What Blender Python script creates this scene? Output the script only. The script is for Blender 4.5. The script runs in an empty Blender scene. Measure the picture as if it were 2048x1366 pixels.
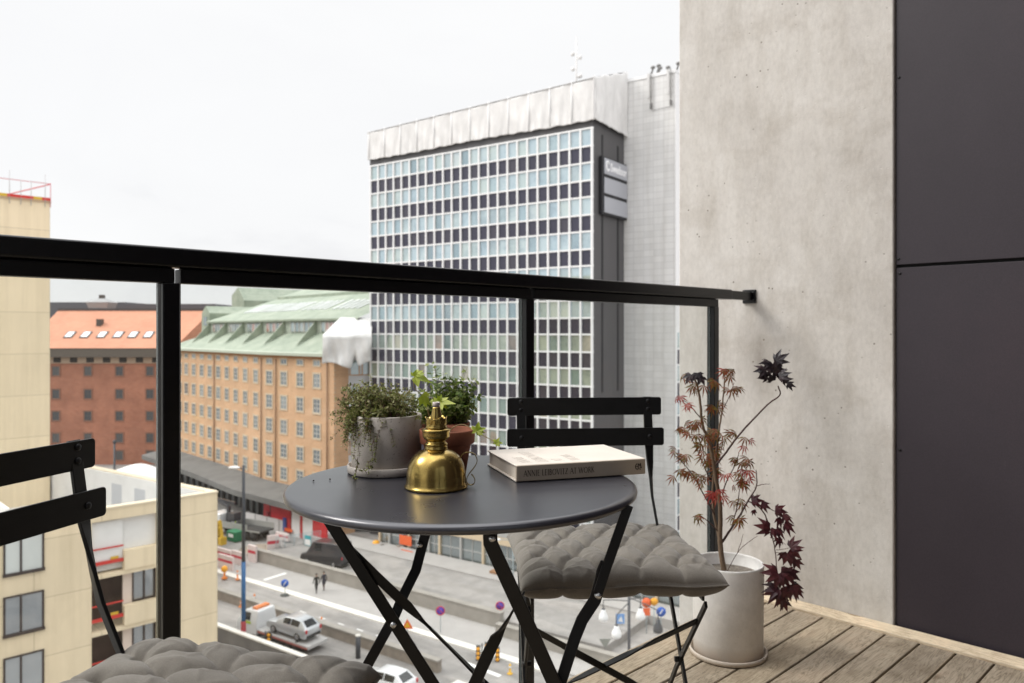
import bpy, math, random
from mathutils import Vector, Matrix
R = math.radians
sc = bpy.context.scene
COL = sc.collection
F, CX, HY, CAM, GZ = 1530.0, 1024.0, 664.0, 0.96, -25.04     # camera constants of the 2048 px photograph, metres

def P(px, py, Z):
    return Vector(((px - CX) / F * Z, Z, CAM - (py - HY) / F * Z))
def G(px, py, z=GZ):
    Z = (CAM - z) * F / (py - HY)
    return Vector(((px - CX) / F * Z, Z, z))
def W(px, Z, z):
    return Vector(((px - CX) / F * Z, Z, z))

# ------------------------------------------------------------------ mesh builder
class MB:
    def __init__(s):
        s.v, s.f, s.m, s.s = [], [], [], []
    def add(s, vs, fs, m=0, sm=False):
        b = len(s.v)
        s.v += [tuple(v) for v in vs]
        for f in fs:
            s.f.append([b + i for i in f]); s.m.append(m); s.s.append(sm)
        return s
    def quad(s, a, b, c, d, m=0):
        return s.add([a, b, c, d], [(0, 1, 2, 3)], m)
    def box(s, x0, x1, y0, y1, z0, z1, m=0):
        vs = [(x, y, z) for z in (z0, z1) for y in (y0, y1) for x in (x0, x1)]
        return s.add(vs, [(0, 2, 3, 1), (4, 5, 7, 6), (0, 1, 5, 4), (2, 6, 7, 3), (0, 4, 6, 2), (1, 3, 7, 5)], m)
    def obox(s, c, ax, ay, az, m=0):
        c, ax, ay, az = map(Vector, (c, ax, ay, az))
        vs = [c + ax * i + ay * j + az * k for k in (-1, 1) for j in (-1, 1) for i in (-1, 1)]
        return s.add(vs, [(0, 2, 3, 1), (4, 5, 7, 6), (0, 1, 5, 4), (2, 6, 7, 3), (0, 4, 6, 2), (1, 3, 7, 5)], m)
    def beam(s, a, b, w, h, m=0, up=(0, 0, 1)):
        a, b = Vector(a), Vector(b)
        d = (b - a); L = d.length; d = d / L
        u = Vector(up); sx = d.cross(u)
        if sx.length < 1e-5: sx = d.cross(Vector((0, 1, 0)))
        sx.normalize(); u = sx.cross(d)
        return s.obox((a + b) / 2, d * L / 2, sx * w / 2, u * h / 2, m)
    def prism(s, poly, z0, z1, m=0):
        n = len(poly)
        vs = [(p[0], p[1], z0) for p in poly] + [(p[0], p[1], z1) for p in poly]
        fs = [tuple(range(n - 1, -1, -1)), tuple(range(n, 2 * n))] + [(i, (i + 1) % n, n + (i + 1) % n, n + i) for i in range(n)]
        return s.add(vs, fs, m)
    def extr(s, poly, d, m=0, sm=False):
        n = len(poly); d = Vector(d)
        vs = [Vector(p) for p in poly] + [Vector(p) + d for p in poly]
        fs = [tuple(range(n - 1, -1, -1)), tuple(range(n, 2 * n))] + [(i, (i + 1) % n, n + (i + 1) % n, n + i) for i in range(n)]
        return s.add(vs, fs, m, sm)
    def tube(s, pts, r, n=8, m=0, cap=True):
        pts = [Vector(p) for p in pts]; k = len(pts)
        rs = r if isinstance(r, (list, tuple)) else [r] * k
        t0 = (pts[1] - pts[0]).normalized()
        a = t0.orthogonal().normalized()
        vs = []
        for i, p in enumerate(pts):
            t = (pts[min(i + 1, k - 1)] - pts[max(i - 1, 0)])
            t = t.normalized() if t.length > 1e-9 else t0
            a = (a - t * a.dot(t))
            a = a.normalized() if a.length > 1e-6 else t.orthogonal().normalized()
            b = t.cross(a)
            for j in range(n):
                q = 2 * math.pi * j / n
                vs.append(p + (a * math.cos(q) + b * math.sin(q)) * rs[i])
        fs = [(i * n + j, i * n + (j + 1) % n, (i + 1) * n + (j + 1) % n, (i + 1) * n + j) for i in range(k - 1) for j in range(n)]
        if cap:
            fs += [tuple(range(n - 1, -1, -1)), tuple((k - 1) * n + j for j in range(n))]
        return s.add(vs, fs, m, True)
    def lathe(s, prof, c=(0, 0, 0), n=48, m=0, sm=True):
        c = Vector(c); vs = []; k = len(prof)
        for r, z in prof:
            for j in range(n):
                q = 2 * math.pi * j / n
                vs.append((c.x + r * math.cos(q), c.y + r * math.sin(q), c.z + z))
        fs = [(i * n + j, i * n + (j + 1) % n, (i + 1) * n + (j + 1) % n, (i + 1) * n + j) for i in range(k - 1) for j in range(n)]
        if prof[0][0] > 1e-6: fs.append(tuple(range(n - 1, -1, -1)))
        if prof[-1][0] > 1e-6: fs.append(tuple((k - 1) * n + j for j in range(n)))
        return s.add(vs, fs, m, sm)
    def cyl(s, a, b, r, n=16, m=0):
        a, b = Vector(a), Vector(b)
        return s.tube([a, b], r, n, m)
    def ell(s, c, rx, ry, rz, m=0, n=12, k=8):
        vs, fs = [], []
        for i in range(k + 1):
            p = math.pi * i / k
            for j in range(n):
                q = 2 * math.pi * j / n
                vs.append((c[0] + rx * math.sin(p) * math.cos(q), c[1] + ry * math.sin(p) * math.sin(q), c[2] + rz * math.cos(p)))
        for i in range(k):
            for j in range(n):
                fs.append((i * n + j, (i + 1) * n + j, (i + 1) * n + (j + 1) % n, i * n + (j + 1) % n))
        return s.add(vs, fs, m, True)
    def bar(s, pts, wd, w, th, m=0):
        # flat bar along pts; wd = list of width directions (twist), w width, th thickness
        pts = [Vector(p) for p in pts]; k = len(pts); vs = []
        for i, p in enumerate(pts):
            t = (pts[min(i + 1, k - 1)] - pts[max(i - 1, 0)]).normalized()
            a = Vector(wd[i]); a = (a - t * a.dot(t)).normalized(); b = t.cross(a)
            ww = w[i] if isinstance(w, (list, tuple)) else w
            for sa, sb in ((-1, -1), (1, -1), (1, 1), (-1, 1)):
                vs.append(p + a * sa * ww / 2 + b * sb * th / 2)
        fs = [(i * 4 + j, i * 4 + (j + 1) % 4, i * 4 + 4 + (j + 1) % 4, i * 4 + 4 + j) for i in range(k - 1) for j in range(4)]
        fs += [(3, 2, 1, 0), tuple((k - 1) * 4 + j for j in range(4))]
        return s.add(vs, fs, m)
    def leaf(s, p, d, nrm, L, wd, m=0, fold=.15, droop=0.0):
        d = Vector(d).normalized(); nrm = Vector(nrm); a = d.cross(nrm)
        a = a.normalized() if a.length > 1e-6 else d.orthogonal().normalized()
        u = a.cross(d).normalized()
        p = Vector(p)
        mid = p + d * L * .45 - u * fold * wd
        tip = p + d * L - u * droop * L
        return s.add([p, mid + a * wd / 2 + u * fold * wd, tip, mid - a * wd / 2 + u * fold * wd, mid],
                     [(0, 1, 4), (1, 2, 4), (2, 3, 4), (3, 0, 4)], m)
    def build(s, name, mats, parent=None, bevel=0, seg=2, auto=None, sub=0):
        me = bpy.data.meshes.new(name)
        me.from_pydata(s.v, [], s.f)
        if not isinstance(mats, (list, tuple)): mats = [mats]
        for mt in mats: me.materials.append(mt)
        me.polygons.foreach_set('material_index', s.m)
        me.polygons.foreach_set('use_smooth', s.s)
        me.update()
        o = bpy.data.objects.new(name, me); COL.objects.link(o)
        if parent is not None: o.parent = parent
        if bevel:
            b = o.modifiers.new('bevel', 'BEVEL'); b.width = bevel; b.segments = seg; b.limit_method = 'ANGLE'; b.angle_limit = R(40)
            b.harden_normals = True
            me.polygons.foreach_set('use_smooth', [True] * len(me.polygons))
        if sub:
            b = o.modifiers.new('sub', 'SUBSURF'); b.levels = sub; b.render_levels = sub
        return o

def tag(o, label=None, cat=None, group=None, kind=None):
    if label: o['label'] = label
    if cat: o['category'] = cat
    if group: o['group'] = group
    if kind: o['kind'] = kind
    return o
def thing(name, label, cat, loc=(0, 0, 0), rz=0.0, group=None):
    o = bpy.data.objects.new(name, None); COL.objects.link(o)
    o.empty_display_size = .1
    o.location = loc; o.rotation_euler = (0, 0, rz)
    return tag(o, label, cat, group)
def dup(root, loc, rz, label=None, group=None):
    r = root.copy(); COL.objects.link(r); r.location = loc; r.rotation_euler = (0, 0, rz)
    if label: r['label'] = label
    if group: r['group'] = group
    for ch in list(root.children):
        c = ch.copy(); COL.objects.link(c); c.parent = r
        for g in list(ch.children):
            d = g.copy(); COL.objects.link(d); d.parent = c
    return r
def copy_part(o, parent, loc):
    c = o.copy(); COL.objects.link(c); c.parent = parent; c.location = loc
    for g in list(o.children):
        d = g.copy(); COL.objects.link(d); d.parent = c
    return c

# ------------------------------------------------------------------ materials
def nodes(name):
    m = bpy.data.materials.new(name); m.use_nodes = True
    nt = m.node_tree
    return m, nt, nt.nodes['Principled BSDF']
def N(nt, t, **kw):
    n = nt.nodes.new(t)
    for k, v in kw.items():
        if k in n.inputs: n.inputs[k].default_value = v
        else: setattr(n, k, v)
    return n
def L(nt, a, b): nt.links.new(a, b)
def ramp(nt, stops, interp='LINEAR'):
    r = nt.nodes.new('ShaderNodeValToRGB'); cr = r.color_ramp; cr.interpolation = interp
    while len(cr.elements) > 1: cr.elements.remove(cr.elements[-1])
    cr.elements[0].position = stops[0][0]; cr.elements[0].color = (*stops[0][1], 1)
    for p, c in stops[1:]:
        e = cr.elements.new(p); e.color = (*c, 1)
    return r
def pm(name, col, rough=.6, metal=0.0, var=0.0, scale=3.0, bump=0.0, bscale=60.0, spec=.5, coord='Object', stretch=(1, 1, 1), coat=0.0, detail=6):
    m, nt, b = nodes(name)
    b.inputs['Base Color'].default_value = (*col, 1); b.inputs['Roughness'].default_value = rough
    b.inputs['Metallic'].default_value = metal; b.inputs['Specular IOR Level'].default_value = spec
    b.inputs['Coat Weight'].default_value = coat
    if var or bump:
        tc = N(nt, 'ShaderNodeTexCoord'); mp = N(nt, 'ShaderNodeMapping'); mp.inputs['Scale'].default_value = stretch
        L(nt, tc.outputs[coord], mp.inputs['Vector'])
    if var:
        n = N(nt, 'ShaderNodeTexNoise', Scale=scale, Detail=detail, Roughness=.6)
        L(nt, mp.outputs[0], n.inputs['Vector'])
        lo = tuple(c * (1 - var) for c in col); hi = tuple(min(1, c * (1 + var)) for c in col)
        r = ramp(nt, [(.3, lo), (.7, hi)]); L(nt, n.outputs['Fac'], r.inputs['Fac']); L(nt, r.outputs['Color'], b.inputs['Base Color'])
    if bump:
        n2 = N(nt, 'ShaderNodeTexNoise', Scale=bscale, Detail=3); L(nt, mp.outputs[0], n2.inputs['Vector'])
        bp = N(nt, 'ShaderNodeBump', Strength=bump, Distance=.01); L(nt, n2.outputs['Fac'], bp.inputs['Height']); L(nt, bp.outputs[0], b.inputs['Normal'])
    return m
def rnd(name, stops, rough=.5, spec=.5, trans=0.0):
    # colour drawn per loose piece of mesh (leaves, boards, panes)
    m, nt, b = nodes(name)
    g = N(nt, 'ShaderNodeNewGeometry'); oi = N(nt, 'ShaderNodeObjectInfo')
    a = N(nt, 'ShaderNodeMath', operation='ADD'); f = N(nt, 'ShaderNodeMath', operation='FRACT')
    L(nt, g.outputs['Random Per Island'], a.inputs[0]); L(nt, oi.outputs['Random'], a.inputs[1]); L(nt, a.outputs[0], f.inputs[0])
    r = ramp(nt, stops); L(nt, f.outputs[0], r.inputs['Fac']); L(nt, r.outputs['Color'], b.inputs['Base Color'])
    b.inputs['Roughness'].default_value = rough; b.inputs['Specular IOR Level'].default_value = spec
    if trans:
        t = N(nt, 'ShaderNodeBsdfTranslucent'); L(nt, r.outputs['Color'], t.inputs['Color'])
        mx = N(nt, 'ShaderNodeMixShader'); mx.inputs[0].default_value = trans
        L(nt, b.outputs[0], mx.inputs[1]); L(nt, t.outputs[0], mx.inputs[2])
        L(nt, mx.outputs[0], nt.nodes['Material Output'].inputs['Surface'])
    return m
def pane(name, stops, gloss=.3, tint=(.8, .9, 1.0), rough=.02, big=0.0):
    # opaque window pane: curtain, room or reflected colour under a mirror-like coat
    m = rnd(name, stops, .4); nt = m.node_tree; b = nt.nodes['Principled BSDF']
    if big:                                             # noise tint paints uneven reflections and darker rooms across the front
        ge = N(nt, 'ShaderNodeNewGeometry'); nz = N(nt, 'ShaderNodeTexNoise', Scale=big, Detail=5, Roughness=.7); L(nt, ge.outputs['Position'], nz.inputs[0])
        rr = ramp(nt, [(.34, (.45, .50, .52)), (.5, (1, 1, 1)), (.7, (1.15, 1.1, 1.0))]); L(nt, nz.outputs['Fac'], rr.inputs['Fac'])
        mm = N(nt, 'ShaderNodeMix', data_type='RGBA', blend_type='MULTIPLY'); mm.inputs[0].default_value = 1
        L(nt, b.inputs['Base Color'].links[0].from_socket, mm.inputs[6]); L(nt, rr.outputs[0], mm.inputs[7]); L(nt, mm.outputs[2], b.inputs['Base Color'])
    g = N(nt, 'ShaderNodeBsdfGlossy', Roughness=rough); g.inputs['Color'].default_value = (*tint, 1)
    mx = N(nt, 'ShaderNodeMixShader'); mx.inputs[0].default_value = gloss
    L(nt, b.outputs[0], mx.inputs[1]); L(nt, g.outputs[0], mx.inputs[2]); L(nt, mx.outputs[0], nt.nodes['Material Output'].inputs['Surface'])
    return m
def clear_glass(name, tint=(.975, .985, .98), f0=.04):
    m, nt, b = nodes(name); nt.nodes.remove(b)
    t = N(nt, 'ShaderNodeBsdfTransparent'); t.inputs['Color'].default_value = (*tint, 1)
    g = N(nt, 'ShaderNodeBsdfGlossy', Roughness=.01)
    lw = N(nt, 'ShaderNodeLayerWeight', Blend=.5); pw = N(nt, 'ShaderNodeMath', operation='POWER'); L(nt, lw.outputs['Facing'], pw.inputs[0]); pw.inputs[1].default_value = 5
    fr = N(nt, 'ShaderNodeMath', operation='MULTIPLY_ADD'); L(nt, pw.outputs[0], fr.inputs[0]); fr.inputs[1].default_value = .9; fr.inputs[2].default_value = f0 * .7
    mx = N(nt, 'ShaderNodeMixShader'); L(nt, fr.outputs[0], mx.inputs[0]); L(nt, t.outputs[0], mx.inputs[1]); L(nt, g.outputs[0], mx.inputs[2])
    df = N(nt, 'ShaderNodeBsdfDiffuse'); df.inputs['Color'].default_value = (.8, .8, .8, 1)
    tc = N(nt, 'ShaderNodeTexCoord'); nz = N(nt, 'ShaderNodeTexNoise', Scale=7, Detail=6, Roughness=.7); L(nt, tc.outputs['Object'], nz.inputs[0])
    r = ramp(nt, [(.3, (.006,) * 3), (.75, (.05,) * 3)]); L(nt, nz.outputs['Fac'], r.inputs['Fac'])         # dust on the panes, raised to a milky veil in place of haze
    m2 = N(nt, 'ShaderNodeMixShader'); L(nt, r.outputs[0], m2.inputs[0]); L(nt, mx.outputs[0], m2.inputs[1]); L(nt, df.outputs[0], m2.inputs[2])
    L(nt, m2.outputs[0], nt.nodes['Material Output'].inputs['Surface'])
    return m
def grid_mat(name, col, line, sx, sz, axis='x', w=.03, rough=.6, var=.06, off=0.5, scale=.4):
    # panel / tile joints in object space (local x along the wall, z up)
    m, nt, b = nodes(name)
    tc = N(nt, 'ShaderNodeTexCoord'); sp = N(nt, 'ShaderNodeSeparateXYZ'); L(nt, tc.outputs['Object'], sp.inputs[0])
    cb = N(nt, 'ShaderNodeCombineXYZ'); 
    if axis == 'xy':
        ad = N(nt, 'ShaderNodeMath', operation='ADD'); L(nt, sp.outputs['X'], ad.inputs[0]); L(nt, sp.outputs['Y'], ad.inputs[1]); L(nt, ad.outputs[0], cb.inputs['X'])
    else:
        L(nt, sp.outputs[axis.upper()], cb.inputs['X'])
    L(nt, sp.outputs['Z'], cb.inputs['Y'])
    br = N(nt, 'ShaderNodeTexBrick', Scale=1.0); br.offset = off; br.inputs['Brick Width'].default_value = sx; br.inputs['Row Height'].default_value = sz
    br.inputs['Mortar Size'].default_value = w; br.inputs['Mortar Smooth'].default_value = .1; br.inputs['Bias'].default_value = 0
    c1 = tuple(c * (1 - var) for c in col); c2 = tuple(min(1, c * (1 + var)) for c in col)
    br.inputs['Color1'].default_value = (*c1, 1); br.inputs['Color2'].default_value = (*c2, 1); br.inputs['Mortar'].default_value = (*line, 1)
    L(nt, cb.outputs[0], br.inputs['Vector'])
    n = N(nt, 'ShaderNodeTexNoise', Scale=scale, Detail=5); L(nt, tc.outputs['Object'], n.inputs['Vector'])
    r = ramp(nt, [(.3, (1 - var,) * 3), (.7, (1, 1, 1))]); L(nt, n.outputs['Fac'], r.inputs['Fac'])
    mx = N(nt, 'ShaderNodeMix', data_type='RGBA', blend_type='MULTIPLY'); mx.inputs[0].default_value = 1
    L(nt, br.outputs['Color'], mx.inputs[6]); L(nt, r.outputs['Color'], mx.inputs[7])
    q = N(nt, 'ShaderNodeMapping'); q.inputs['Scale'].default_value = (1.6, 1.6, .09); L(nt, tc.outputs['Object'], q.inputs[0])     # rain streaks
    n2 = N(nt, 'ShaderNodeTexNoise', Scale=1.0, Detail=6, Roughness=.65); L(nt, q.outputs[0], n2.inputs[0]); r2 = ramp(nt, [(.3, (.86, .85, .83)), (.55, (1, 1, 1))]); L(nt, n2.outputs['Fac'], r2.inputs['Fac'])
    m2 = N(nt, 'ShaderNodeMix', data_type='RGBA', blend_type='MULTIPLY'); m2.inputs[0].default_value = .9
    L(nt, mx.outputs[2], m2.inputs[6]); L(nt, r2.outputs[0], m2.inputs[7]); L(nt, m2.outputs[2], b.inputs['Base Color'])
    b.inputs['Roughness'].default_value = rough
    return m
# ------------------------------------------------------------------ camera, sky, sun
cam = bpy.data.objects.new('camera', bpy.data.cameras.new('camera')); COL.objects.link(cam)
cam.location = (0, 0, CAM); cam.rotation_euler = (R(90), 0, 0)
cam.data.sensor_width = 36; cam.data.lens = 36 * F / 2048
cam.data.shift_y = -19 / 2048
cam.data.clip_start = .05; cam.data.clip_end = 6000
cam.data.dof.use_dof = True; cam.data.dof.focus_distance = 1.28; cam.data.dof.aperture_fstop = 7.5
sc.camera = cam
SUN_AZ = Vector((-.99, .06)).normalized(); SUN_EL = R(42)
w = bpy.data.worlds.new('World'); sc.world = w; w.use_nodes = True
nt = w.node_tree; bg = nt.nodes['Background']
sky = N(nt, 'ShaderNodeTexSky'); sky.sky_type = 'NISHITA'; sky.sun_disc = False
sky.sun_elevation = SUN_EL; sky.sun_rotation = math.atan2(SUN_AZ.x, SUN_AZ.y)
tc = N(nt, 'ShaderNodeTexCoord'); sp = N(nt, 'ShaderNodeSeparateXYZ'); L(nt, tc.outputs['Generated'], sp.inputs[0])
mp = N(nt, 'ShaderNodeMapping'); mp.inputs['Scale'].default_value = (1.2, 1.2, 3.0); mp.inputs['Location'].default_value = (.9, .4, .7); L(nt, tc.outputs['Generated'], mp.inputs[0])
nz = N(nt, 'ShaderNodeTexNoise', Scale=1.7, Detail=7, Roughness=.5, Distortion=.4); L(nt, mp.outputs[0], nz.inputs['Vector'])
cl = ramp(nt, [(.32, (.84, .84, .86)), (.44, (.96, .96, .965)), (.7, (1.0, 1.0, 1.0))]); L(nt, nz.outputs['Fac'], cl.inputs['Fac'])
mr = N(nt, 'ShaderNodeMapRange'); mr.inputs['From Min'].default_value = .40; mr.inputs['From Max'].default_value = 1.0
mr.inputs['To Min'].default_value = 7.1; mr.inputs['To Max'].default_value = 25.0
L(nt, sp.outputs['Z'], mr.inputs['Value'])
sc_ = N(nt, 'ShaderNodeMix', data_type='RGBA', blend_type='MULTIPLY'); sc_.inputs[0].default_value = 1
L(nt, cl.outputs['Color'], sc_.inputs[6]); L(nt, mr.outputs[0], sc_.inputs[7])
mxs = N(nt, 'ShaderNodeMix', data_type='RGBA'); mxs.inputs[0].default_value = .96
L(nt, sky.outputs[0], mxs.inputs[6]); L(nt, sc_.outputs[2], mxs.inputs[7])
L(nt, mxs.outputs[2], bg.inputs['Color']); bg.inputs['Strength'].default_value = .1
sl = bpy.data.objects.new('sun', bpy.data.lights.new('sun', 'SUN')); COL.objects.link(sl)
sl.data.energy = 1.5; sl.data.angle = R(24); sl.data.color = (1, .96, .9)
d = Vector((SUN_AZ.x * math.cos(SUN_EL), SUN_AZ.y * math.cos(SUN_EL), math.sin(SUN_EL)))
sl.rotation_euler = d.to_track_quat('Z', 'Y').to_euler()
sl.location = (0, 0, 30)
sc.view_settings.view_transform = 'Standard'; sc.view_settings.look = 'None'; sc.view_settings.exposure = 0.5; sc.view_settings.gamma = 1.0
sc.render.engine = 'CYCLES'; sc.cycles.use_denoising = True
sc.cycles.max_bounces = 8; sc.cycles.transparent_max_bounces = 12
sc.cycles.caustics_reflective = False; sc.cycles.caustics_refractive = False; sc.cycles.sample_clamp_indirect = 6
# ------------------------------------------------------------------ the balcony: local x along the rail (away), y outward, z up
BR = math.atan2(.700, .714)                      # rail direction
UX, UY = Vector((.714, .700, 0)), Vector((-.700, .714, 0))
def bal(p): return Vector((p.dot(UX), p.dot(UY), p.z))
RAILY, WALLX, CONCY = 1.395, 2.592, .895          # rail line, wall face, right edge of the concrete
black = pm('black_powder_coat', (.0045, .0045, .0055), .3, var=.3, scale=40, bump=.06, bscale=900, spec=.35)
blackm = pm('matt_black_metal', (.005, .005, .006), .42, bump=.05, bscale=1200, spec=.3)
steel = pm('steel_bolt', (.55, .55, .55), .25, 1.0)
# concrete
def concrete():
    m, nt, b = nodes('cast_concrete'); tc = N(nt, 'ShaderNodeTexCoord')
    def mapd(s, loc=(0, 0, 0)):
        q = N(nt, 'ShaderNodeMapping'); q.inputs['Scale'].default_value = s; q.inputs['Location'].default_value = loc; L(nt, tc.outputs['Object'], q.inputs[0]); return q.outputs[0]
    n1 = N(nt, 'ShaderNodeTexNoise', Scale=1.6, Detail=9, Roughness=.68); L(nt, mapd((1, 1.2, .8)), n1.inputs['Vector'])
    r1 = ramp(nt, [(.30, (.50, .47, .435)), (.5, (.61, .58, .54)), (.72, (.72, .695, .66))]); L(nt, n1.outputs['Fac'], r1.inputs['Fac'])
    n2 = N(nt, 'ShaderNodeTexNoise', Scale=7, Detail=8, Roughness=.7); L(nt, mapd((1, 1.6, .55)), n2.inputs['Vector'])
    r2 = ramp(nt, [(.28, (.84, .825, .80)), (.55, (1, 1, 1)), (.8, (1.0, 1.0, 1.0))]); L(nt, n2.outputs['Fac'], r2.inputs['Fac'])
    n3 = N(nt, 'ShaderNodeTexNoise', Scale=3.2, Detail=6, Roughness=.6); L(nt, mapd((1, 1, 2.2), (4, 2, 1)), n3.inputs['Vector'])
    r3 = ramp(nt, [(.36, (.70, .665, .62)), (.47, (1, 1, 1))]); L(nt, n3.outputs['Fac'], r3.inputs['Fac'])
    v = N(nt, 'ShaderNodeTexVoronoi', Scale=26); L(nt, mapd((1, 1, 1)), v.inputs['Vector'])
    r4 = ramp(nt, [(.06, (.33, .30, .27)), (.10, (1, 1, 1))]); L(nt, v.outputs['Distance'], r4.inputs['Fac'])
    nb = N(nt, 'ShaderNodeTexNoise', Scale=2.3, Detail=2); L(nt, mapd((1, 1, 1), (9, 9, 9)), nb.inputs['Vector'])
    rb = ramp(nt, [(.5, (0, 0, 0)), (.62, (1, 1, 1))]); L(nt, nb.outputs['Fac'], rb.inputs['Fac'])
    def mul(a, c, fac=1.0):
        x = N(nt, 'ShaderNodeMix', data_type='RGBA', blend_type='MULTIPLY'); x.inputs[0].default_value = fac
        L(nt, a, x.inputs[6]); L(nt, c, x.inputs[7]); return x
    a = mul(r1.outputs[0], r2.outputs[0]); a = mul(a.outputs[2], r3.outputs[0], .3); c = mul(a.outputs[2], r4.outputs[0]); L(nt, rb.outputs[0], c.inputs[0])
    # fine streaks and speckle
    n5 = N(nt, 'ShaderNodeTexNoise', Scale=90, Detail=4, Roughness=.7); L(nt, mapd((1, 1, .5)), n5.inputs['Vector'])
    r5 = ramp(nt, [(.3, (.925, .925, .925)), (.6, (1.04, 1.04, 1.04))]); L(nt, n5.outputs['Fac'], r5.inputs['Fac'])
    e = mul(c.outputs[2], r5.outputs[0])
    # rust and water stain below the hand-rail bracket, damp streaks by the foot of the wall
    sp = N(nt, 'ShaderNodeSeparateXYZ'); L(nt, tc.outputs['Object'], sp.inputs[0])
    def band(o, c0, wd):
        s_ = N(nt, 'ShaderNodeMath', operation='SUBTRACT'); L(nt, o, s_.inputs[0]); s_.inputs[1].default_value = c0
        ab = N(nt, 'ShaderNodeMath', operation='ABSOLUTE'); L(nt, s_.outputs[0], ab.inputs[0])
        mr = N(nt, 'ShaderNodeMapRange'); mr.inputs['From Min'].default_value = 0; mr.inputs['From Max'].default_value = wd; mr.inputs['To Min'].default_value = 1; mr.inputs['To Max'].default_value = 0
        L(nt, ab.outputs[0], mr.inputs['Value']); return mr.outputs[0]
    yy = band(sp.outputs['Y'], RAILY - .04, .10); zz = band(sp.outputs['Z'], .86, .23)
    m1 = N(nt, 'ShaderNodeMath', operation='MULTIPLY'); L(nt, yy, m1.inputs[0]); L(nt, zz, m1.inputs[1])
    m2 = N(nt, 'ShaderNodeMath', operation='MULTIPLY'); L(nt, m1.outputs[0], m2.inputs[0]); L(nt, n2.outputs['Fac'], m2.inputs[1])
    st = N(nt, 'ShaderNodeMix', data_type='RGBA'); L(nt, m2.outputs[0], st.inputs[0]); L(nt, e.outputs[2], st.inputs[6]); st.inputs[7].default_value = (.12, .095, .07, 1)
    L(nt, st.outputs[2], b.inputs['Base Color']); b.inputs['Roughness'].default_value = .75; b.inputs['Specular IOR Level'].default_value = .3
    bp = N(nt, 'ShaderNodeBump', Strength=.25, Distance=.004); ad = N(nt, 'ShaderNodeMath', operation='ADD'); L(nt, n5.outputs['Fac'], ad.inputs[0]); L(nt, r4.outputs[0], ad.inputs[1])
    L(nt, ad.outputs[0], bp.inputs['Height']); L(nt, bp.outputs[0], b.inputs['Normal'])
    return m
conc = concrete()
def clad():
    m, nt, b = nodes('dark_facade_board'); tc = N(nt, 'ShaderNodeTexCoord')
    n = N(nt, 'ShaderNodeTexNoise', Scale=1.4, Detail=8, Roughness=.65); L(nt, tc.outputs['Object'], n.inputs[0])
    r = ramp(nt, [(.3, (.024, .0175, .024)), (.55, (.032, .024, .0315)), (.75, (.042, .029, .037))]); L(nt, n.outputs['Fac'], r.inputs['Fac'])
    n2 = N(nt, 'ShaderNodeTexNoise', Scale=260, Detail=3); L(nt, tc.outputs['Object'], n2.inputs[0])
    r2 = ramp(nt, [(.35, (.85, .85, .85)), (.72, (1.15, 1.15, 1.15))]); L(nt, n2.outputs['Fac'], r2.inputs['Fac'])
    x = N(nt, 'ShaderNodeMix', data_type='RGBA', blend_type='MULTIPLY'); x.inputs[0].default_value = 1; L(nt, r.outputs[0], x.inputs[6]); L(nt, r2.outputs[0], x.inputs[7])
    # a few chalky drips
    q = N(nt, 'ShaderNodeMapping'); q.inputs['Scale'].default_value = (60, 60, 4); L(nt, tc.outputs['Object'], q.inputs[0])
    n3 = N(nt, 'ShaderNodeTexNoise', Scale=1, Detail=2); L(nt, q.outputs[0], n3.inputs[0]); r3 = ramp(nt, [(.78, (0, 0, 0)), (.86, (.35, .35, .35))]); L(nt, n3.outputs['Fac'], r3.inputs['Fac'])
    y = N(nt, 'ShaderNodeMix', data_type='RGBA'); L(nt, r3.outputs[0], y.inputs[0]); L(nt, x.outputs[2], y.inputs[6]); y.inputs[7].default_value = (.2, .19, .19, 1)
    L(nt, y.outputs[2], b.inputs['Base Color']); b.inputs['Roughness'].default_value = .55; b.inputs['Specular IOR Level'].default_value = .45
    return m
cladm = clad()
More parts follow.
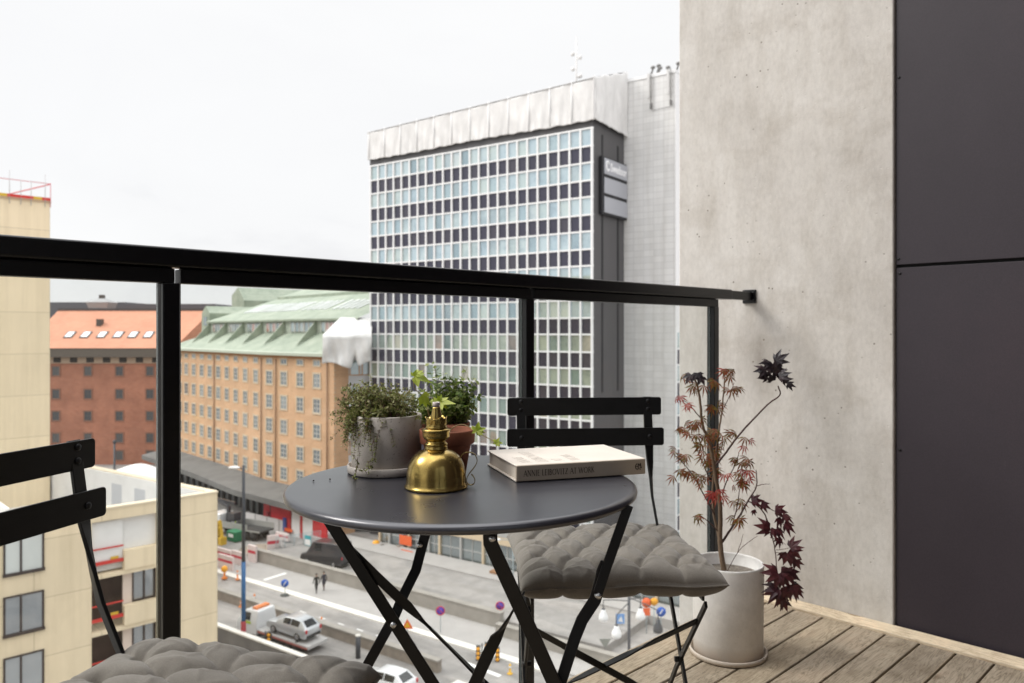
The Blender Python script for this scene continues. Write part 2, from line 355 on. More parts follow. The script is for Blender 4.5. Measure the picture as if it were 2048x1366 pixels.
def wood(name, cols, stretch, ax):
    m, nt, b = nodes(name); tc = N(nt, 'ShaderNodeTexCoord'); g = N(nt, 'ShaderNodeNewGeometry')
    sc3 = N(nt, 'ShaderNodeVectorMath', operation='SCALE'); cb = N(nt, 'ShaderNodeCombineXYZ')
    for k in range(3): L(nt, g.outputs['Random Per Island'], cb.inputs[k])
    L(nt, cb.outputs[0], sc3.inputs[0]); sc3.inputs['Scale'].default_value = 37
    ad = N(nt, 'ShaderNodeVectorMath', operation='ADD'); L(nt, tc.outputs['Object'], ad.inputs[0]); L(nt, sc3.outputs[0], ad.inputs[1])
    q = N(nt, 'ShaderNodeMapping'); q.inputs['Scale'].default_value = stretch; L(nt, ad.outputs[0], q.inputs[0])
    n = N(nt, 'ShaderNodeTexNoise', Scale=1.0, Detail=5, Roughness=.6, Distortion=1.2); L(nt, q.outputs[0], n.inputs[0])
    wv = N(nt, 'ShaderNodeMath', operation='MULTIPLY'); L(nt, n.outputs['Fac'], wv.inputs[0]); wv.inputs[1].default_value = 11
    fr = N(nt, 'ShaderNodeMath', operation='PINGPONG'); L(nt, wv.outputs[0], fr.inputs[0]); fr.inputs[1].default_value = .5
    r = ramp(nt, [(0, cols[0]), (.12, cols[1]), (.5, cols[2])]); 
    dv = N(nt, 'ShaderNodeMath', operation='MULTIPLY'); L(nt, fr.outputs[0], dv.inputs[0]); dv.inputs[1].default_value = 1.0; L(nt, dv.outputs[0], r.inputs['Fac'])
    n2 = N(nt, 'ShaderNodeTexNoise', Scale=5, Detail=6, Roughness=.7); L(nt, ad.outputs[0], n2.inputs[0])
    r2 = ramp(nt, [(.28, (.60, .565, .51)), (.5, (.95, .95, .92)), (.7, (1.1, 1.05, 1.0))]); L(nt, n2.outputs['Fac'], r2.inputs['Fac'])
    r3 = ramp(nt, [(0, (.74, .74, .76)), (.5, (1, 1, 1)), (1, (1.12, 1.08, 1.0))]); L(nt, g.outputs['Random Per Island'], r3.inputs['Fac'])
    x = N(nt, 'ShaderNodeMix', data_type='RGBA', blend_type='MULTIPLY'); x.inputs[0].default_value = 1; L(nt, r.outputs[0], x.inputs[6]); L(nt, r2.outputs[0], x.inputs[7])
    y = N(nt, 'ShaderNodeMix', data_type='RGBA', blend_type='MULTIPLY'); y.inputs[0].default_value = 1; L(nt, x.outputs[2], y.inputs[6]); L(nt, r3.outputs[0], y.inputs[7])
    # knots
    qk = N(nt, 'ShaderNodeMapping'); qk.inputs['Scale'].default_value = tuple(3.0 if s < 10 else 9.0 for s in stretch); L(nt, ad.outputs[0], qk.inputs[0])
    v = N(nt, 'ShaderNodeTexVoronoi', Scale=1.1); L(nt, qk.outputs[0], v.inputs['Vector']); rk = ramp(nt, [(.05, (.35, .26, .18)), (.13, (1, 1, 1))]); L(nt, v.outputs['Distance'], rk.inputs['Fac'])
    z = N(nt, 'ShaderNodeMix', data_type='RGBA', blend_type='MULTIPLY'); z.inputs[0].default_value = .8; L(nt, y.outputs[2], z.inputs[6]); L(nt, rk.outputs[0], z.inputs[7])
    L(nt, z.outputs[2], b.inputs['Base Color']); b.inputs['Roughness'].default_value = .7; b.inputs['Specular IOR Level'].default_value = .3
    bp = N(nt, 'ShaderNodeBump', Strength=.25, Distance=.003); L(nt, fr.outputs[0], bp.inputs['Height']); L(nt, bp.outputs[0], b.inputs['Normal'])
    return m
deckm = wood('weathered_pine_boards', [(.205, .165, .12), (.35, .285, .215), (.46, .385, .30)], (2.2, 30, 30), 'x')
battm = wood('fresh_pine_batten', [(.44, .34, .25), (.62, .51, .38), (.72, .61, .47)], (30, 2.0, 30), 'y')

deck = tag(bpy.data.objects.new('deck', None), kind='structure'); bpy.data.objects.remove(deck)
rg = random.Random(5)
b = MB(); y = -.80
while y < 1.38:
    x0 = -3.4
    for cut in (WALLX - .038,):
        b.box(x0, cut, y, y + .0946, -.028, -rg.uniform(0, .0012))
    y += .1005
o = b.build('deck', deckm, bevel=.003, seg=2); o.rotation_euler = (0, 0, BR); tag(o, kind='structure')
# slab under the boards
b = MB(); b.box(-3.5, WALLX - .002, -.85, 1.425, -.30, -.032)
o = b.build('balcony_slab', pm('dark_slab', (.10, .095, .09), .8), bevel=.004); o.rotation_euler = (0, 0, BR); tag(o, kind='structure')

t = thing('concrete_wall', 'raw grey concrete wall with stains and pores at the far end of the balcony', 'concrete wall', (0, 0, 0), BR)
b = MB(); b.box(WALLX, WALLX + .32, CONCY, 1.70, -25, 6.5)
b.build('wall_face', conc, t, bevel=.006, seg=2)
t = thing('edge_batten', 'pale pine batten running along the foot of the concrete and dark board walls', 'batten', (0, 0, 0), BR)
b = MB(); b.extr([(WALLX - .040, -.80, -.004), (WALLX - .002, -.80, -.004), (WALLX - .002, -.80, .022), (WALLX - .012, -.80, .022), (WALLX - .040, -.80, .006)], (0, 2.25, 0))
b.build('strip', battm, t, bevel=.002)
# dark cladding wall, two boards high, with its fixings, and the house front behind the camera
t = thing('cladding_wall', 'dark aubergine facade boards with a level joint and black fixings', 'cladding', (0, 0, 0), BR)
CX0 = WALLX + .011
zj = CAM + (664 - 533) / F * 2.46
for z0, z1 in ((.012, zj - .005), (zj + .005, 5.2)):
    b = MB(); b.box(CX0, CX0 + .012, -.84, CONCY - .004, z0, z1); b.build('panel', cladm, t, bevel=.0012)
b = MB(); b.box(CX0 + .012, CX0 + .30, -.84, CONCY - .002, -24, 6); b.build('backing_wall', pm('black_batten_gap', (.01, .01, .01), .9), t)
rows = [(1798, 155), (1797, 518), (1800, 547), (1800, 900), (1800, 1257)]
s0 = None
for px, py in rows:
    k = (px - CX) / F; Z = (CX0) / (UX.x * k + UX.y); p = bal(P(px, py, Z))
    b = MB(); b.lathe([(0.0045, 0), (.0045, .0012), (.003, .0025), (0, .0028)], n=16)
    o = b.build('screw', black, t); o.location = (CX0, p.y, p.z); o.rotation_euler = (0, R(-90), 0)
cream = pm('cream_render', (.55, .50, .42), .8, var=.08, scale=.6)
b = MB(); b.box(-6.0, -1.15, -1.15, -.85, -24, 7); b.box(.75, WALLX - .01, -1.15, -.85, -24, 7); b.box(-1.15, .75, -1.15, -.85, 2.25, 7); b.box(-1.15, .75, -1.15, -.85, -24, -.001)
b.build('house_front', cladm, t)
b = MB(); 
for x0, x1 in ((-1.15, -1.06), (-.24, -.15), (.66, .75)): b.box(x0, x1, -.95, -.845, 0, 2.25)
for z0, z1 in ((0, .09), (2.16, 2.249)):
    b.box(-1.06, -.24, -.95, -.845, z0, z1); b.box(-.15, .66, -.95, -.845, z0, z1)
b.build('door_frame', black, t)
b = MB(); b.box(-1.06, -.24, -.92, -.90, .09, 2.16); b.box(-.15, .66, -.92, -.90, .09, 2.16)
b.build('door_pane', pane('door_glass', [(0, (.05, .045, .04)), (1, (.08, .07, .06))], .25), t)

# ------------------------------------------------------------------ railing
t = thing('railing', 'black metal balcony railing with clear glass panels and square posts', 'railing', (0, 0, 0), BR)
ZT = 1.109
Y0, Y1 = RAILY - .022, RAILY + .022
def px_on_rail(px, yy=RAILY):
    k = (px - CX) / F; Z = yy / (UY.x * k + UY.y); return (W(px, Z, 0)).dot(UX)
b = MB(); b.box(-2.6, px_on_rail(1466, Y0), Y0, Y1, ZT - .035, ZT)
b.build('handrail', black, t, bevel=.006, seg=4)
xp = [-1.0 + .0, px_on_rail(337, RAILY), px_on_rail(1053, RAILY), px_on_rail(1426, RAILY)]
xp[0] = xp[1] - (xp[2] - xp[1])
for x in xp:
    b = MB(); b.box(x - .015, x + .015, RAILY - .015, RAILY + .015, -.26, ZT - .0625)
    b.box(x - .011, x + .004, RAILY - .011, RAILY + .011, ZT - .0625, ZT - .035)
    b.build('post', black, t, bevel=.0025, seg=3)
ends = [(-2.6, xp[0] - .012), (xp[0] + .024, xp[1] + .006), (xp[1] + .016, xp[2] + .006), (xp[2] + .017, xp[3] + .013)]
for x0, x1 in ends:
    b = MB(); b.box(x0, x1, RAILY - .014, RAILY + .014, ZT - .0625, ZT - .0375); b.box(x0 + .005, x1 - .005, RAILY - .008, RAILY + .008, ZT - .0375, ZT - .035)
    b.build('glass_channel', blackm, t, bevel=.0015)
gl = clear_glass('clear_glass')
edge = pm('glass_edge_green', (.018, .028, .027), .2, spec=.4)
for x0, x1 in ((xp[0] + .022, xp[1] - .018), (xp[1] + .022, xp[2] - .016), (xp[2] + .022, xp[3] - .017)):
    b = MB(); b.box(x0, x1, RAILY + .001, RAILY + .009, -.20, ZT - .060)
    g = b.build('glass_panel', gl, t)
    for xe in (x0 - .0012, x1 + .0002):
        e = MB(); e.box(xe, xe + .001, RAILY + .001, RAILY + .009, -.20, ZT - .063); e.build('polished_edge', edge, g)
# wall bracket
xr = px_on_rail(1466, Y0)
b = MB(); b.box(xr - .0, WALLX - .005, RAILY - .014, RAILY + .014, ZT - .033, ZT - .003); b.box(WALLX - .008, WALLX - .0005, RAILY - .026, RAILY + .026, ZT - .044, ZT + .006)
br_ = b.build('wall_bracket', black, t, bevel=.002)
for z in (ZT - .006, ZT - .033):
    b = MB(); b.lathe([(.005, 0), (.005, .002), (.003, .004), (0, .004)], n=12); o = b.build('bolt', blackm, br_); o.location = (WALLX - .008, RAILY - .017, z); o.rotation_euler = (0, R(-90), 0)
# ------------------------------------------------------------------ bistro table
TZ = .715; TC = Vector((-.080, 1.247, 0)); TR = .281
def tabmat():
    m, nt, b = nodes('table_powder_coat'); tc = N(nt, 'ShaderNodeTexCoord')
    b.inputs['Base Color'].default_value = (.036, .036, .046, 1); b.inputs['Metallic'].default_value = .3
    n = N(nt, 'ShaderNodeTexNoise', Scale=9, Detail=5); L(nt, tc.outputs['Object'], n.inputs[0])
    r = ramp(nt, [(.3, (.27,) * 3), (.7, (.30,) * 3)]); L(nt, n.outputs['Fac'], r.inputs['Fac']); L(nt, r.outputs[0], b.inputs['Roughness'])
    n2 = N(nt, 'ShaderNodeTexNoise', Scale=900, Detail=2); L(nt, tc.outputs['Object'], n2.inputs[0])
    bp = N(nt, 'ShaderNodeBump', Strength=.02, Distance=.0006); L(nt, n2.outputs['Fac'], bp.inputs['Height']); b.inputs['Specular IOR Level'].default_value = 1.0; b.inputs['IOR'].default_value = 1.6
    return m
tabm = tabmat()
legm = pm('leg_black', (.006, .0055, .0055), .4, bump=.05, bscale=900, spec=.35)
t = thing('bistro_table', 'round charcoal metal folding bistro table with crossed legs in the middle', 'table', TC)
b = MB(); r = TR
b.lathe([(0, -.004), (r - .03, -.004), (r - .010, -.0125), (r - .004, -.013), (r - .0008, -.0105), (r, -.0068), (r - .0010, -.0030), (r - .0040, -.0006), (r - .010, 0), (r - .02, -.0002), (0, 0)], n=128)
o = b.build('tabletop', tabm, t); o.location = (0, 0, TZ)
def lp(px, py, Z): return P(px, py, Z) - TC
def flat(name, pts, nrm, w=.026, th=.0045, bolts=()):
    """flat bar; nrm = list of face normals (twist)"""
    pts = [Vector(p) for p in pts]; wd = []
    for i, p in enumerate(pts):
        tg = (pts[min(i + 1, len(pts) - 1)] - pts[max(0, i - 1)]).normalized(); n = Vector(nrm[i] if isinstance(nrm, list) else nrm)
        wd.append(tg.cross(n))
    b = MB(); b.bar(pts, wd, w, th); o = b.build(name, legm, t, bevel=.0014)
    for q in bolts:
        k = MB(); k.lathe([(.0052, 0), (.0052, .0015), (.0035, .0036), (0, .0042)], n=20); n = Vector(nrm[0] if isinstance(nrm, list) else nrm).normalized()
        k = k.build('bolt', steel, o); k.location = Vector(q) + n * (th / 2 + .0002); k.rotation_euler = n.to_track_quat('Z', 'Y').to_euler()
    return o
def tofloor(a, c, z=0.0):
    a, c = Vector(a), Vector(c); d = c - a; s = (z - c.z) / d.z; return c + d * s
FN = Vector((-.12, -1, 0))
A0, A1 = lp(653, 1032, 1.113), lp(790, 1248, 1.135)
flat('leg', [A0, A1, tofloor(A0, A1)], FN, w=.0185, bolts=[A1 + Vector((-.0015, 0, 0))])
B = [lp(862, 1030, 1.20), lp(847, 1082, 1.20), lp(832, 1140, 1.185), lp(808, 1188, 1.165), lp(790, 1230, 1.148), lp(745, 1312, 1.146)]
flat('leg', B + [tofloor(B[-2], B[-1])], FN, w=.0155, bolts=[lp(840, 1089, 1.197)])
C_ = [lp(979, 1040, 1.06), lp(981, 1086, 1.06), lp(1001, 1130, 1.062), lp(1063, 1265, 1.07), lp(1108, 1366, 1.075)]
flat('leg', C_ + [tofloor(C_[-2], C_[-1])], FN, w=.0205, bolts=[lp(985, 1076, 1.06)])
D1 = [lp(1257, 1010, 1.12), lp(1214, 1132, 1.11), lp(1196, 1186, 1.106)]
up = flat('leg_link', D1, FN, w=.0145)
D2 = [lp(1208, 1122, 1.114), lp(1203, 1140, 1.113), lp(1200, 1165, 1.112), lp(1190, 1200, 1.11), lp(1164, 1240, 1.106), lp(1150, 1275, 1.10), lp(1121, 1366, 1.09)]
flat('leg', D2 + [tofloor(D2[-2], D2[-1])], FN, w=[.010, .014, .0175, .018, .0175, .017, .0165, .0165], bolts=[lp(1196, 1190, 1.108)])
S1 = [lp(688, 1090, 1.125), lp(760, 1160, 1.13), lp(815, 1212, 1.14), lp(838, 1235, 1.145), lp(862, 1258, 1.15), lp(900, 1296, 1.16), lp(968, 1364, 1.175), lp(1010, 1406, 1.18)]
flat('brace', S1, [FN, FN, FN, Vector((-.9, -.6, .3)), Vector((-.75, -.25, .95)), Vector((-.6, -.2, 1)), Vector((-.6, -.2, 1)), FN], w=.0155, th=.0035)
S2 = [lp(1046, 1188, 1.09), lp(1022, 1228, 1.10), lp(1004, 1258, 1.11), lp(992, 1276, 1.115), lp(978, 1304, 1.12), lp(950, 1366, 1.14), lp(905, 1466, 1.15)]
flat('brace', S2, [Vector((1, -.35, .2)), Vector((1, -.35, .2)), Vector((.9, -.6, .2)), Vector((.3, -1, .2)), Vector((-.1, -1, .25)), Vector((-.1, -1, .25)), FN], w=.018, th=.0035)
b = MB(); b.box(-.23, .23, -.115, -.095, TZ - .022, TZ - .0165); b.box(-.10, .25, .03, .05, TZ - .022, TZ - .0165); b.build('top_rail', legm, t)

# ------------------------------------------------------------------ bistro chairs (x across, y forward, z up; origin under the backrest)
def rrect(w, h, r, n=4):
    pts = []
    for cx, cy, a0 in ((w - r, h - r, 0), (-w + r, h - r, 90), (-w + r, -h + r, 180), (w - r, -h + r, 270)):
        for i in range(n + 1):
            q = R(a0 + 90 * i / n); pts.append((cx + r * math.cos(q), cy + r * math.sin(q)))
    return pts
def make_chair(label):
    t = thing('bistro_chair', label, 'chair', group='folding bistro chairs')
    for zc, yc, wd, rv in ((.780, .0, .188, ((-.155, .012), (-.155, -.008), (.155, .012), (.155, -.008))), (.708, .018, .190, ((-.155, .0), (.155, .0)))):
        b = MB(); pts = rrect(wd, .0215, .006)
        b.extr([(x, yc + .004, zc + z) for x, z in pts], (0, -.0035, 0))
        o = b.build('backrest_slat', black, t, bevel=.0009)
        for x, dz in rv:
            k = MB(); k.lathe([(.0055, 0), (.005, .0018), (.003, .003), (0, .0034)], n=18); k = k.build('rivet', blackm, o); k.location = (x, yc + .0042, zc + dz); k.rotation_euler = (R(-90), 0, 0)
    X = Vector((1, 0, 0)); Yv = Vector((.25, .97, 0))
    for s in (-1, 1):
        x = .155 * s
        pts = [(x, -.004, .802), (x, .014, .69), (x, .024, .645), (x, .032, .61), (x, .044, .57), (x + .010 * s, .088, .46), (x + .014 * s, .108, .42), (x + .016 * s, .43, 0)]
        wd = [X, X, Vector((.8, .5, 0)), Vector((.45, .9, 0)), Yv, Yv, (0, 1, .5), (0, .8, .6)]
        b = MB(); b.bar(pts, wd, [.021, .021, .018, .016, .0155, .015, .0145, .0145], .006); b.build('back_leg', legm, t, bevel=.0012)
        xf = .172 * s
        b = MB(); b.bar([(xf, .385, .432), (xf * .96, .21, .235), (xf * .92, .03, 0)], [(0, .8, .6)] * 3, .0135, .006); fl = b.build('front_leg', legm, t, bevel=.0012)
        k = MB(); k.cyl((xf * .965 - .012 * s, .235, .262), (xf * .965 + .006 * s, .235, .262), .006); k.build('pivot_bolt', legm, fl)
        b = MB(); b.bar([(x + .012 * s, .03, .444), (x + .012 * s, .385, .444)], [(0, 0, 1)] * 2, .012, .005); b.build('seat_rail', legm, t, bevel=.001)
    # braces between the front legs: an X of twisted straps in the plane of those legs
    def onleg(s, z): 
        q = (.445 - z) / .445; return Vector((.172 * s * (1 - .08 * q), .395 - .365 * q, z))
    n = Vector((0, -.77, .63))
    for s, dy in ((1, .006), (-1, -.003)):
        a, c = onleg(s, .385), onleg(-s, .125); off = Vector((0, dy, 0)); pl = (c - a).cross(n).normalized()
        pts = [a + off, a.lerp(c, .22) + off, a.lerp(c, .30) + off, a.lerp(c, .38) + off, a.lerp(c, .62) + off, a.lerp(c, .70) + off, a.lerp(c, .78) + off, c + off]
        b = MB(); b.bar(pts, [pl, pl, (pl + n) / 1.4, n * .9 + pl * .3, n * .9 + pl * .3, (pl + n) / 1.4, pl, pl], .0145, .004); b.build('brace', legm, t, bevel=.001)
    for i in range(6):
        b = MB(); y = .045 + i * .056
        b.box(-.163, .163, y, y + .042, .4505, .4535); b.build('seat_slat', legm, t, bevel=.001)
    return t
ch = make_chair('black folding bistro chair facing the camera behind the table, its two slats above the book')
RCL, RCR = Vector((.176, 1.855, 0)), math.atan2(-.997, .075) - R(90)
ch.location = RCL; ch.rotation_euler = (0, 0, RCR)
LCL, LCR = Vector((-.677, .966, 0)), math.atan2(-.26, .965) - R(90)
dup(ch, LCL, LCR, 'black folding bistro chair cut off by the left edge, turned side-on beside the glass')

# ------------------------------------------------------------------ tufted cushions
def fabric():
    m, nt, b = nodes('grey_cotton'); tc = N(nt, 'ShaderNodeTexCoord')
    n = N(nt, 'ShaderNodeTexNoise', Scale=14, Detail=6, Roughness=.6); L(nt, tc.outputs['Object'], n.inputs[0])
    r = ramp(nt, [(.3, (.18, .162, .138)), (.7, (.23, .208, .18))]); L(nt, n.outputs['Fac'], r.inputs['Fac'])
    n2 = N(nt, 'ShaderNodeTexNoise', Scale=900, Detail=2); L(nt, tc.outputs['Object'], n2.inputs[0]); r2 = ramp(nt, [(.3, (.8,) * 3), (.7, (1.15,) * 3)]); L(nt, n2.outputs['Fac'], r2.inputs['Fac'])
    x = N(nt, 'ShaderNodeMix', data_type='RGBA', blend_type='MULTIPLY'); x.inputs[0].default_value = 1; L(nt, r.outputs[0], x.inputs[6]); L(nt, r2.outputs[0], x.inputs[7]); L(nt, x.outputs[2], b.inputs['Base Color'])
    b.inputs['Roughness'].default_value = .9; b.inputs['Specular IOR Level'].default_value = .15; b.inputs['Sheen Weight'].default_value = .25; b.inputs['Sheen Roughness'].default_value = .5
    n3 = N(nt, 'ShaderNodeTexNoise', Scale=70, Detail=4); L(nt, tc.outputs['Object'], n3.inputs[0])
    ad = N(nt, 'ShaderNodeMath', operation='MULTIPLY_ADD'); L(nt, n3.outputs['Fac'], ad.inputs[0]); ad.inputs[1].default_value = 1.5; L(nt, n2.outputs['Fac'], ad.inputs[2])
    bp = N(nt, 'ShaderNodeBump', Strength=.25, Distance=.0015); L(nt, ad.outputs[0], bp.inputs['Height']); L(nt, bp.outputs[0], b.inputs['Normal'])
    return m
fab = fabric()
def cushion(label, seed):
    rg = random.Random(seed); n = 150; hw, hd, T = .202, .196, .040
    tufts = []
    rows = 5
    for j in range(rows):
        m_ = 4 if j % 2 == 0 else 5
        for i in range(m_):
            tufts.append(((i - (m_ - 1) / 2) * .077 + rg.uniform(-.003, .003), (j - (rows - 1) / 2) * .070 + rg.uniform(-.003, .003)))
    segs = []
    for i, a in enumerate(tufts):
        for c in tufts[i + 1:]:
            d = math.dist(a, c)
            if abs(a[1] - c[1]) > .04 and d < .105: segs.append((a, c, .75))
    for a in tufts:                                     # creases from the outer tufts to the seam
        if abs(a[1]) > .12: segs.append((a, (a[0] * 1.15 + rg.uniform(-.02, .02), math.copysign(.2, a[1])), .6))
        if abs(a[0]) > .14: segs.append((a, (math.copysign(.2, a[0]), a[1] * 1.15 + rg.uniform(-.02, .02)), .6))
        if 0.10 < abs(a[0]) < .14 : segs.append((a, (math.copysign(.2, a[0]), a[1] * 1.1), .5))
    wr = [(rg.uniform(-.19, .19), rg.uniform(-.19, .19), rg.uniform(0, math.pi), rg.uniform(.02, .05)) for _ in range(150)]
    def sd(p, a, c):
        ax, ay = c[0] - a[0], c[1] - a[1]; q = max(0, min(1, ((p[0] - a[0]) * ax + (p[1] - a[1]) * ay) / (ax * ax + ay * ay)))
        return math.hypot(p[0] - a[0] - ax * q, p[1] - a[1] - ay * q)
    def H(u, v, top):
        x, y = u * hw, v * hd
        e = max(0, (1 - abs(u) ** 7)) ** .42 * max(0, (1 - abs(v) ** 7)) ** .42
        dt = min(math.hypot(x - a[0], y - a[1]) for a in tufts)
        dome = 1.0
        for a, c, s_ in segs:
            d = sd((x, y), a, c)
            if d < .08: dome *= 1 - s_ * 1.2 * math.exp(-(d / .0075) ** .85)
        h = T * e * (.56 + .44 * max(dome, .0)) * (1 - .42 * math.exp(-(dt / .010) ** 1.5))
        if top:
            for wx, wy, an, ln in wr:
                dx, dy = x - wx, y - wy; c, s_ = math.cos(an), math.sin(an); l, q = dx * c + dy * s_, -dx * s_ + dy * c
                if abs(q) < .012 and abs(l) < ln: h += .0019 * math.exp(-(q / .004) ** 2) * (1 - (l / ln) ** 2)
        return h
    b = MB(); vs = []; N1 = n + 1
    def XY(u, v):
        # sides pulled in between the corners; corners stand out as ears
        f = 1 - .045 * (1 - v * v) * abs(u) ** 4; g = 1 - .045 * (1 - u * u) * abs(v) ** 4
        ear = -.012 * (abs(u) * abs(v)) ** 5
        return u * hw * f * (1 + ear), v * hd * g * (1 + ear)
    def uvf(i): 
        q = -1 + 2 * i / n; return math.copysign(1 - (1 - abs(q)) ** 1.25, q)
    for j in range(N1):
        for i in range(N1):
            u, v = uvf(i), uvf(j); x, y = XY(u, v); sag = .002 * math.sin(7 * u + seed) * abs(v) + .002 * math.sin(6 * v + 2 * seed) * abs(u)
            vs.append((x, y, H(u, v, True) + sag))
    top = len(vs)
    for j in range(N1):
        for i in range(N1):
            u, v = uvf(i), uvf(j); x, y = XY(u, v); sag = .002 * math.sin(7 * u + seed) * abs(v) + .002 * math.sin(6 * v + 2 * seed) * abs(u)
            vs.append((x, y, -.85 * H(u, v, False) + sag))
    fs = []
    for j in range(n):
        for i in range(n):
            a = j * N1 + i; fs.append((a, a + 1, a + N1 + 1, a + N1)); fs.append((top + a, top + a + N1, top + a + N1 + 1, top + a + 1))
    rim = [i for i in range(N1)] + [j * N1 + n for j in range(1, N1)] + [n * N1 + i for i in range(n - 1, -1, -1)] + [j * N1 for j in range(n - 1, 0, -1)]
    for q in range(len(rim)):
        a, c = rim[q], rim[(q + 1) % len(rim)]; fs.append((c, a, top + a, top + c))
    b.add(vs, fs, 0, True)
    t = thing('seat_cushion', label, 'cushion', group='tufted seat cushions')
    b.build('cover', fab, t)
    p = MB(); pts = []
    for q in rim[::3]: pts.append(Vector(vs[q]) )
    pts.append(pts[0]); p.tube(pts, .0018, 5, cap=False); p.build('seam', fab, t)
    return t
cu = cushion('grey tufted cushion seen whole on the chair behind the table', 3)
def on_chair(c, loc, rz, f, z, x=0.0):
    q = Matrix.Rotation(rz, 3, 'Z'); c.location = Vector(loc) + q @ Vector((x, f, 0)) + Vector((0, 0, z)); c.rotation_euler = (0, 0, rz)
on_chair(cu, RCL, RCR, .212, .474, -.01)
c2 = cushion('grey tufted cushion cut by the bottom edge, on the chair at the left', 8)
on_chair(c2, LCL, LCR, .258, .478, -.026)

# ------------------------------------------------------------------ lettering drawn with thick and thin strokes
def arc(cx, cy, rx, ry, a0, a1, n=10): return [(cx + rx * math.cos(R(a0 + (a1 - a0) * i / n)), cy + ry * math.sin(R(a0 + (a1 - a0) * i / n))) for i in range(n + 1)]
TK, TN = .125, .055
GL = {'A': (.82, [([(.06, 0), (.41, 1)], TN), ([(.39, 1), (.78, 0)], TK), ([(.2, .36), (.62, .36)], TN)], [(.06, 0), (.78, 0)]),
      'N': (.86, [([(.12, 0), (.12, 1)], TN), ([(.12, .98), (.74, .02)], TK), ([(.74, 0), (.74, 1)], TN)], [(.12, 0), (.74, 1), (.08, 1)]),
      'I': (.34, [([(.17, 0), (.17, 1)], TK)], [(.17, 0), (.17, 1)]),
      'E': (.58, [([(.14, 0), (.14, 1)], TK), ([(.14, .97), (.5, .97)], TN), ([(.14, .52), (.44, .52)], TN), ([(.14, .03), (.53, .03)], TN)], [(.14, 0), (.14, 1)]),
      'L': (.56, [([(.14, 0), (.14, 1)], TK), ([(.14, .03), (.53, .03)], TN)], [(.14, 0), (.14, 1)]),
      'B': (.62, [([(.14, 0), (.14, 1)], TK), (arc(.26, .76, .22, .22, 90, -90), .09), (arc(.28, .28, .26, .26, 90, -90), .1), ([(.14, .98), (.26, .98)], TN), ([(.14, .54), (.28, .54)], TN), ([(.14, .02), (.28, .02)], TN)], [(.14, 0), (.14, 1)]),
      'O': (.98, [(arc(.48, .5, .40, .48, 60, 120), TN), (arc(.48, .5, .40, .48, 120, 240), .11), (arc(.48, .5, .40, .48, 240, 300), TN), (arc(.48, .5, .40, .48, 300, 420), .11)], []),
      'V': (.78, [([(.04, 1), (.40, 0)], TK), ([(.38, 0), (.72, 1)], TN)], [(.04, 1), (.72, 1)]),
      'T': (.66, [([(.32, 0), (.32, 1)], TK), ([(.03, .97), (.61, .97)], TN)], [(.32, 0)]),
      'Z': (.66, [([(.06, .97), (.58, .97)], TN), ([(.58, .97), (.06, .03)], TK), ([(.06, .03), (.6, .03)], TN)], []),
      'W': (1.16, [([(.04, 1), (.34, 0)], TK), ([(.32, 0), (.58, .95)], TN), ([(.56, 1), (.86, 0)], TK), ([(.84, 0), (1.1, 1)], TN)], [(.04, 1), (1.1, 1), (.56, 1)]),
      'R': (.70, [([(.14, 0), (.14, 1)], TK), (arc(.27, .75, .23, .23, 90, -90), .09), ([(.14, .98), (.27, .98)], TN), ([(.14, .52), (.27, .52)], TN), ([(.3, .52), (.68, 0)], .1)], [(.14, 0)]),
      'K': (.72, [([(.14, 0), (.14, 1)], TK), ([(.18, .48), (.58, 1)], TN), ([(.28, .58), (.68, 0)], .1)], [(.14, 0), (.14, 1)])}
def lettering(b, text, o, ax, ay, h, m=0, track=.06, bold=1.0, lift=None):
    o, ax, ay = Vector(o), Vector(ax), Vector(ay); x = 0; nz = ax.cross(ay); k = 0
    def q(a, c, wd):
        nonlocal k
        d = Vector((c[0] - a[0], c[1] - a[1])); l = d.length
        if l < 1e-6: return
        p = Vector((-d.y, d.x)) / l * wd / 2 * bold; k += 1
        off = nz * (.00001 * (k % 9))
        b.add([o + ax * (x + u) * h + ay * v * h + off for u, v in ((a[0] + p.x, a[1] + p.y), (a[0] - p.x, a[1] - p.y), (c[0] - p.x, c[1] - p.y), (c[0] + p.x, c[1] + p.y))], [(0, 1, 2, 3)], m)
    for chh in text:
        if chh == ' ': x += .42; continue
        wd, strokes, serif = GL[chh]
        for pts, tk in strokes:
            for a, c in zip(pts, pts[1:]): q(a, c, tk)
        for sx, sy in serif: q((sx - .11, sy), (sx + .11, sy), .04)
        x += wd + track
    return x * h
def text_w(text, h, track=.06): return sum(.42 if c == ' ' else GL[c][0] + track for c in text) * h

# ------------------------------------------------------------------ book
bk0, bk1 = Vector((.006, 1.246)), Vector((.229, 1.318)); bd = bk1 - bk0; BL = bd.length
t = thing('book', 'thick cream hardback book lying on the round table with dark lettering on its spine', 'book', (bk0.x, bk0.y, TZ + .0006), math.atan2(bd.y, bd.x))
BW, BT = .168, .0272
cov = pm('book_cloth_cover', (.70, .635, .56), .65, var=.05, scale=12, bump=.05, bscale=500)
pap = pm('book_paper', (.72, .64, .54), .8, var=.1, scale=1, stretch=(1, 1, 900))
spn = pm('book_spine_cloth', (.42, .355, .28), .7, var=.05, scale=14)
ink = pm('dark_ink', (.03, .022, .018), .6); gink = pm('pale_grey_ink', (.30, .26, .22), .6)
b = MB(); b.box(0, BL, .0, BW, 0, .0026); b.box(0, BL, .0, BW, BT - .0026, BT); b.build('cover', cov, t, bevel=.0009, seg=3)
b = MB(); b.box(.0035, BL - .0035, .003, BW - .004, .0028, BT - .0028); b.build('pages', pap, t)
b = MB(); b.box(0.0003, BL - .0003, -.0030, .0026, .0004, BT - .0004); sp_ = b.build('spine', spn, t, bevel=.0016, seg=3)
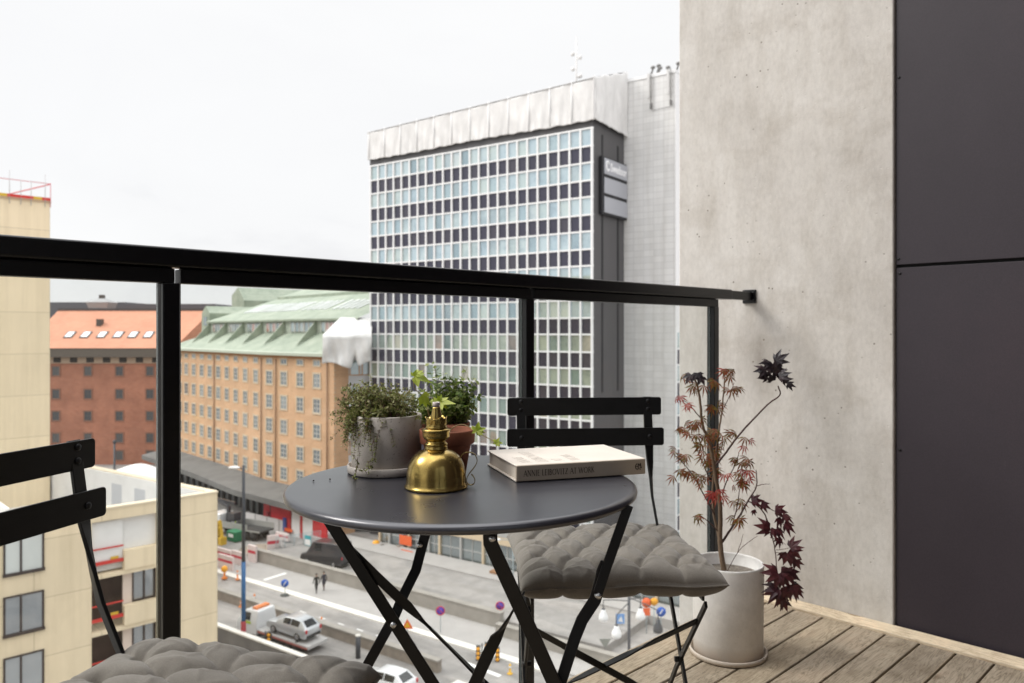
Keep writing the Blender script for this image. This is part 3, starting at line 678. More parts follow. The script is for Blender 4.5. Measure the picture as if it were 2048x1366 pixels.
b = MB(); h = .0096; T_ = 'ANNIE LEIBOVITZ AT WORK'; k = .126 / text_w(T_, h, .07)
lettering(b, T_, (.0125, -.0033, .0088), (k, 0, 0), (0, 0, 1), h, track=.07, bold=1.15); b.build('lettering', ink, sp_)
b = MB(); ex, ez = BL - .0135, .0142
for (x0, z0, x1, z1, w_) in ((-.006, .002, -.003, .005, .0016), (-.006, .002, -.006, -.003, .0018), (-.006, -.003, -.002, -.0055, .0016), (-.005, 0, .0, .0005, .0014), (-.001, -.005, -.001, .005, .0018), (-.001, .005, .002, .001, .0014), (.002, .001, .003, .0055, .0015), (.003, .0055, .0045, -.003, .0018), (.002, -.002, .0062, -.002, .0013), (.001, -.004, .004, -.0052, .0014)):
    dx, dz = x1 - x0, z1 - z0; l = math.hypot(dx, dz); px_, pz_ = -dz / l * w_ / 2, dx / l * w_ / 2
    yy = -.00325 - .00001 * len(b.f)
    b.add([(ex + x0 + px_, yy, ez + z0 + pz_), (ex + x0 - px_, yy, ez + z0 - pz_), (ex + x1 - px_, yy, ez + z1 - pz_), (ex + x1 + px_, yy, ez + z1 + pz_)], [(0, 1, 2, 3)])
b.build('emblem', ink, sp_)
b = MB()                                               # title on the front board, its lines across the short side
for txt, xq in (('ANNIE', .034), ('LEIBOVITZ', .064), ('AT', .092), ('WORK', .122)):
    lettering(b, txt, (xq, .016, BT + .0003), (0, 1, 0), (-1, 0, 0), .0165 if txt != 'LEIBOVITZ' else .0185, bold=.5)
b.build('title', gink, t)
# ------------------------------------------------------------------ brass lamp
def brassm():
    m, nt, b = nodes('old_brass'); tc = N(nt, 'ShaderNodeTexCoord')
    n = N(nt, 'ShaderNodeTexNoise', Scale=30, Detail=6, Roughness=.65); L(nt, tc.outputs['Object'], n.inputs[0])
    r = ramp(nt, [(.3, (.24, .165, .05)), (.55, (.42, .30, .095)), (.75, (.50, .37, .14))]); L(nt, n.outputs['Fac'], r.inputs['Fac']); L(nt, r.outputs[0], b.inputs['Base Color'])
    r2 = ramp(nt, [(.35, (.30,) * 3), (.7, (.12,) * 3)]); L(nt, n.outputs['Fac'], r2.inputs['Fac']); L(nt, r2.outputs[0], b.inputs['Roughness'])
    b.inputs['Metallic'].default_value = 1
    bp = N(nt, 'ShaderNodeBump', Strength=.06, Distance=.002); L(nt, n.outputs['Fac'], bp.inputs['Height']); L(nt, bp.outputs[0], b.inputs['Normal'])
    return m
brass = brassm(); tin = pm('lamp_tin_tip', (.62, .55, .52), .35, .6)
LX = Vector((-.1195, 1.207, TZ + .0004))
t = thing('oil_lamp', 'round bellied brass oil lamp without its glass, standing on the table before the pots', 'oil lamp', LX)
b = MB(); b.lathe([(.044, 0), (.0492, .0004), (.0502, .0020), (.0496, .0036), (.0478, .0052), (.0470, .009), (.0466, .018), (.0458, .026), (.0435, .036), (.0395, .0445), (.034, .0515), (.027, .0565), (.0195, .0592), (.0180, .0600)], n=96); b.build('font', brass, t)
b = MB(); b.lathe([(.0180, .0598), (.0182, .0612), (.0182, .0625), (.0178, .0630), (.0178, .0670), (.0183, .0675), (.0183, .0690), (.0172, .0698), (.0152, .0710), (.0150, .0728), (.0158, .0740), (.0190, .0762), (.0212, .0795), (.0218, .083), (.0216, .0862), (.0224, .0885), (.0232, .0902), (.0230, .0912), (.0170, .0930)], n=72); b.build('neck', brass, t)
b = MB(); prof = []; n = 72
zs = [.0925, .0945, .0955, .0985, .1000, .1035, .1070, .1100]; rs = [.0168, .0176, .0170, .0160, .0162, .0165, .0166, .0172]
vs = []
for q in range(len(zs)):
    for j in range(n):
        a = 2 * math.pi * j / n; z = zs[q]; r = rs[q] * (1 + (.035 * math.cos(12 * a) if q in (4, 5) else 0))
        if q >= 6: z += (.0030 * (q - 5) / 2) * max(0, math.cos(6 * a)) - .001
        vs.append((r * math.cos(a), r * math.sin(a), z))
b.add(vs, [(q * n + j, q * n + (j + 1) % n, (q + 1) * n + (j + 1) % n, (q + 1) * n + j) for q in range(len(zs) - 1) for j in range(n)], 0, True)
g = b.build('burner_crown', brass, t); sd_ = g.modifiers.new('s', 'SOLIDIFY'); sd_.thickness = .0008
b = MB(); b.lathe([(.0145, .093), (.0138, .099), (.0105, .1035), (.0092, .108), (.0080, .116), (.0064, .1245), (.0062, .1262)], n=40); b.build('wick_tube', brass, t)
b = MB(); b.lathe([(.0062, .1262), (.0061, .1335), (.0056, .1340), (.0052, .1335), (.0050, .128), (0, .128)], n=32); b.build('tube_tip', tin, t)
b = MB(); hp = [(1138, 985), (1130, 955), (1142, 922), (1170, 904), (1205, 902), (1240, 915), (1258, 945), (1262, 975), (1248, 1010), (1222, 1045), (1195, 1080), (1180, 1115), (1182, 1145), (1200, 1162), (1225, 1162), (1242, 1145), (1244, 1120), (1232, 1095), (1216, 1078)]
pts = [P(640 + x / 4.0175, 680 + y / 4.0175, 1.207) - LX for x, y in hp]
pts = [Vector((p.x, 0.0, p.z)) for p in pts]
sm = []
for i in range(len(pts) - 1):
    p0, p1, p2, p3 = pts[max(i - 1, 0)], pts[i], pts[i + 1], pts[min(i + 2, len(pts) - 1)]
    for k in range(4):
        u = k / 4; sm.append(.5 * ((2 * p1) + (p2 - p0) * u + (2 * p0 - 5 * p1 + 4 * p2 - p3) * u * u + (3 * p1 - p0 - 3 * p2 + p3) * u ** 3))
sm.append(pts[-1])
b.bar(sm, [(0, 1, 0)] * len(sm), .0065, .0012); b.build('handle', brass, t, bevel=.0003)
for px, py in ((627, 963), (660, 960)):
    q = G(px, py, TZ); o = MB(); o.ell((0, 0, .0012), .0017, .0013, .0012, n=7, k=4)
    o = o.build('soil_crumb', pm('soil_crumb', (.03, .02, .015), .9)); o.location = q + Vector((0, 0, .0003)); tag(o, 'tiny dark crumb of soil on the bare left side of the table', 'crumb', 'soil crumbs on the table')

# ------------------------------------------------------------------ pots
def ceramic(name, col, speck, rough=.7, stain=None):
    m, nt, b = nodes(name); tc = N(nt, 'ShaderNodeTexCoord')
    n = N(nt, 'ShaderNodeTexNoise', Scale=22, Detail=7, Roughness=.7); L(nt, tc.outputs['Object'], n.inputs[0])
    r = ramp(nt, [(.3, tuple(c * .82 for c in col)), (.7, col)]); L(nt, n.outputs['Fac'], r.inputs['Fac'])
    n2 = N(nt, 'ShaderNodeTexNoise', Scale=330, Detail=2); L(nt, tc.outputs['Object'], n2.inputs[0]); r2 = ramp(nt, [(.27, speck), (.36, (1, 1, 1))]); L(nt, n2.outputs['Fac'], r2.inputs['Fac'])
    x = N(nt, 'ShaderNodeMix', data_type='RGBA', blend_type='MULTIPLY'); x.inputs[0].default_value = 1; L(nt, r.outputs[0], x.inputs[6]); L(nt, r2.outputs[0], x.inputs[7]); out = x.outputs[2]
    if stain:
        sp = N(nt, 'ShaderNodeSeparateXYZ'); L(nt, tc.outputs['Object'], sp.inputs[0])
        mr = N(nt, 'ShaderNodeMapRange'); mr.inputs['From Min'].default_value = stain[0]; mr.inputs['From Max'].default_value = stain[1]; mr.inputs['To Min'].default_value = 1; mr.inputs['To Max'].default_value = 0; L(nt, sp.outputs['Z'], mr.inputs['Value'])
        mm = N(nt, 'ShaderNodeMath', operation='MULTIPLY'); L(nt, mr.outputs[0], mm.inputs[0]); L(nt, n.outputs['Fac'], mm.inputs[1])
        y = N(nt, 'ShaderNodeMix', data_type='RGBA'); L(nt, mm.outputs[0], y.inputs[0]); L(nt, out, y.inputs[6]); y.inputs[7].default_value = (*stain[2], 1); out = y.outputs[2]
    L(nt, out, b.inputs['Base Color']); b.inputs['Roughness'].default_value = rough
    bp = N(nt, 'ShaderNodeBump', Strength=.15, Distance=.001); L(nt, n2.outputs['Fac'], bp.inputs['Height']); L(nt, bp.outputs[0], b.inputs['Normal'])
    return m
stone = ceramic('speckled_concrete', (.66, .60, .54), (.45, .4, .36))
white = ceramic('white_stoneware', (.84, .815, .79), (.86, .82, .80), .6, stain=(.012, .05, (.45, .30, .17)))
stonesau = ceramic('saucer_stone', (.68, .61, .53), (.5, .42, .36), stain=(-.005, .02, (.38, .26, .16)))
terra = ceramic('terracotta', (.29, .095, .048), (.6, .5, .45), .8)
soil = pm('potting_soil', (.035, .022, .015), .95, var=.6, scale=120, bump=1.0, bscale=160)
dsoil = pm('grey_gravelly_soil', (.22, .19, .16), .95, var=.5, scale=160, bump=.8, bscale=200)
def soil_disc(r, z, mt, par, seed):
    rg = random.Random(seed); b = MB(); n = 28
    vs = [(0, 0, z + .002)]
    for q in range(1, 6):
        for j in range(n):
            a = 2 * math.pi * j / n; vs.append((r * q / 5 * math.cos(a), r * q / 5 * math.sin(a), z + rg.uniform(-.003, .003) * (q < 5)))
    fs = [(0, 1 + j, 1 + (j + 1) % n) for j in range(n)] + [(1 + q * n + j, 1 + (q + 1) * n + j, 1 + (q + 1) * n + (j + 1) % n, 1 + q * n + (j + 1) % n) for q in range(4) for j in range(n)]
    b.add(vs, fs, 0, True); return b.build('soil', mt, par)
# white speckled planter with thyme
TH = Vector((-.2205, 1.345, TZ + .0004))
t = thing('potted_thyme', 'speckled pale concrete pot on its saucer full of trailing brown and green thyme', 'potted herb', TH)
b = MB(); b.lathe([(0, 0), (.0655, 0), (.0675, .002), (.0678, .013), (.0666, .0145), (.0650, .0135), (.0645, .004), (0, .004)], n=72); b.build('saucer', stone, t)
b = MB(); b.lathe([(0, .0045), (.0590, .0045), (.0605, .006), (.0615, .099), (.0607, .1006), (.0585, .1006), (.0575, .099), (.0572, .08), (0, .08)], n=72); b.build('pot', stone, t)
soil_disc(.057, .087, soil, t, 1)
rg = random.Random(21)
thl = rnd('thyme_leaf', [(0, (.07, .08, .025)), (.3, (.17, .20, .055)), (.6, (.28, .30, .09)), (.85, (.38, .38, .16)), (.97, (.40, .36, .17)), (1, (.26, .14, .08))], .5, trans=.35)
ths = pm('thyme_stem', (.16, .075, .055), .7)
lf, st = MB(), MB()
def sprig(p0, p1, sag, nl, size, rg, lf, st, r0=.0006, wob=.006, curl=0.0, lw=.5, dens=2):
    p0, p1 = Vector(p0), Vector(p1); k = 9; pts = []
    w1 = Vector((rg.uniform(-1, 1), rg.uniform(-1, 1), rg.uniform(-1, 1))) * wob
    for i in range(k + 1):
        u = i / k; p = p0.lerp(p1, u) + Vector((0, 0, sag * 4 * u * (1 - u))) + w1 * math.sin(u * 5) + Vector((rg.uniform(-1, 1), rg.uniform(-1, 1), rg.uniform(-1, 1))) * wob * .22
        pts.append(p)
    st.tube(pts, [r0 * (1.2 - .6 * i / k) for i in range(k + 1)], 4)
    for q in range(nl):
        u = .16 + .84 * (q + rg.random() * .6) / nl; i = min(k - 1, int(u * k)); f = u * k - i
        p = pts[i].lerp(pts[i + 1], min(1, f)); tg = (pts[i + 1] - pts[i]).normalized()
        a0 = rg.random() * 6.28
        for j in range(dens):
            a = a0 + 2 * math.pi * j / dens; o1 = tg.orthogonal().normalized(); o2 = tg.cross(o1); dr = (o1 * math.cos(a) + o2 * math.sin(a)) * 1.0 + tg * rg.uniform(.1, .9)
            lf.leaf(p, dr, tg + Vector((rg.uniform(-.3, .3),) * 3), size * rg.uniform(.6, 1.25) * (1 - .25 * u), size * lw * rg.uniform(.7, 1.2), fold=.12, droop=.1)
def relp(px, py, Z, o): return P(px, py, Z) - o
for i in range(190):                                    # the mound
    a = rg.random() * 6.28; r = .055 * math.sqrt(rg.random()); p0 = Vector((r * math.cos(a), r * math.sin(a), .088))
    px = rg.uniform(666, 838); 
    topy = 764 + 24 * abs((px - 735) / 90) ** 2 + rg.uniform(-4, 10); y = topy + (rg.random() ** 1.1) * 78
    p1 = relp(px, y, 1.345 + rg.uniform(-.06, .05), TH)
    sprig(p0, p1, rg.uniform(.004, .022), rg.randint(11, 17), .0086, rg, lf, st, r0=.0004, wob=.010, lw=.46)
for px, y in ((738, 745), (690, 772), (700, 770), (728, 762), (779, 752), (800, 765), (765, 772), (815, 770), (752, 778), (672, 800), (664, 826), (668, 850), (666, 872), (680, 868), (790, 776)):
    p1 = relp(px, y, 1.345 + rg.uniform(-.03, .03), TH); sprig((p1.x * .5, p1.y * .5, .09), p1, .006, 14, .0082, rg, lf, st, r0=.0004, wob=.006)
for i in range(56):                                     # falling over the left front of the rim
    a = math.radians(rg.triangular(165, 300, 215)); p0 = Vector((.045 * math.cos(a), .045 * math.sin(a), .098)); h = rg.uniform(.008, .045) if rg.random() < .88 else rg.uniform(.045, .075)
    rr = .0655 + rg.uniform(0, .010); p1 = Vector((rr * math.cos(a + rg.uniform(-.1, .1)), rr * math.sin(a), max(.022, .098 - h)))
    sprig(p0, p1, .018, rg.randint(11, 16), .0084, rg, lf, st, r0=.0004, wob=.008)
for chain in (((722, 880), (716, 915), (711, 955), (709, 980)), ((748, 880), (742, 920), (733, 948), (715, 935), (706, 905)), ((756, 870), (750, 905), (744, 930), (740, 936)), ((735, 850), (712, 880), (706, 918))):
    pts = [relp(x, y, 1.272 if y < 970 else 1.262, TH) for x, y in chain]; pts = [Vector((p.x, p.y, max(p.z, .0015))) for p in pts]
    for a, c in zip(pts, pts[1:]): sprig(a, c, .0, 6, .0072, rg, lf, st, r0=.0005, wob=.003)
st.build('stems', ths, t); lf.build('leaves', thl, t)
# terracotta pots
potprof = [(0, 0), (.030, 0), (.0315, .001), (.0405, .053), (.0402, .0545), (.0455, .0548), (.0466, .056), (.0480, .0765), (.0472, .0782), (.0450, .0782), (.0440, .077), (.0425, .06), (0, .06)]
FP = Vector((-.111, 1.312, TZ + .0004)); BP = Vector((-.126, 1.418, TZ + .0004))
t = thing('potted_vine', 'terracotta pot half hidden by the brass lamp, with a few lime green vine leaves', 'potted plant', FP)
pot = MB(); pot.lathe(potprof, n=64); pot.build('pot', terra, t); soil_disc(.0430, .068, soil, t, 2)
lime = rnd('lime_leaf', [(0, (.30, .40, .03)), (.5, (.42, .50, .05)), (1, (.52, .58, .12))], .45, trans=.35)
vst = pm('vine_stem', (.33, .24, .10), .6)
lf, st = MB(), MB()
def lobed(b, p, d, nrm, s, lobes=((0, 1.0, .52), (58, .78, .46), (-58, .78, .46)), droop=.25):
    d = Vector(d).normalized(); nrm = Vector(nrm); nrm = (nrm - d * nrm.dot(d)); nrm = nrm.normalized() if nrm.length > 1e-6 else d.orthogonal().normalized()
    for a, l, wd in lobes:
        dd = Matrix.Rotation(R(a), 3, nrm) @ d; b.leaf(p, dd, nrm, s * l, s * wd, fold=.10, droop=droop)
def vine(pxs, Zs, rr=.0011):
    pts = [relp(x, y, z, FP) for (x, y), z in zip(pxs, Zs)]; sm = []
    for i in range(len(pts) - 1):
        p0, p1, p2, p3 = pts[max(i - 1, 0)], pts[i], pts[i + 1], pts[min(i + 2, len(pts) - 1)]
        for k in range(5):
            u = k / 5; sm.append(.5 * ((2 * p1) + (p2 - p0) * u + (2 * p0 - 5 * p1 + 4 * p2 - p3) * u * u + (3 * p1 - p0 - 3 * p2 + p3) * u ** 3))
    sm.append(pts[-1]); st.tube(sm, [rr * (1 - .4 * i / len(sm)) for i in range(len(sm))], 6)
vine([(886, 872), (898, 862), (908, 854), (922, 849), (936, 853), (952, 864), (972, 874), (992, 886)], [1.31, 1.305, 1.30, 1.295, 1.29, 1.285, 1.28, 1.275])
vine([(862, 845), (852, 812), (842, 789), (830, 778), (827, 762), (829, 752)], [1.31, 1.30, 1.29, 1.285, 1.28, 1.28])
vine([(876, 856), (872, 830), (874, 808)], [1.315, 1.31, 1.30], .0008)
vine([(864, 850), (858, 826), (856, 812)], [1.31, 1.30, 1.295], .0008)
def L_(px, py, Z, dx, dz, s, ny=-.8, droop=.2, lb=None):
    kw = {'lobes': lb} if lb else {}
    lobed(lf, relp(px, py, Z, FP), (dx, rg.uniform(-.2, .2), dz), (.2, ny, .75), s, droop=droop, **kw)
L_(829, 752, 1.28, 1, -.25, .031, -.55); L_(828, 753, 1.28, .2, .6, .013); L_(829, 757, 1.28, -.3, -.7, .008); L_(832, 748, 1.28, .5, .3, .014)
L_(843, 790, 1.288, .8, -.8, .024); L_(846, 797, 1.29, .5, -1, .018); L_(862, 808, 1.292, .8, .5, .014)
L_(876, 804, 1.30, 1, .0, .032, -.4, .1); L_(875, 806, 1.30, .3, .7, .017); L_(876, 808, 1.30, .9, -.25, .020); L_(873, 812, 1.30, .7, -.5, .014); L_(880, 802, 1.30, -.3, .8, .012)
for dx, dz, s in ((.2, 1, .017), (.9, .4, .017), (-.8, .5, .013), (.5, -.4, .011), (.9, -.1, .015)): L_(954, 862, 1.283, dx, dz, s)
for dx, dz, s in ((.4, .8, .011), (1, .1, .011), (-.4, .4, .009), (.6, -.4, .009), (1, .4, .008)): L_(993, 886, 1.275, dx, dz, s)
st.build('stems', vst, t); lf.build('leaves', lime, t)
t = thing('potted_shrub', 'dark green small leaved bush in the terracotta pot farther back on the table', 'potted plant', BP)
pot = MB(); pot.lathe(potprof, n=64); pot.build('pot', terra, t); soil_disc(.0430, .069, soil, t, 4)
bsh = rnd('shrub_leaf', [(0, (.05, .09, .015)), (.35, (.12, .19, .03)), (.65, (.24, .31, .06)), (.88, (.40, .46, .16)), (1, (.58, .60, .36))], .5, trans=.4, spec=.3)
bss = pm('shrub_stem', (.16, .17, .07), .6)
lf, st = MB(), MB(); rg = random.Random(77)
for i in range(112):
    a = rg.random() * 6.28; r = .035 * math.sqrt(rg.random()); p0 = Vector((r * math.cos(a), r * math.sin(a), .07))
    px = 895 + rg.gauss(0, 44); px = max(832, min(956, px)); top = 752 + .012 * (px - 900) ** 2 * (.5 if px > 900 else 1); y = rg.uniform(top, 825)
    p1 = relp(px, y, 1.418 + rg.uniform(-.045, .04), BP); sprig(p0, p1, rg.uniform(-.004, .006), rg.randint(5, 9), 0.0142, rg, lf, st, r0=.0006, wob=.012, lw=.62)
for px, y in ((872, 722), (868, 735), (885, 738), (913, 742), (922, 745), (944, 752), (955, 757), (960, 764), (938, 745), (945, 800), (855, 750), (902, 748), (862, 728)):
    p1 = relp(px, y, 1.418 + rg.uniform(-.03, .03), BP); sprig((p1.x * .3, p1.y * .3, .08), p1, .003, 7, .0135, rg, lf, st, r0=.0007, wob=.008, lw=.66)
for i in range(130):
    a = rg.random() * 6.28; r = .04 * math.sqrt(rg.random()); p0 = Vector((r * math.cos(a), r * math.sin(a), .07)); p1 = p0 * 1.15 + Vector((rg.uniform(-.01, .01), rg.uniform(-.01, .01), rg.uniform(.02, .06))); sprig(p0, p1, 0, 6, .0088, rg, lf, st, r0=.0005, wob=.006, lw=.6)
st.build('stems', bss, t); lf.build('leaves', bsh, t)

# ------------------------------------------------------------------ maple in the tall white pot
MP = Vector((.647, 2.292, .0004))
t = thing('potted_maple', 'tall white cylinder pot with a sparse red and orange leaved maple by the wall', 'potted tree', MP)
b = MB(); b.lathe([(0, 0), (.108, 0), (.112, .002), (.1135, .014), (.1115, .0155), (.108, .014), (.107, .005), (0, .005)], n=80); b.build('saucer', stonesau, t)
b = MB(); b.lathe([(0, .006), (.098, .006), (.1012, .0085), (.1035, .268), (.1030, .2715), (.1010, .2725), (.0985, .271), (.0975, .268), (.0965, .228), (0, .228)], n=96); b.build('pot', white, t)
soil_disc(.0965, .236, dsoil, t, 6)
bark = pm('maple_bark', (.17, .115, .075), .8, var=.35, scale=60, stretch=(1, 1, .2)); twig = pm('maple_twig', (.075, .035, .03), .7)
tr, tw = MB(), MB(); rg = random.Random(11)
def branch(b, pxs, r0, r1, z0=0.0, z1=0.0):
    k = len(pxs); pts = [relp(x, y, 2.292 + z0 + (z1 - z0) * i / (k - 1), MP) for i, (x, y) in enumerate(pxs)]; sm = []
    for i in range(k - 1):
        p0, p1, p2, p3 = pts[max(i - 1, 0)], pts[i], pts[i + 1], pts[min(i + 2, k - 1)]
        for q in range(5):
            u = q / 5; sm.append(.5 * ((2 * p1) + (p2 - p0) * u + (2 * p0 - 5 * p1 + 4 * p2 - p3) * u * u + (3 * p1 - p0 - 3 * p2 + p3) * u ** 3) + Vector((rg.uniform(-1, 1), 0, rg.uniform(-1, 1))) * .0006)
    sm.append(pts[-1]); b.tube(sm, [r0 + (r1 - r0) * i / (len(sm) - 1) for i in range(len(sm))], 8); return sm
branch(tr, [(1448, 1141), (1443, 1110), (1440, 1080), (1441, 1040), (1439, 1000), (1432, 960), (1425, 915), (1418, 880), (1405, 850), (1400, 800), (1394, 770), (1384, 752)], .0085, .0026, 0, -.03)
branch(tr, [(1443, 1108), (1437, 1070), (1428, 1030), (1425, 990), (1428, 940)], .005, .0028, 0, .02)
branch(tr, [(1428, 955), (1432, 915), (1438, 860), (1444, 820), (1449, 760), (1450, 742)], .004, .0016, .01, .05)
branch(tw, [(1432, 930), (1452, 905), (1478, 870), (1510, 835), (1540, 805), (1560, 790), (1556, 772)], .0034, .0018, .0, -.05)
branch(tw, [(1440, 1090), (1462, 1058), (1480, 1030), (1500, 995), (1513, 972), (1512, 940)], .0042, .0012, .0, -.04)
branch(tw, [(1513, 972), (1524, 969), (1540, 968)], .0015, .0006, -.04, -.05)
branch(tw, [(1436, 1062), (1415, 1042), (1398, 1030)], .002, .001, 0, -.03)
branch(tw, [(1430, 1030), (1405, 985), (1385, 950), (1365, 925), (1344, 905)], .0022, .0008, 0, -.06)
branch(tw, [(1420, 960), (1405, 925), (1385, 880), (1374, 865), (1354, 853)], .002, .0007, .0, .03)
branch(tw, [(1400, 835), (1388, 820), (1378, 808), (1366, 800)], .0016, .0008, -.02, -.05)
branch(tw, [(1445, 990), (1452, 965), (1470, 930), (1478, 905)], .0022, .001, 0, .04)
branch(tw, [(1462, 1058), (1474, 1015), (1478, 985), (1482, 960)], .002, .001, -.01, .03)
branch(tw, [(1455, 1142), (1475, 1105), (1500, 1082), (1515, 1072)], .0012, .0006, -.02, -.08)
branch(tw, [(1474, 1108), (1482, 1085), (1486, 1068)], .001, .0006, -.03, -.06)
branch(tw, [(1445, 820), (1460, 790), (1468, 765)], .0014, .0007, .03, .05)
branch(tw, [(1497, 1003), (1515, 1012), (1530, 1030), (1541, 1060), (1550, 1100), (1554, 1150), (1558, 1175)], .0022, .0012, -.03, -.09)
branch(tw, [(1524, 1012), (1545, 1020), (1565, 1035), (1580, 1055)], .0014, .0007, -.05, -.09)
branch(tw, [(1552, 1100), (1570, 1098), (1582, 1095)], .0010, .0006, -.08, -.1)
branch(tw, [(1552, 1105), (1566, 1108), (1580, 1120)], .0010, .0006, -.08, -.1)
branch(tw, [(1540, 1075), (1560, 1082), (1572, 1090)], .0009, .0006, -.07, -.09)
tr.build('trunk', bark, t); tw.build('branches', twig, t)
mix = rnd('maple_leaf_mixed', [(0, (.135, .11, .02)), (.25, (.21, .075, .02)), (.5, (.29, .07, .025)), (.75, (.13, .065, .022)), (1, (.23, .16, .03))], .5, trans=.25)
redl = rnd('maple_leaf_red', [(0, (.30, .025, .03)), (.5, (.42, .05, .035)), (1, (.36, .09, .05))], .5, trans=.3)
dark = rnd('maple_leaf_dark', [(0, (.020, .014, .018)), (.5, (.030, .020, .024)), (1, (.045, .022, .026))], .4, trans=.1)
burg = rnd('maple_leaf_burgundy', [(0, (.045, .010, .015)), (.5, (.075, .016, .022)), (1, (.125, .030, .034))], .4, trans=.2)
lm, lr, ld, lb = MB(), MB(), MB(), MB()
NARROW = [(a, 1 - abs(a) / 170, .125) for a in (0, 27, -27, 58, -58)]
BROAD = [(0, 1.0, .40), (38, .90, .36), (-38, .90, .36), (78, .60, .26), (-78, .60, .26)]
DROOP = [(0, 1.0, .38), (34, .92, .33), (-34, .92, .33), (66, .6, .24), (-66, .6, .24)]
def cluster(b, px, py, dz, n, s, lobes, spread=12, droop=.35, dirx=0):
    for i in range(max(1, round(n * .58))):
        x, y = px + rg.uniform(-spread, spread), py + rg.uniform(-spread * .7, spread * .7)
        p = relp(x, y, 2.292 + dz + rg.uniform(-.04, .04), MP); d = Vector((rg.uniform(-1, 1) + dirx, rg.uniform(-.8, .3), rg.uniform(-1.5, -.35)))
        lobed(b, p, d, (rg.uniform(-.4, .4), -1, rg.uniform(.2, .9)), s * rg.uniform(.75, 1.2), lobes, droop)
for px, py, n in ((1372, 750, 3), (1455, 740, 5), (1470, 745, 4), (1478, 768, 5), (1462, 775, 4), (1440, 762, 4), (1428, 762, 3), (1400, 772, 3), (1382, 778, 3), (1430, 808, 5), (1444, 812, 3), (1390, 845, 6), (1375, 850, 4), (1405, 840, 4), (1385, 868, 6), (1398, 866, 5), (1365, 858, 3), (1432, 865, 6), (1420, 870, 5), (1448, 872, 4), (1464, 868, 4), (1480, 870, 3), (1410, 905, 5), (1430, 905, 7), (1420, 925, 5), (1440, 898, 5), (1370, 915, 5), (1358, 912, 2), (1352, 895, 2), (1380, 945, 5), (1395, 950, 5), (1410, 955, 4), (1350, 945, 2), (1368, 940, 3), (1410, 965, 4), (1475, 925, 6), (1490, 918, 5), (1462, 918, 3), (1488, 945, 6), (1480, 965, 6), (1470, 968, 4), (1476, 1000, 5), (1468, 1032, 4), (1478, 1038, 3), (1396, 1030, 4), (1345, 900, 1), (1428, 940, 5), (1436, 885, 4), (1405, 885, 5)):
    cluster(lm, px, py, rg.uniform(-.06, .05), n, .036, NARROW, 11, .3)
for px, py, n in ((1366, 792, 2), (1372, 805, 3), (1358, 800, 1), (1434, 980, 5), (1428, 985, 4), (1448, 948, 3), (1440, 990, 3), (1493, 960, 3), (1486, 955, 2), (1500, 880, 2), (1493, 890, 2), (1446, 738, 3), (1490, 935, 3)):
    cluster(lr, px, py, rg.uniform(-.07, .03), n, .037, NARROW, 8, .3)
for px, py, n in ((1388, 746, 2), (1398, 748, 3)):
    cluster(ld, px, py, -.03, n, .034, BROAD, 7, .25)
for px, py, dx, s in ((1530, 740, -.6, .045), (1540, 725, -.2, .05), (1552, 722, .3, .052), (1535, 755, -.8, .045), (1548, 745, 0, .045), (1558, 752, .3, .045), (1565, 760, 1, .04), (1545, 762, -.3, .038), (1550, 735, .1, .045), (1574, 768, .8, .035), (1552, 742, .5, .05), (1546, 735, -.5, .05), (1556, 738, -.2, .045)):
    p = relp(px, py, 2.245 + rg.uniform(-.02, .02), MP); lobed(ld, p, (dx, -.2, rg.uniform(-.3, .7)), (rg.uniform(-.4, .4), -1, rg.uniform(.2, .9)), s * .84, BROAD, .25)
for px, py, dx, dz, s in ((1503, 1002, 1, .15, .040), (1522, 1008, .9, -.3, .036), (1506, 1020, .4, -.8, .02), (1550, 1020, 1, -.1, .042), (1565, 1030, .8, -.4, .045), (1556, 1035, .4, -.9, .04), (1568, 1048, .9, -.5, .045), (1540, 1057, -1, .3, .052), (1538, 1060, -.6, -.7, .045), (1541, 1060, .8, -.4, .045), (1552, 1058, .7, -.6, .042), (1556, 1075, .3, -1, .036), (1580, 1096, .8, .8, .045), (1580, 1098, .9, -.7, .05), (1576, 1106, .2, -1, .045), (1566, 1104, .1, -1, .036), (1590, 1120, .5, -1, .035),
                          (1556, 1145, -1, .1, .055), (1557, 1147, -.3, -.9, .052), (1560, 1146, .5, -.8, .056), (1562, 1142, 1, -.2, .05), (1575, 1143, .9, -.5, .05), (1558, 1176, -1, .0, .056), (1556, 1180, -.6, -.7, .054), (1562, 1182, .2, -1, .06), (1572, 1172, .3, -.9, .05), (1582, 1170, .8, -.6, .056), (1585, 1172, .4, -.9, .045), (1566, 1200, .4, -1, .04)):
    p = relp(px, py, 2.292 - .07 + rg.uniform(-.025, .025), MP); lobed(lb, p, (dx, -.25, dz), (rg.uniform(-.7, .7), -1, rg.uniform(.1, 1.3)), s * .95, DROOP, .3) if rg.random() < .93 else None
lm.build('orange_green_leaves', mix, t); lr.build('red_leaves', redl, t); ld.build('dark_leaves', dark, t); lb.build('burgundy_leaves', burg, t)
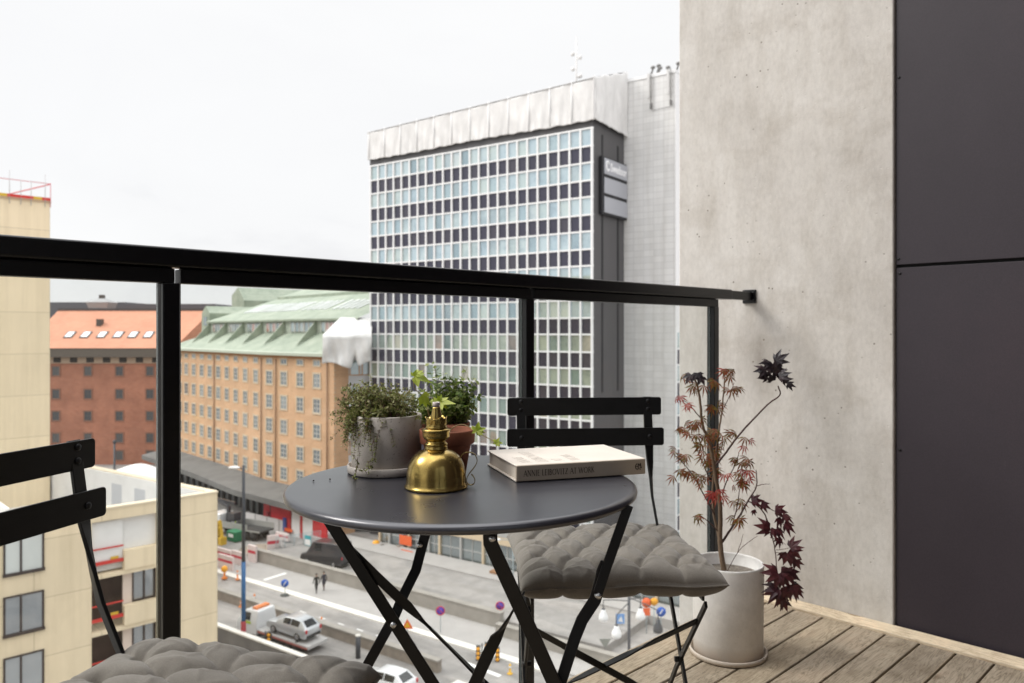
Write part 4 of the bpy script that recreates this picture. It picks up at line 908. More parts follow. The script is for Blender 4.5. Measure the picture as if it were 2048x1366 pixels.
# ------------------------------------------------------------------ street: t along the street (to the right, nearer), n away from the balcony
TV, NV = Vector((.8183, -.5749, 0)), Vector((.5749, .8183, 0)); SR = math.atan2(-.5749, .8183)
def S(s, n, z=GZ): q = TV * s + NV * n; return Vector((q.x, q.y, z))
def sn(px, py, z=GZ): p = G(px, py, z); return p.dot(TV), p.dot(NV)
def patchy(name, col):
    # asphalt with patched areas, wheel tracks and stains
    m, nt, b = nodes(name); tc = N(nt, 'ShaderNodeTexCoord'); q = N(nt, 'ShaderNodeMapping'); q.inputs['Rotation'].default_value = (0, 0, -SR); L(nt, tc.outputs['Object'], q.inputs[0])
    q2 = N(nt, 'ShaderNodeMapping'); q2.inputs['Scale'].default_value = (.10, .42, 1); L(nt, q.outputs[0], q2.inputs[0])
    v = N(nt, 'ShaderNodeTexVoronoi', Scale=1.0); v.distance = 'CHEBYCHEV'; L(nt, q2.outputs[0], v.inputs['Vector'])
    r = ramp(nt, [(0, (.80,) * 3), (.45, (1,) * 3), (1, (1.12, 1.1, 1.08))]); L(nt, v.outputs['Color'], r.inputs['Fac'])
    n = N(nt, 'ShaderNodeTexNoise', Scale=.5, Detail=8, Roughness=.7); L(nt, q.outputs[0], n.inputs[0]); r2 = ramp(nt, [(.3, tuple(c * .72 for c in col)), (.6, col), (.8, tuple(c * 1.1 for c in col))]); L(nt, n.outputs['Fac'], r2.inputs['Fac'])
    q3 = N(nt, 'ShaderNodeMapping'); q3.inputs['Scale'].default_value = (.03, .9, 1); L(nt, q.outputs[0], q3.inputs[0]); n3 = N(nt, 'ShaderNodeTexNoise', Scale=1.0, Detail=3); L(nt, q3.outputs[0], n3.inputs[0]); r3 = ramp(nt, [(.38, (.84,) * 3), (.55, (1,) * 3)]); L(nt, n3.outputs['Fac'], r3.inputs['Fac'])
    x = N(nt, 'ShaderNodeMix', data_type='RGBA', blend_type='MULTIPLY'); x.inputs[0].default_value = 1; L(nt, r2.outputs[0], x.inputs[6]); L(nt, r.outputs[0], x.inputs[7])
    y = N(nt, 'ShaderNodeMix', data_type='RGBA', blend_type='MULTIPLY'); y.inputs[0].default_value = 1; L(nt, x.outputs[2], y.inputs[6]); L(nt, r3.outputs[0], y.inputs[7]); L(nt, y.outputs[2], b.inputs['Base Color']); b.inputs['Roughness'].default_value = .85; return m
asph = patchy('pale_asphalt', (.34, .325, .31)); asph2 = patchy('worn_asphalt', (.31, .295, .28))
pavem = pm('pavement_slabs', (.38, .365, .35), .85, var=.08, scale=.5); kerbm = pm('white_kerb', (.74, .72, .67), .7, var=.05, scale=1)
concw = pm('street_concrete', (.31, .29, .26), .85, var=.14, scale=.8); paint = pm('road_paint', (.80, .80, .78), .7); earth = pm('bare_earth', (.30, .25, .20), .95, var=.3, scale=.5)
sA_, sB_ = sn(510, 1120)[0], sn(986, 1268)[0]
def sheet(name, poly, z, m):
    b = MB(); b.add([S(s, n, GZ + z) for s, n in poly], [tuple(range(len(poly)))]); o = b.build(name, m); return tag(o, kind='structure')
b = MB(); b.add([(-2500, -2500, GZ), (2500, -2500, GZ), (2500, 2500, GZ), (-2500, 2500, GZ)], [(0, 1, 2, 3)]); tag(b.build('ground', asph), kind='structure')
sheet('road_lower', [(-140, 18), (90, 18), (90, 44.4), (-140, 44.4)], .004, asph2)
sheet('road_middle', [(-140, 44.4), (90, 44.4), (90, 49.1), (-140, 49.1)], .006, asph)
def block(name, s0, s1, n0, n1, h, m):
    b = MB(); b.add([S(s, n, z) for z in (GZ, GZ + h) for n in (n0, n1) for s in (s0, s1)], [(0, 2, 3, 1), (4, 5, 7, 6), (0, 1, 5, 4), (2, 6, 7, 3), (0, 4, 6, 2), (1, 3, 7, 5)]); return tag(b.build(name, m), kind='structure')
block('kerb', -85, -31, 49.1, 49.9, .15, kerbm)
block('pavement', -85, -22, 49.9, 54.0, .13, pavem)
block('pavement_far', -75, 40, 62.6, 66.0, .84, pavem)
block('road_upper', sA_, sB_ + 10, 54.56, 62.59, .7, asph)
sheet('plaza', [(-31, 30), (60, 30), (60, 43.4), (-31, 43.4)], .010, pavem)
block('kerb_island', -36, -17, 43.4, 44.2, .15, kerbm); block('kerb_near', -60, 20, 36.2, 36.7, .14, kerbm)
def mark(px0, py0, px1, py1, wd, z=.14):
    a, c = G(px0, py0, GZ + z), G(px1, py1, GZ + z); d = (c - a).normalized(); q = Vector((-d.y, d.x, 0)) * wd / 2
    b = MB(); b.add([a - q, c - q, c + q, a + q], [(0, 1, 2, 3)]); return tag(b.build('road_marking', paint), kind='structure')
mark(528, 1160, 572, 1146, .5); mark(930, 1325, 1000, 1352, .4, .02); mark(1000, 1300, 1052, 1318, .4, .02); mark(800, 1290, 830, 1300, .3, .02); mark(1100, 1290, 1180, 1282, .4, .02)
for k in range(5): mark(600 + 38 * k, 1222 + 12 * k, 612 + 38 * k, 1226 + 12 * k, .14, .016)
# retaining wall and low barriers
def wallthing(name, label, s0, s1, n, h, w, m, cap=None, cat='wall', grp=None):
    t = thing(name, label, cat, S(s0, n), SR, grp); b = MB(); b.box(0, s1 - s0, 0, w, 0, h); b.build('body', m, t)
    if cap: b = MB(); b.box(-.02, s1 - s0 + .02, -.06, w + .06, h, h + .12); b.build('coping', cap, t)
    return t
sA = sn(510, 1120)[0]; sB = sn(986, 1268)[0]
wallthing('retaining_wall', 'long grey concrete retaining wall beside the pavement with the two walkers', sA, sB, 54.0, 1.35, .55, concw, concw)
sC = sn(1052, 1290)[0]
wallthing('retaining_wall', 'short concrete wall carrying on past the end of the long retaining wall', sB + .5, sB + 14, 52.6, 1.0, .5, concw, concw)
wallthing('road_barrier', 'low brownish concrete barrier beside the tow truck', sn(425, 1196)[0] - 16, sn(820, 1326)[0] + 3, 44.4, .85, .45, pm('brown_concrete', (.25, .215, .18), .9, var=.25, scale=.9), concw, 'barrier')
wallthing('parapet', 'grey parapet with a pale top edge in front of the tow truck', sn(437, 1251, GZ + 1.8)[0] - 12, sn(605, 1315, GZ + 1.8)[0], sn(500, 1275, GZ + 1.8)[1], 1.7, .35, pm('grey_parapet', (.17, .165, .165), .8, var=.2, scale=.6), kerbm, 'parapet')

# ------------------------------------------------------------------ hotel tower
tframe = pm('white_aluminium', (.80, .80, .80), .45); darkw = pm('dark_facade_metal', (.085, .082, .085), .5, var=.12, scale=.15, stretch=(1, 1, .2))
winm = pane('tower_window', [(0, (.30, .40, .44)), (.35, (.42, .50, .50)), (.6, (.46, .52, .44)), (.78, (.24, .34, .36)), (.9, (.07, .13, .13)), (1, (.52, .56, .52))], .42, (.70, .84, .94), big=.22)
spanm = pane('tower_spandrel', [(0, (.012, .011, .022)), (.7, (.018, .016, .030)), (1, (.035, .03, .036))], .05, (.7, .7, 1))
tilem = grid_mat('grey_tile', (.74, .735, .725), (.60, .595, .585), 1.2, .7, 'x', .03, .5, .05, off=0.0, scale=.12)
TO = Vector((8.42, 80.0, GZ)); T_R = SR; HB = -GZ
t = thing('office_tower', 'tall white gridded tower of blue and navy panes with a dark end wall', 'tower', TO, T_R)
def zz(z): return z - GZ
b = MB(); b.box(-32.75, 0, .02, 15, 0, zz(26.0)); b.build('wall', darkw, t)
PT = 1.352; FL = 3.6; ZG = 22.3
# white grid: mullions and rails
b = MB()
for i in range(25): b.box(-i * PT - .10, -i * PT + .10, -.22, .018, zz(ZG - 12 * FL), zz(ZG))
b.build('mullion_grid', tframe, t)
b = MB()
for k in range(13): b.box(-24 * PT - .15, .15, -.20, .016, zz(ZG - k * FL) - .085, zz(ZG - k * FL) + .085)
for k in range(12): b.box(-24 * PT - .15, .15, -.20, .016, zz(ZG - k * FL - 1.86) - .085, zz(ZG - k * FL - 1.86) + .085)
b.build('transom_grid', tframe, t)
def panes(nm, m, dz0, dz1, m2):
    b = MB(); b.box(-PT / 2 + .09, PT / 2 - .09, -.03, .01, 0, dz1 - dz0); first = None; rest = MB(); cells = []
    for k in range(12):
        for i in range(24): cells.append((i + k * .6, i, k))
    cells.sort(); vis = [(c, i, k) for c, i, k in cells if (k <= 4 or k >= 6)]
    made = set(); pick = set((i, k) for c, i, k in vis[:96])
    for c, i, k in cells:
        x, z = -(i + .5) * PT, zz(ZG - k * FL + dz0)
        if (i, k) in pick:
            if first is None: first = b.build(nm, m, t); first.location = (x, 0, z); bb = MB(); bb.box(-PT / 2 + .09, PT / 2 - .09, -.03, .01, 0, dz1 - dz0); low = bb.build(nm, m2, t); low.location = (-.5 * PT, 0, zz(ZG - 6 * FL + dz0)); made.add((0, 6))
            elif (i, k) not in made: copy_part(first if k < 6 else low, t, (x, 0, z))
        else: rest.box(x - PT / 2 + .09, x + PT / 2 - .09, -.03, .01, z, z + dz1 - dz0, 0 if k < 6 else 1)
    tag(rest.build(nm + '_field', [m, m2], t), kind='stuff')
winl = pane('tower_window_low', [(0, (.20, .24, .20)), (.3, (.30, .34, .27)), (.5, (.10, .17, .16)), (.68, (.36, .40, .32)), (.82, (.05, .09, .085)), (.92, (.25, .13, .10)), (1, (.42, .44, .36))], .22, (.75, .9, .9), big=.3)  # greener, darker stops paint in the reflection of the buildings opposite
panes('window', winm, -1.76, -.10, winl); panes('spandrel', spanm, -3.50, -1.96, spanm)
# grooves of the dark end wall and the sign boxes
b = MB(); b.box(0.0, .03, .10, 7.15, zz(-22), zz(26.0)); b.build('end_wall', darkw, t)
gm = pm('black_groove', (.012, .012, .014), .6)
b = MB(); b.box(.03, .06, 1.9, 2.25, zz(-5.5), zz(22)); b.box(.03, .06, 5.5, 5.85, zz(-5.5), zz(21.5)); b.build('groove', gm, t)
sgm = pm('sign_silver', (.45, .46, .50), .35, .3); sgd = pm('sign_dark_back', (.014, .014, .017), .5)
sw = pm('sign_white', (.85, .85, .86), .5)
sz = [18.6, 16.55, 14.5]
for i, z in enumerate(sz):
    b = MB(); b.box(.10, .42, 1.3, 7.1, zz(z - 1.05), zz(z + 1.0)); o = b.build('sign_box', sgd, t)
    b = MB(); b.box(.42, .50, 1.75, 7.1, zz(z - .82), zz(z + .88)); f_ = b.build('sign_face', sgm, o, bevel=.03)
    if i == 0:
        cu_ = bpy.data.curves.new('sign_lettering', 'FONT'); cu_.body = 'Swedoor'; cu_.size = 1.25; cu_.extrude = .02; cu_.offset = .03
        tmp = bpy.data.objects.new('tmp', cu_); COL.objects.link(tmp); bpy.context.view_layer.update()
        me = bpy.data.meshes.new_from_object(tmp.evaluated_get(bpy.context.evaluated_depsgraph_get())); bpy.data.objects.remove(tmp)
        wmax = max(v.co.x for v in me.vertices); me.materials.clear(); me.materials.append(sw)
        q = bpy.data.objects.new('sign_lettering', me); COL.objects.link(q); q.parent = o
        q.matrix_local = Matrix.Translation((.515, 3.05, zz(z) - .38)) @ Matrix(((0, 0, 1, 0), (1, 0, 0, 0), (0, 1, 0, 0), (0, 0, 0, 1))) @ Matrix.Diagonal((3.8 / wmax, 1, 1, 1))
        b = MB(); cy, cz = 2.4, zz(z + .05)
        ring = [Vector((.515, cy + .30 * math.cos(a), cz + .52 * math.sin(a))) for a in [R(30 + 300 * i / 20) for i in range(21)]]; b.tube(ring, .10, 6); b.build('emblem', sw, o)
# tiled stair core
core = MB(); core.box(0.001, 6.12, 7.2, 24, 0, zz(28.9)); core.build('tiled_core', tilem, t)
b = MB(); b.box(-.05, 6.2, 7.12, 24, zz(28.9), zz(29.25)); b.build('core_coping', tframe, t)
b = MB(); b.box(6.12, 6.2, 7.2, 24, zz(-24), zz(29.0)); b.build('side_wall', tframe, t)
winp = None
for k in range(9):
    z = 1.0 - k * 3.6
    for dz0, dz1, nm, m in ((-1.76, -.10, 'window', winm), (-3.5, -1.96, 'spandrel', spanm)):
        for y in (7.62, 9.7):
            b = MB(); b.box(6.2, 6.23, y, y + 1.8, zz(z + dz0), zz(z + dz1)); b.build(nm, m, t)
# antennas on the core edge
agm = pm('antenna_grey', (.62, .61, .60), .5); agd = pm('antenna_dark', (.16, .155, .15), .5)
for xa in (3.2, 5.5):
    b = MB(); b.box(xa - .22, xa + .06, 6.85, 7.0, zz(26.6), zz(29.3)); o = b.build('antenna_panel', agm, t, bevel=.04)
    b = MB(); b.cyl((xa + .2, 6.95, zz(25.6)), (xa + .2, 6.95, zz(29.4)), .05, 8); b.box(xa + .1, xa + .3, 6.9, 7.12, zz(25.4), zz(26.0)); b.build('mast_tube', agd, o)
b = MB(); b.beam((3.5, 7.1, zz(25.2)), (5.6, 7.1, zz(25.3)), .035, .035); b.build('cable', agd, t)
rg = random.Random(4); b = MB()
for x, y, h in ((3.1, 7.6, .9), (3.6, 8, 1.1), (3.9, 7.7, .7), (4.7, 8, .7), (5.9, 8, .9)):
    b.cyl((x, y, zz(29.2)), (x + .3, y, zz(29.2 + h)), .10, 6); b.ell((x + .25, y, zz(29.2 + h)), .28, .2, .2)
b.build('roof_antennas', agd, t)
# mast on the tower roof behind the sheeting
b = MB(); mx, my = -7.2, 9.0
b.cyl((mx, my, zz(26)), (mx, my, zz(36.3)), .10, 6)
for dx, z in ((-.5, 34.2), (.5, 33.6), (-.5, 32.4), (.4, 31.4), (.55, 31.4)): b.cyl((mx, my, zz(z)), (mx + dx, my, zz(z)), .06, 5); b.ell((mx + dx, my, zz(z + .1)), .28, .2, .3, n=8, k=5)
b.build('roof_mast', agm, t)
# white sheeting wrapped round the roof works
sheetm = pm('white_sheeting', (.70, .69, .68), .5, var=.12, scale=.9, bump=.8, bscale=.8, stretch=(1, 1, .45)); sheetm.node_tree.nodes['Bump'].inputs['Distance'].default_value = .14; 
st_ = thing('roof_sheeting', 'white plastic sheeting hung in bays around the top of the gridded tower', 'sheeting', TO, T_R)
def drape(path, ztop, zbot, nu, nv, amp, bay, seed, out=(0, -1, 0)):
    """hanging sheet along a path of local points; pulled in at the bays"""
    rg = random.Random(seed); b = MB(); vs = []; ln = [0]
    for a, c in zip(path, path[1:]): ln.append(ln[-1] + (Vector(c) - Vector(a)).length)
    tot = ln[-1]
    for i in range(nu + 1):
        d = tot * i / nu; k = max(q for q in range(len(ln)) if ln[q] <= d + 1e-6); k = min(k, len(path) - 2); f = (d - ln[k]) / (ln[k + 1] - ln[k])
        p = Vector(path[k]).lerp(Vector(path[k + 1]), f); dr = (Vector(path[k + 1]) - Vector(path[k])).normalized(); o_ = Vector((dr.y, -dr.x, 0))
        zt = ztop(d / tot); zb = zbot(d / tot); u = (d % bay) / bay; belly = math.sin(math.pi * u) ** .6; bi = int(d / bay)
        for j in range(nv + 1):
            v = j / nv
            fold = math.sin(7 * u + 4 * v + bi * 2.1) * .3 + math.sin(5 * u + 15 * v * (u - .5) + 3 * bi) * .75 + math.sin(13 * v * (1.2 - u) + bi) * .45
            off = amp * (belly * (1.1 - .6 * v) * .9 + .42 * fold * belly * (.3 + v * .7)) + .25
            zq = zt + (zb - zt) * v + (.20 * math.sin(math.pi * u) * (1 - v) * -1) + (.05 * math.sin(9 * u + bi) * v)
            vs.append(p + o_ * off + Vector((0, 0, zq)))
    fs = [(i * (nv + 1) + j, i * (nv + 1) + j + 1, (i + 1) * (nv + 1) + j + 1, (i + 1) * (nv + 1) + j) for i in range(nu) for j in range(nv)]
    return b.add(vs, fs, 0, True)
b = drape([(-32.9, 0, 0), (.62, 0, 0)], lambda q: zz(26.7 + .8 * q), lambda q: zz(23.1 - .06 * math.sin(9 * q)), 300, 34, .11, 2.75, 3)
for k in range(13):
    q = MB(); x = -32.6 + 2.75 * k; q.tube([(x, -.30, zz(26.8 + .8 * k / 12)), (x + .04, -.36, zz(25)), (x, -.31, zz(23.2))], .07, 6); q.build('sheet_seam', tframe, st_)
o = b.build('front_sheet', sheetm, st_); q = o.modifiers.new('s', 'SOLIDIFY'); q.thickness = .04
b = drape([(.2, -.62, 0), (.2, 7.15, 0)], lambda q: zz(27.5 + 2.6 * q), lambda q: zz(23.1 - .3 * q), 90, 34, .12, 2.4, 5)
o = b.build('side_sheet', sheetm, st_); q = o.modifiers.new('s', 'SOLIDIFY'); q.thickness = .04
b = MB(); b.add([(-32.9, -.4, zz(26.65)), (.45, -.4, zz(27.45)), (.45, 7.1, zz(30.1)), (-32.9, 9, zz(27.6))], [(0, 1, 2, 3)]); o = b.build('top_sheet', sheetm, st_); q = o.modifiers.new('s', 'SOLIDIFY'); q.thickness = .05
# podium shops
podg = pane('shop_glass', [(0, (.06, .075, .075)), (.5, (.10, .12, .12)), (1, (.16, .19, .18))], .25); beige = pm('beige_fascia', (.62, .50, .35), .7); greyp = pm('grey_column', (.42, .42, .41), .6); darkp = pm('podium_dark', (.10, .10, .10), .7)
PY = -4.3
b = MB(); b.box(-27, 24, PY + .5, 0.0, 0, zz(-20.2)); b.build('podium_wall', darkp, t)
b = MB(); b.box(-27.1, 24.1, PY, PY + .5, zz(-20.9), zz(-20.05)); b.build('podium_roof_edge', greyp, t)
b = MB(); b.box(-20, 24, PY + .02, PY + .48, zz(-21.75), zz(-20.9)); b.build('fascia', beige, t)
x = -26.8; i = 0
while x < 23:
    wdt = 3.1 if i % 3 else 1.6
    b = MB(); b.box(x + .12, x + wdt - .12, PY + .30, PY + .36, .25, zz(-21.78)); o = b.build('shop_window', podg, t)
    b = MB(); b.box(x + .12, x + wdt - .12, PY + .24, PY + .298, 1.85, 1.95); b.box(x + wdt / 2 - .04, x + wdt / 2 + .04, PY + .24, PY + .297, .25, zz(-21.78)); b.build('glazing_bar', greyp, o)
    b = MB(); b.box(x - .12, x + .12, PY + .05, PY + .49, 0, zz(-21.76)); b.build('column', greyp if i % 2 else beige, t)
    x += wdt; i += 1

# ------------------------------------------------------------------ generic window helper for masonry fronts
def wall_window(parent, name, o, ax, nrm, w, h, surround, frame, glass, sw_=.3, panes=(2, 3)):
    """surround plate, glazing and bars; local to parent; o = bottom centre on the wall"""
    o, ax, nrm = Vector(o), Vector(ax), Vector(nrm); up = Vector((0, 0, 1))
    def bx(b, x0, x1, z0, z1, d0, d1):
        c = o + ax * (x0 + x1) / 2 + up * (z0 + z1) / 2 + nrm * (d0 + d1) / 2; b.obox(c, ax * (x1 - x0) / 2, nrm * (d1 - d0) / 2, up * (z1 - z0) / 2)
    b = MB()
    for x0, x1, z0, z1 in ((-w / 2 - sw_, -w / 2, -sw_, h + sw_), (w / 2, w / 2 + sw_, -sw_, h + sw_), (-w / 2, w / 2, -sw_, 0), (-w / 2, w / 2, h, h + sw_)): bx(b, x0, x1, z0, z1, 0.002, .08)
    so = b.build(name, surround, parent)
    b = MB(); bx(b, -w / 2, w / 2, 0, h, .005, .02); b.build('pane', glass, so)
    b = MB(); 
    for i in range(panes[0] + 1): x = -w / 2 + w * i / panes[0]; bx(b, max(-w / 2, x - .05), min(w / 2, x + .05), 0, h, .022, .05)
    for j in range(panes[1] + 1): z = h * j / panes[1]; bx(b, -w / 2, w / 2, max(0, z - .04), min(h, z + .04), .021, .045)
    b.build('sash', frame, so); return so

# ------------------------------------------------------------------ orange brick building with green roof
def brick(name, c1, c2, mortar, var=.1):
    m, nt, b = nodes(name); tc = N(nt, 'ShaderNodeTexCoord'); sp = N(nt, 'ShaderNodeSeparateXYZ'); L(nt, tc.outputs['Object'], sp.inputs[0])
    cb = N(nt, 'ShaderNodeCombineXYZ'); ad = N(nt, 'ShaderNodeMath', operation='SUBTRACT'); L(nt, sp.outputs['X'], ad.inputs[0]); L(nt, sp.outputs['Y'], ad.inputs[1]); L(nt, ad.outputs[0], cb.inputs['X']); L(nt, sp.outputs['Z'], cb.inputs['Y'])
    br = N(nt, 'ShaderNodeTexBrick', Scale=1.0); br.inputs['Brick Width'].default_value = .7; br.inputs['Row Height'].default_value = .28; br.inputs['Mortar Size'].default_value = .03
    br.inputs['Color1'].default_value = (*c1, 1); br.inputs['Color2'].default_value = (*c2, 1); br.inputs['Mortar'].default_value = (*mortar, 1); L(nt, cb.outputs[0], br.inputs['Vector'])
    n = N(nt, 'ShaderNodeTexNoise', Scale=.25, Detail=7, Roughness=.65); L(nt, tc.outputs['Object'], n.inputs[0]); r = ramp(nt, [(.3, (1 - var * 2.2,) * 3), (.65, (1.03,) * 3)]); L(nt, n.outputs['Fac'], r.inputs['Fac'])
    x = N(nt, 'ShaderNodeMix', data_type='RGBA', blend_type='MULTIPLY'); x.inputs[0].default_value = 1; L(nt, br.outputs[0], x.inputs[6]); L(nt, r.outputs[0], x.inputs[7]); L(nt, x.outputs[2], b.inputs['Base Color']); b.inputs['Roughness'].default_value = .85; return m
orbr = brick('orange_brick', (.68, .41, .235), (.61, .36, .20), (.60, .43, .29)); stonec = pm('pale_stone_trim', (.58, .47, .34), .8, var=.06, scale=1); wframe = pm('white_sash', (.50, .48, .44), .6)
glp = pane('old_window_glass', [(0, (.07, .085, .09)), (.5, (.13, .15, .15)), (.85, (.28, .30, .29)), (1, (.05, .055, .06))], .2)
def roofm():
    m, nt, b = nodes('green_copper'); tc = N(nt, 'ShaderNodeTexCoord'); n = N(nt, 'ShaderNodeTexNoise', Scale=.5, Detail=8, Roughness=.65); L(nt, tc.outputs['Object'], n.inputs[0])
    r = ramp(nt, [(.28, (.22, .265, .205)), (.5, (.31, .355, .275)), (.75, (.40, .43, .345))]); L(nt, n.outputs['Fac'], r.inputs['Fac'])
    sp = N(nt, 'ShaderNodeSeparateXYZ'); L(nt, tc.outputs['Object'], sp.inputs[0]); ad = N(nt, 'ShaderNodeMath', operation='SUBTRACT'); L(nt, sp.outputs['X'], ad.inputs[0]); L(nt, sp.outputs['Y'], ad.inputs[1])
    fr = N(nt, 'ShaderNodeMath', operation='PINGPONG'); L(nt, ad.outputs[0], fr.inputs[0]); fr.inputs[1].default_value = .45; r2 = ramp(nt, [(0, (.72,) * 3), (.12, (1,) * 3)]); L(nt, fr.outputs[0], r2.inputs['Fac'])
    x = N(nt, 'ShaderNodeMix', data_type='RGBA', blend_type='MULTIPLY'); x.inputs[0].default_value = .6; L(nt, r.outputs[0], x.inputs[6]); L(nt, r2.outputs[0], x.inputs[7]); L(nt, x.outputs[2], b.inputs['Base Color']); b.inputs['Roughness'].default_value = .6; return m
green = roofm()
A = W(668, 97, 0); C_ = W(338, 137, 0); B1 = W(530, 107.6, 0); B2 = W(440, 120.6, 0)
OB = A.copy(); OB.z = GZ
t = thing('orange_brick_building', 'long curved orange brick office block with stone framed windows and a green copper roof', 'office building', OB)
poly = [A - A, B1 - A, B2 - A, C_ - A]
def lz(z): return z - GZ
def nrm_of(k): d = (poly[k + 1] - poly[k]).normalized(); return d, Vector((d.y, -d.x, 0)) if Vector((d.y, -d.x, 0)).dot(Vector((.3, -1, 0))) > 0 else Vector((-d.y, d.x, 0))
vn = []
for i in range(4):
    ns = [nrm_of(k)[1] for k in (i - 1, i) if 0 <= k < 3]; q = sum(ns, Vector()).normalized(); q /= max(.5, q.dot(ns[0])); vn.append(q)
def offs(d): return [p - n * d for p, n in zip(poly, vn)]          # d > 0 goes into the building
ZE = -2.15
b = MB(); back = offs(22)
ring = poly + back[::-1]; b.prism([(p.x, p.y) for p in ring][::-1], 0, lz(ZE)); b.build('wall', orbr, t)
def strip(b, d0, z0, d1, z1, m=0, ends=(0, 3), sm=False, l0=0.0):
    a, c = offs(d0), offs(d1)
    for k in range(ends[0], ends[1]): b.add([(a[k].x, a[k].y, lz(z0)), (c[k].x, c[k].y, lz(z1)), (c[k + 1].x, c[k + 1].y, lz(z1)), (a[k + 1].x, a[k + 1].y, lz(z0))], [(0, 1, 2, 3)], m, sm)
    return b
b = MB(); strip(b, -.75, ZE - .05, -.75, ZE + .32); strip(b, -.75, ZE + .32, -.3, ZE + .42); strip(b, -.75, ZE - .05, .0, ZE - .15); b.build('gutter', pm('pale_green_gutter', (.45, .49, .40), .6), t)
b = MB(); strip(b, -.25, ZE - .4, -.25, ZE - .06); strip(b, -.25, ZE - .4, 0, ZE - .45); b.build('cornice', pm('brown_cornice', (.34, .16, .06), .8), t)
def hipend(d, dx): 
    o_ = offs(d); dd = (poly[2] - poly[3]).normalized(); o_[3] = o_[3] + dd * dx; return o_
def rstrip(b, d0, z0, x0, d1, z1, x1, m=0):
    a, c = hipend(d0, x0), hipend(d1, x1)
    for k in range(3): b.add([(a[k].x, a[k].y, lz(z0)), (c[k].x, c[k].y, lz(z1)), (c[k + 1].x, c[k + 1].y, lz(z1)), (a[k + 1].x, a[k + 1].y, lz(z0))], [(0, 1, 2, 3)], m)
    return a[3], c[3]
b = MB(); e0, e1 = rstrip(b, -.35, ZE + .38, 0, 4.2, .75, 7.5); rstrip(b, 4.2, .75, 7.5, 4.21, .76, 7.5)
bk_ = hipend(16, 7.5)[3]; b.add([(e0.x, e0.y, lz(ZE + .38)), (e1.x, e1.y, lz(.75)), (bk_.x, bk_.y, lz(.75)), (back[3].x, back[3].y, lz(ZE + .38))], [(0, 1, 2, 3)])
d0_, d1_ = rstrip(b, 3.7, 2.75, 7.3, 13.5, 6.6, 13.0); rstrip(b, 13.5, 6.6, 13.0, 14.2, 6.75, 13.2); rstrip(b, 14.2, 7.15, 13.2, 26, 11.2, 16); rstrip(b, 14.2, 6.7, 13.2, 14.21, 7.2, 13.2)
bk2 = hipend(24, 12)[3]; b.add([(d0_.x, d0_.y, lz(2.75)), (d1_.x, d1_.y, lz(6.6)), (bk2.x, bk2.y, lz(6.6)), (bk_.x, bk_.y, lz(2.75))], [(0, 1, 2, 3)])
rstrip(b, 3.7, 2.55, 7.3, 3.69, 2.8, 7.3); rstrip(b, 3.7, 2.55, 7.3, 4.3, 2.5, 7.4)
b.add([(e1.x, e1.y, lz(.7)), (bk_.x, bk_.y, lz(.7)), (bk_.x, bk_.y, lz(2.76)), (e1.x, e1.y, lz(2.76))], [(0, 1, 2, 3)])
rf = b.build('roof', green, t)
b = MB(); rstrip(b, 4.25, .7, 7.5, 4.24, 2.6, 7.5); dw = b.build('dormer_wall', pm('dormer_pale_green', (.38, .42, .35), .7), t)
def at_px(px, d, ext=.02):
    """point on the front offset d inwards that is seen at px"""
    o_ = offs(d)
    for k in range(3):
        a, c = o_[k] + OB, o_[k + 1] + OB; q = (px - CX) / F; den = (c.x - a.x) - q * (c.y - a.y)
        f = (q * a.y - a.x) / den if abs(den) > 1e-9 else -1
        if (-ext if k == 0 else -.02) <= f <= 1.02: return a.lerp(c, f) - OB, nrm_of(k)
    return None
# windows
cols = [634, 600.5, 568, 539, 512, 491, 472, 454, 437, 420, 404, 388, 373, 360.5]
for px in cols:
    r_ = at_px(px, 0)
    if not r_: continue
    p, (dr, nn) = r_
    for j, (zb, h) in enumerate(((-3.42, .66), (-6.25, 1.75), (-9.55, 1.75), (-12.85, 1.75), (-16.15, 1.75), (-19.2, 1.65))):
        wall_window(t, 'window', (p.x, p.y, lz(zb)), dr, nn, 1.45, h, stonec, wframe, glp, .22 if j else .16, (2, 3 if j else 1))
pipe = pm('dark_downpipe', (.28, .17, .10), .6)
for px in (655, 552, 523, 429):
    p, (dr, nn) = at_px(px, -.06); b = MB(); b.cyl((p.x + nn.x * .1, p.y + nn.y * .1, lz(-19.7)), (p.x + nn.x * .1, p.y + nn.y * .1, lz(ZE - .6)), .09, 6); b.build('downpipe', pipe, t)
# dormer windows, cheeks, skylights
dgl = pane('dormer_glass', [(0, (.12, .16, .16)), (.6, (.30, .35, .33)), (1, (.45, .2, .14))], .25)
chk = [420, 453, 487.5, 524.6, 569, 632]
edges = chk + [690]
for a_, c_ in zip(edges, edges[1:]):
    for f in (.28, .42, .56, .72, .86):
        r_ = at_px(a_ + (c_ - a_) * f, 4.2)
        if not r_: continue
        p, (dr, nn) = r_; b = MB(); b.obox(p + nn * .05 + Vector((0, 0, lz(1.65))), dr * .45, nn * .05, (0, 0, .62)); o = b.build('dormer_window', dgl, t)
        b = MB(); 
        for sx in (-.52, .52): b.obox(p + nn * .07 + dr * sx + Vector((0, 0, lz(1.65))), dr * .07, nn * .08, (0, 0, .7))
        b.build('dormer_frame', wframe, o)
for px in chk:
    r_ = at_px(px, 4.2)
    if not r_: continue
    p, (dr, nn) = r_; a0 = p + nn * 3.2; b = MB()
    tri = [Vector((a0.x, a0.y, lz(-.85))), Vector((p.x, p.y, lz(.7))), Vector((p.x, p.y, lz(2.6)))]
    b.extr([v - dr * .1 for v in tri], dr * .2); b.build('dormer_cheek', green, t)
skm = pane('skylight_glass', [(0, (.8, .8, .8)), (1, (.86, .86, .86))], .15)
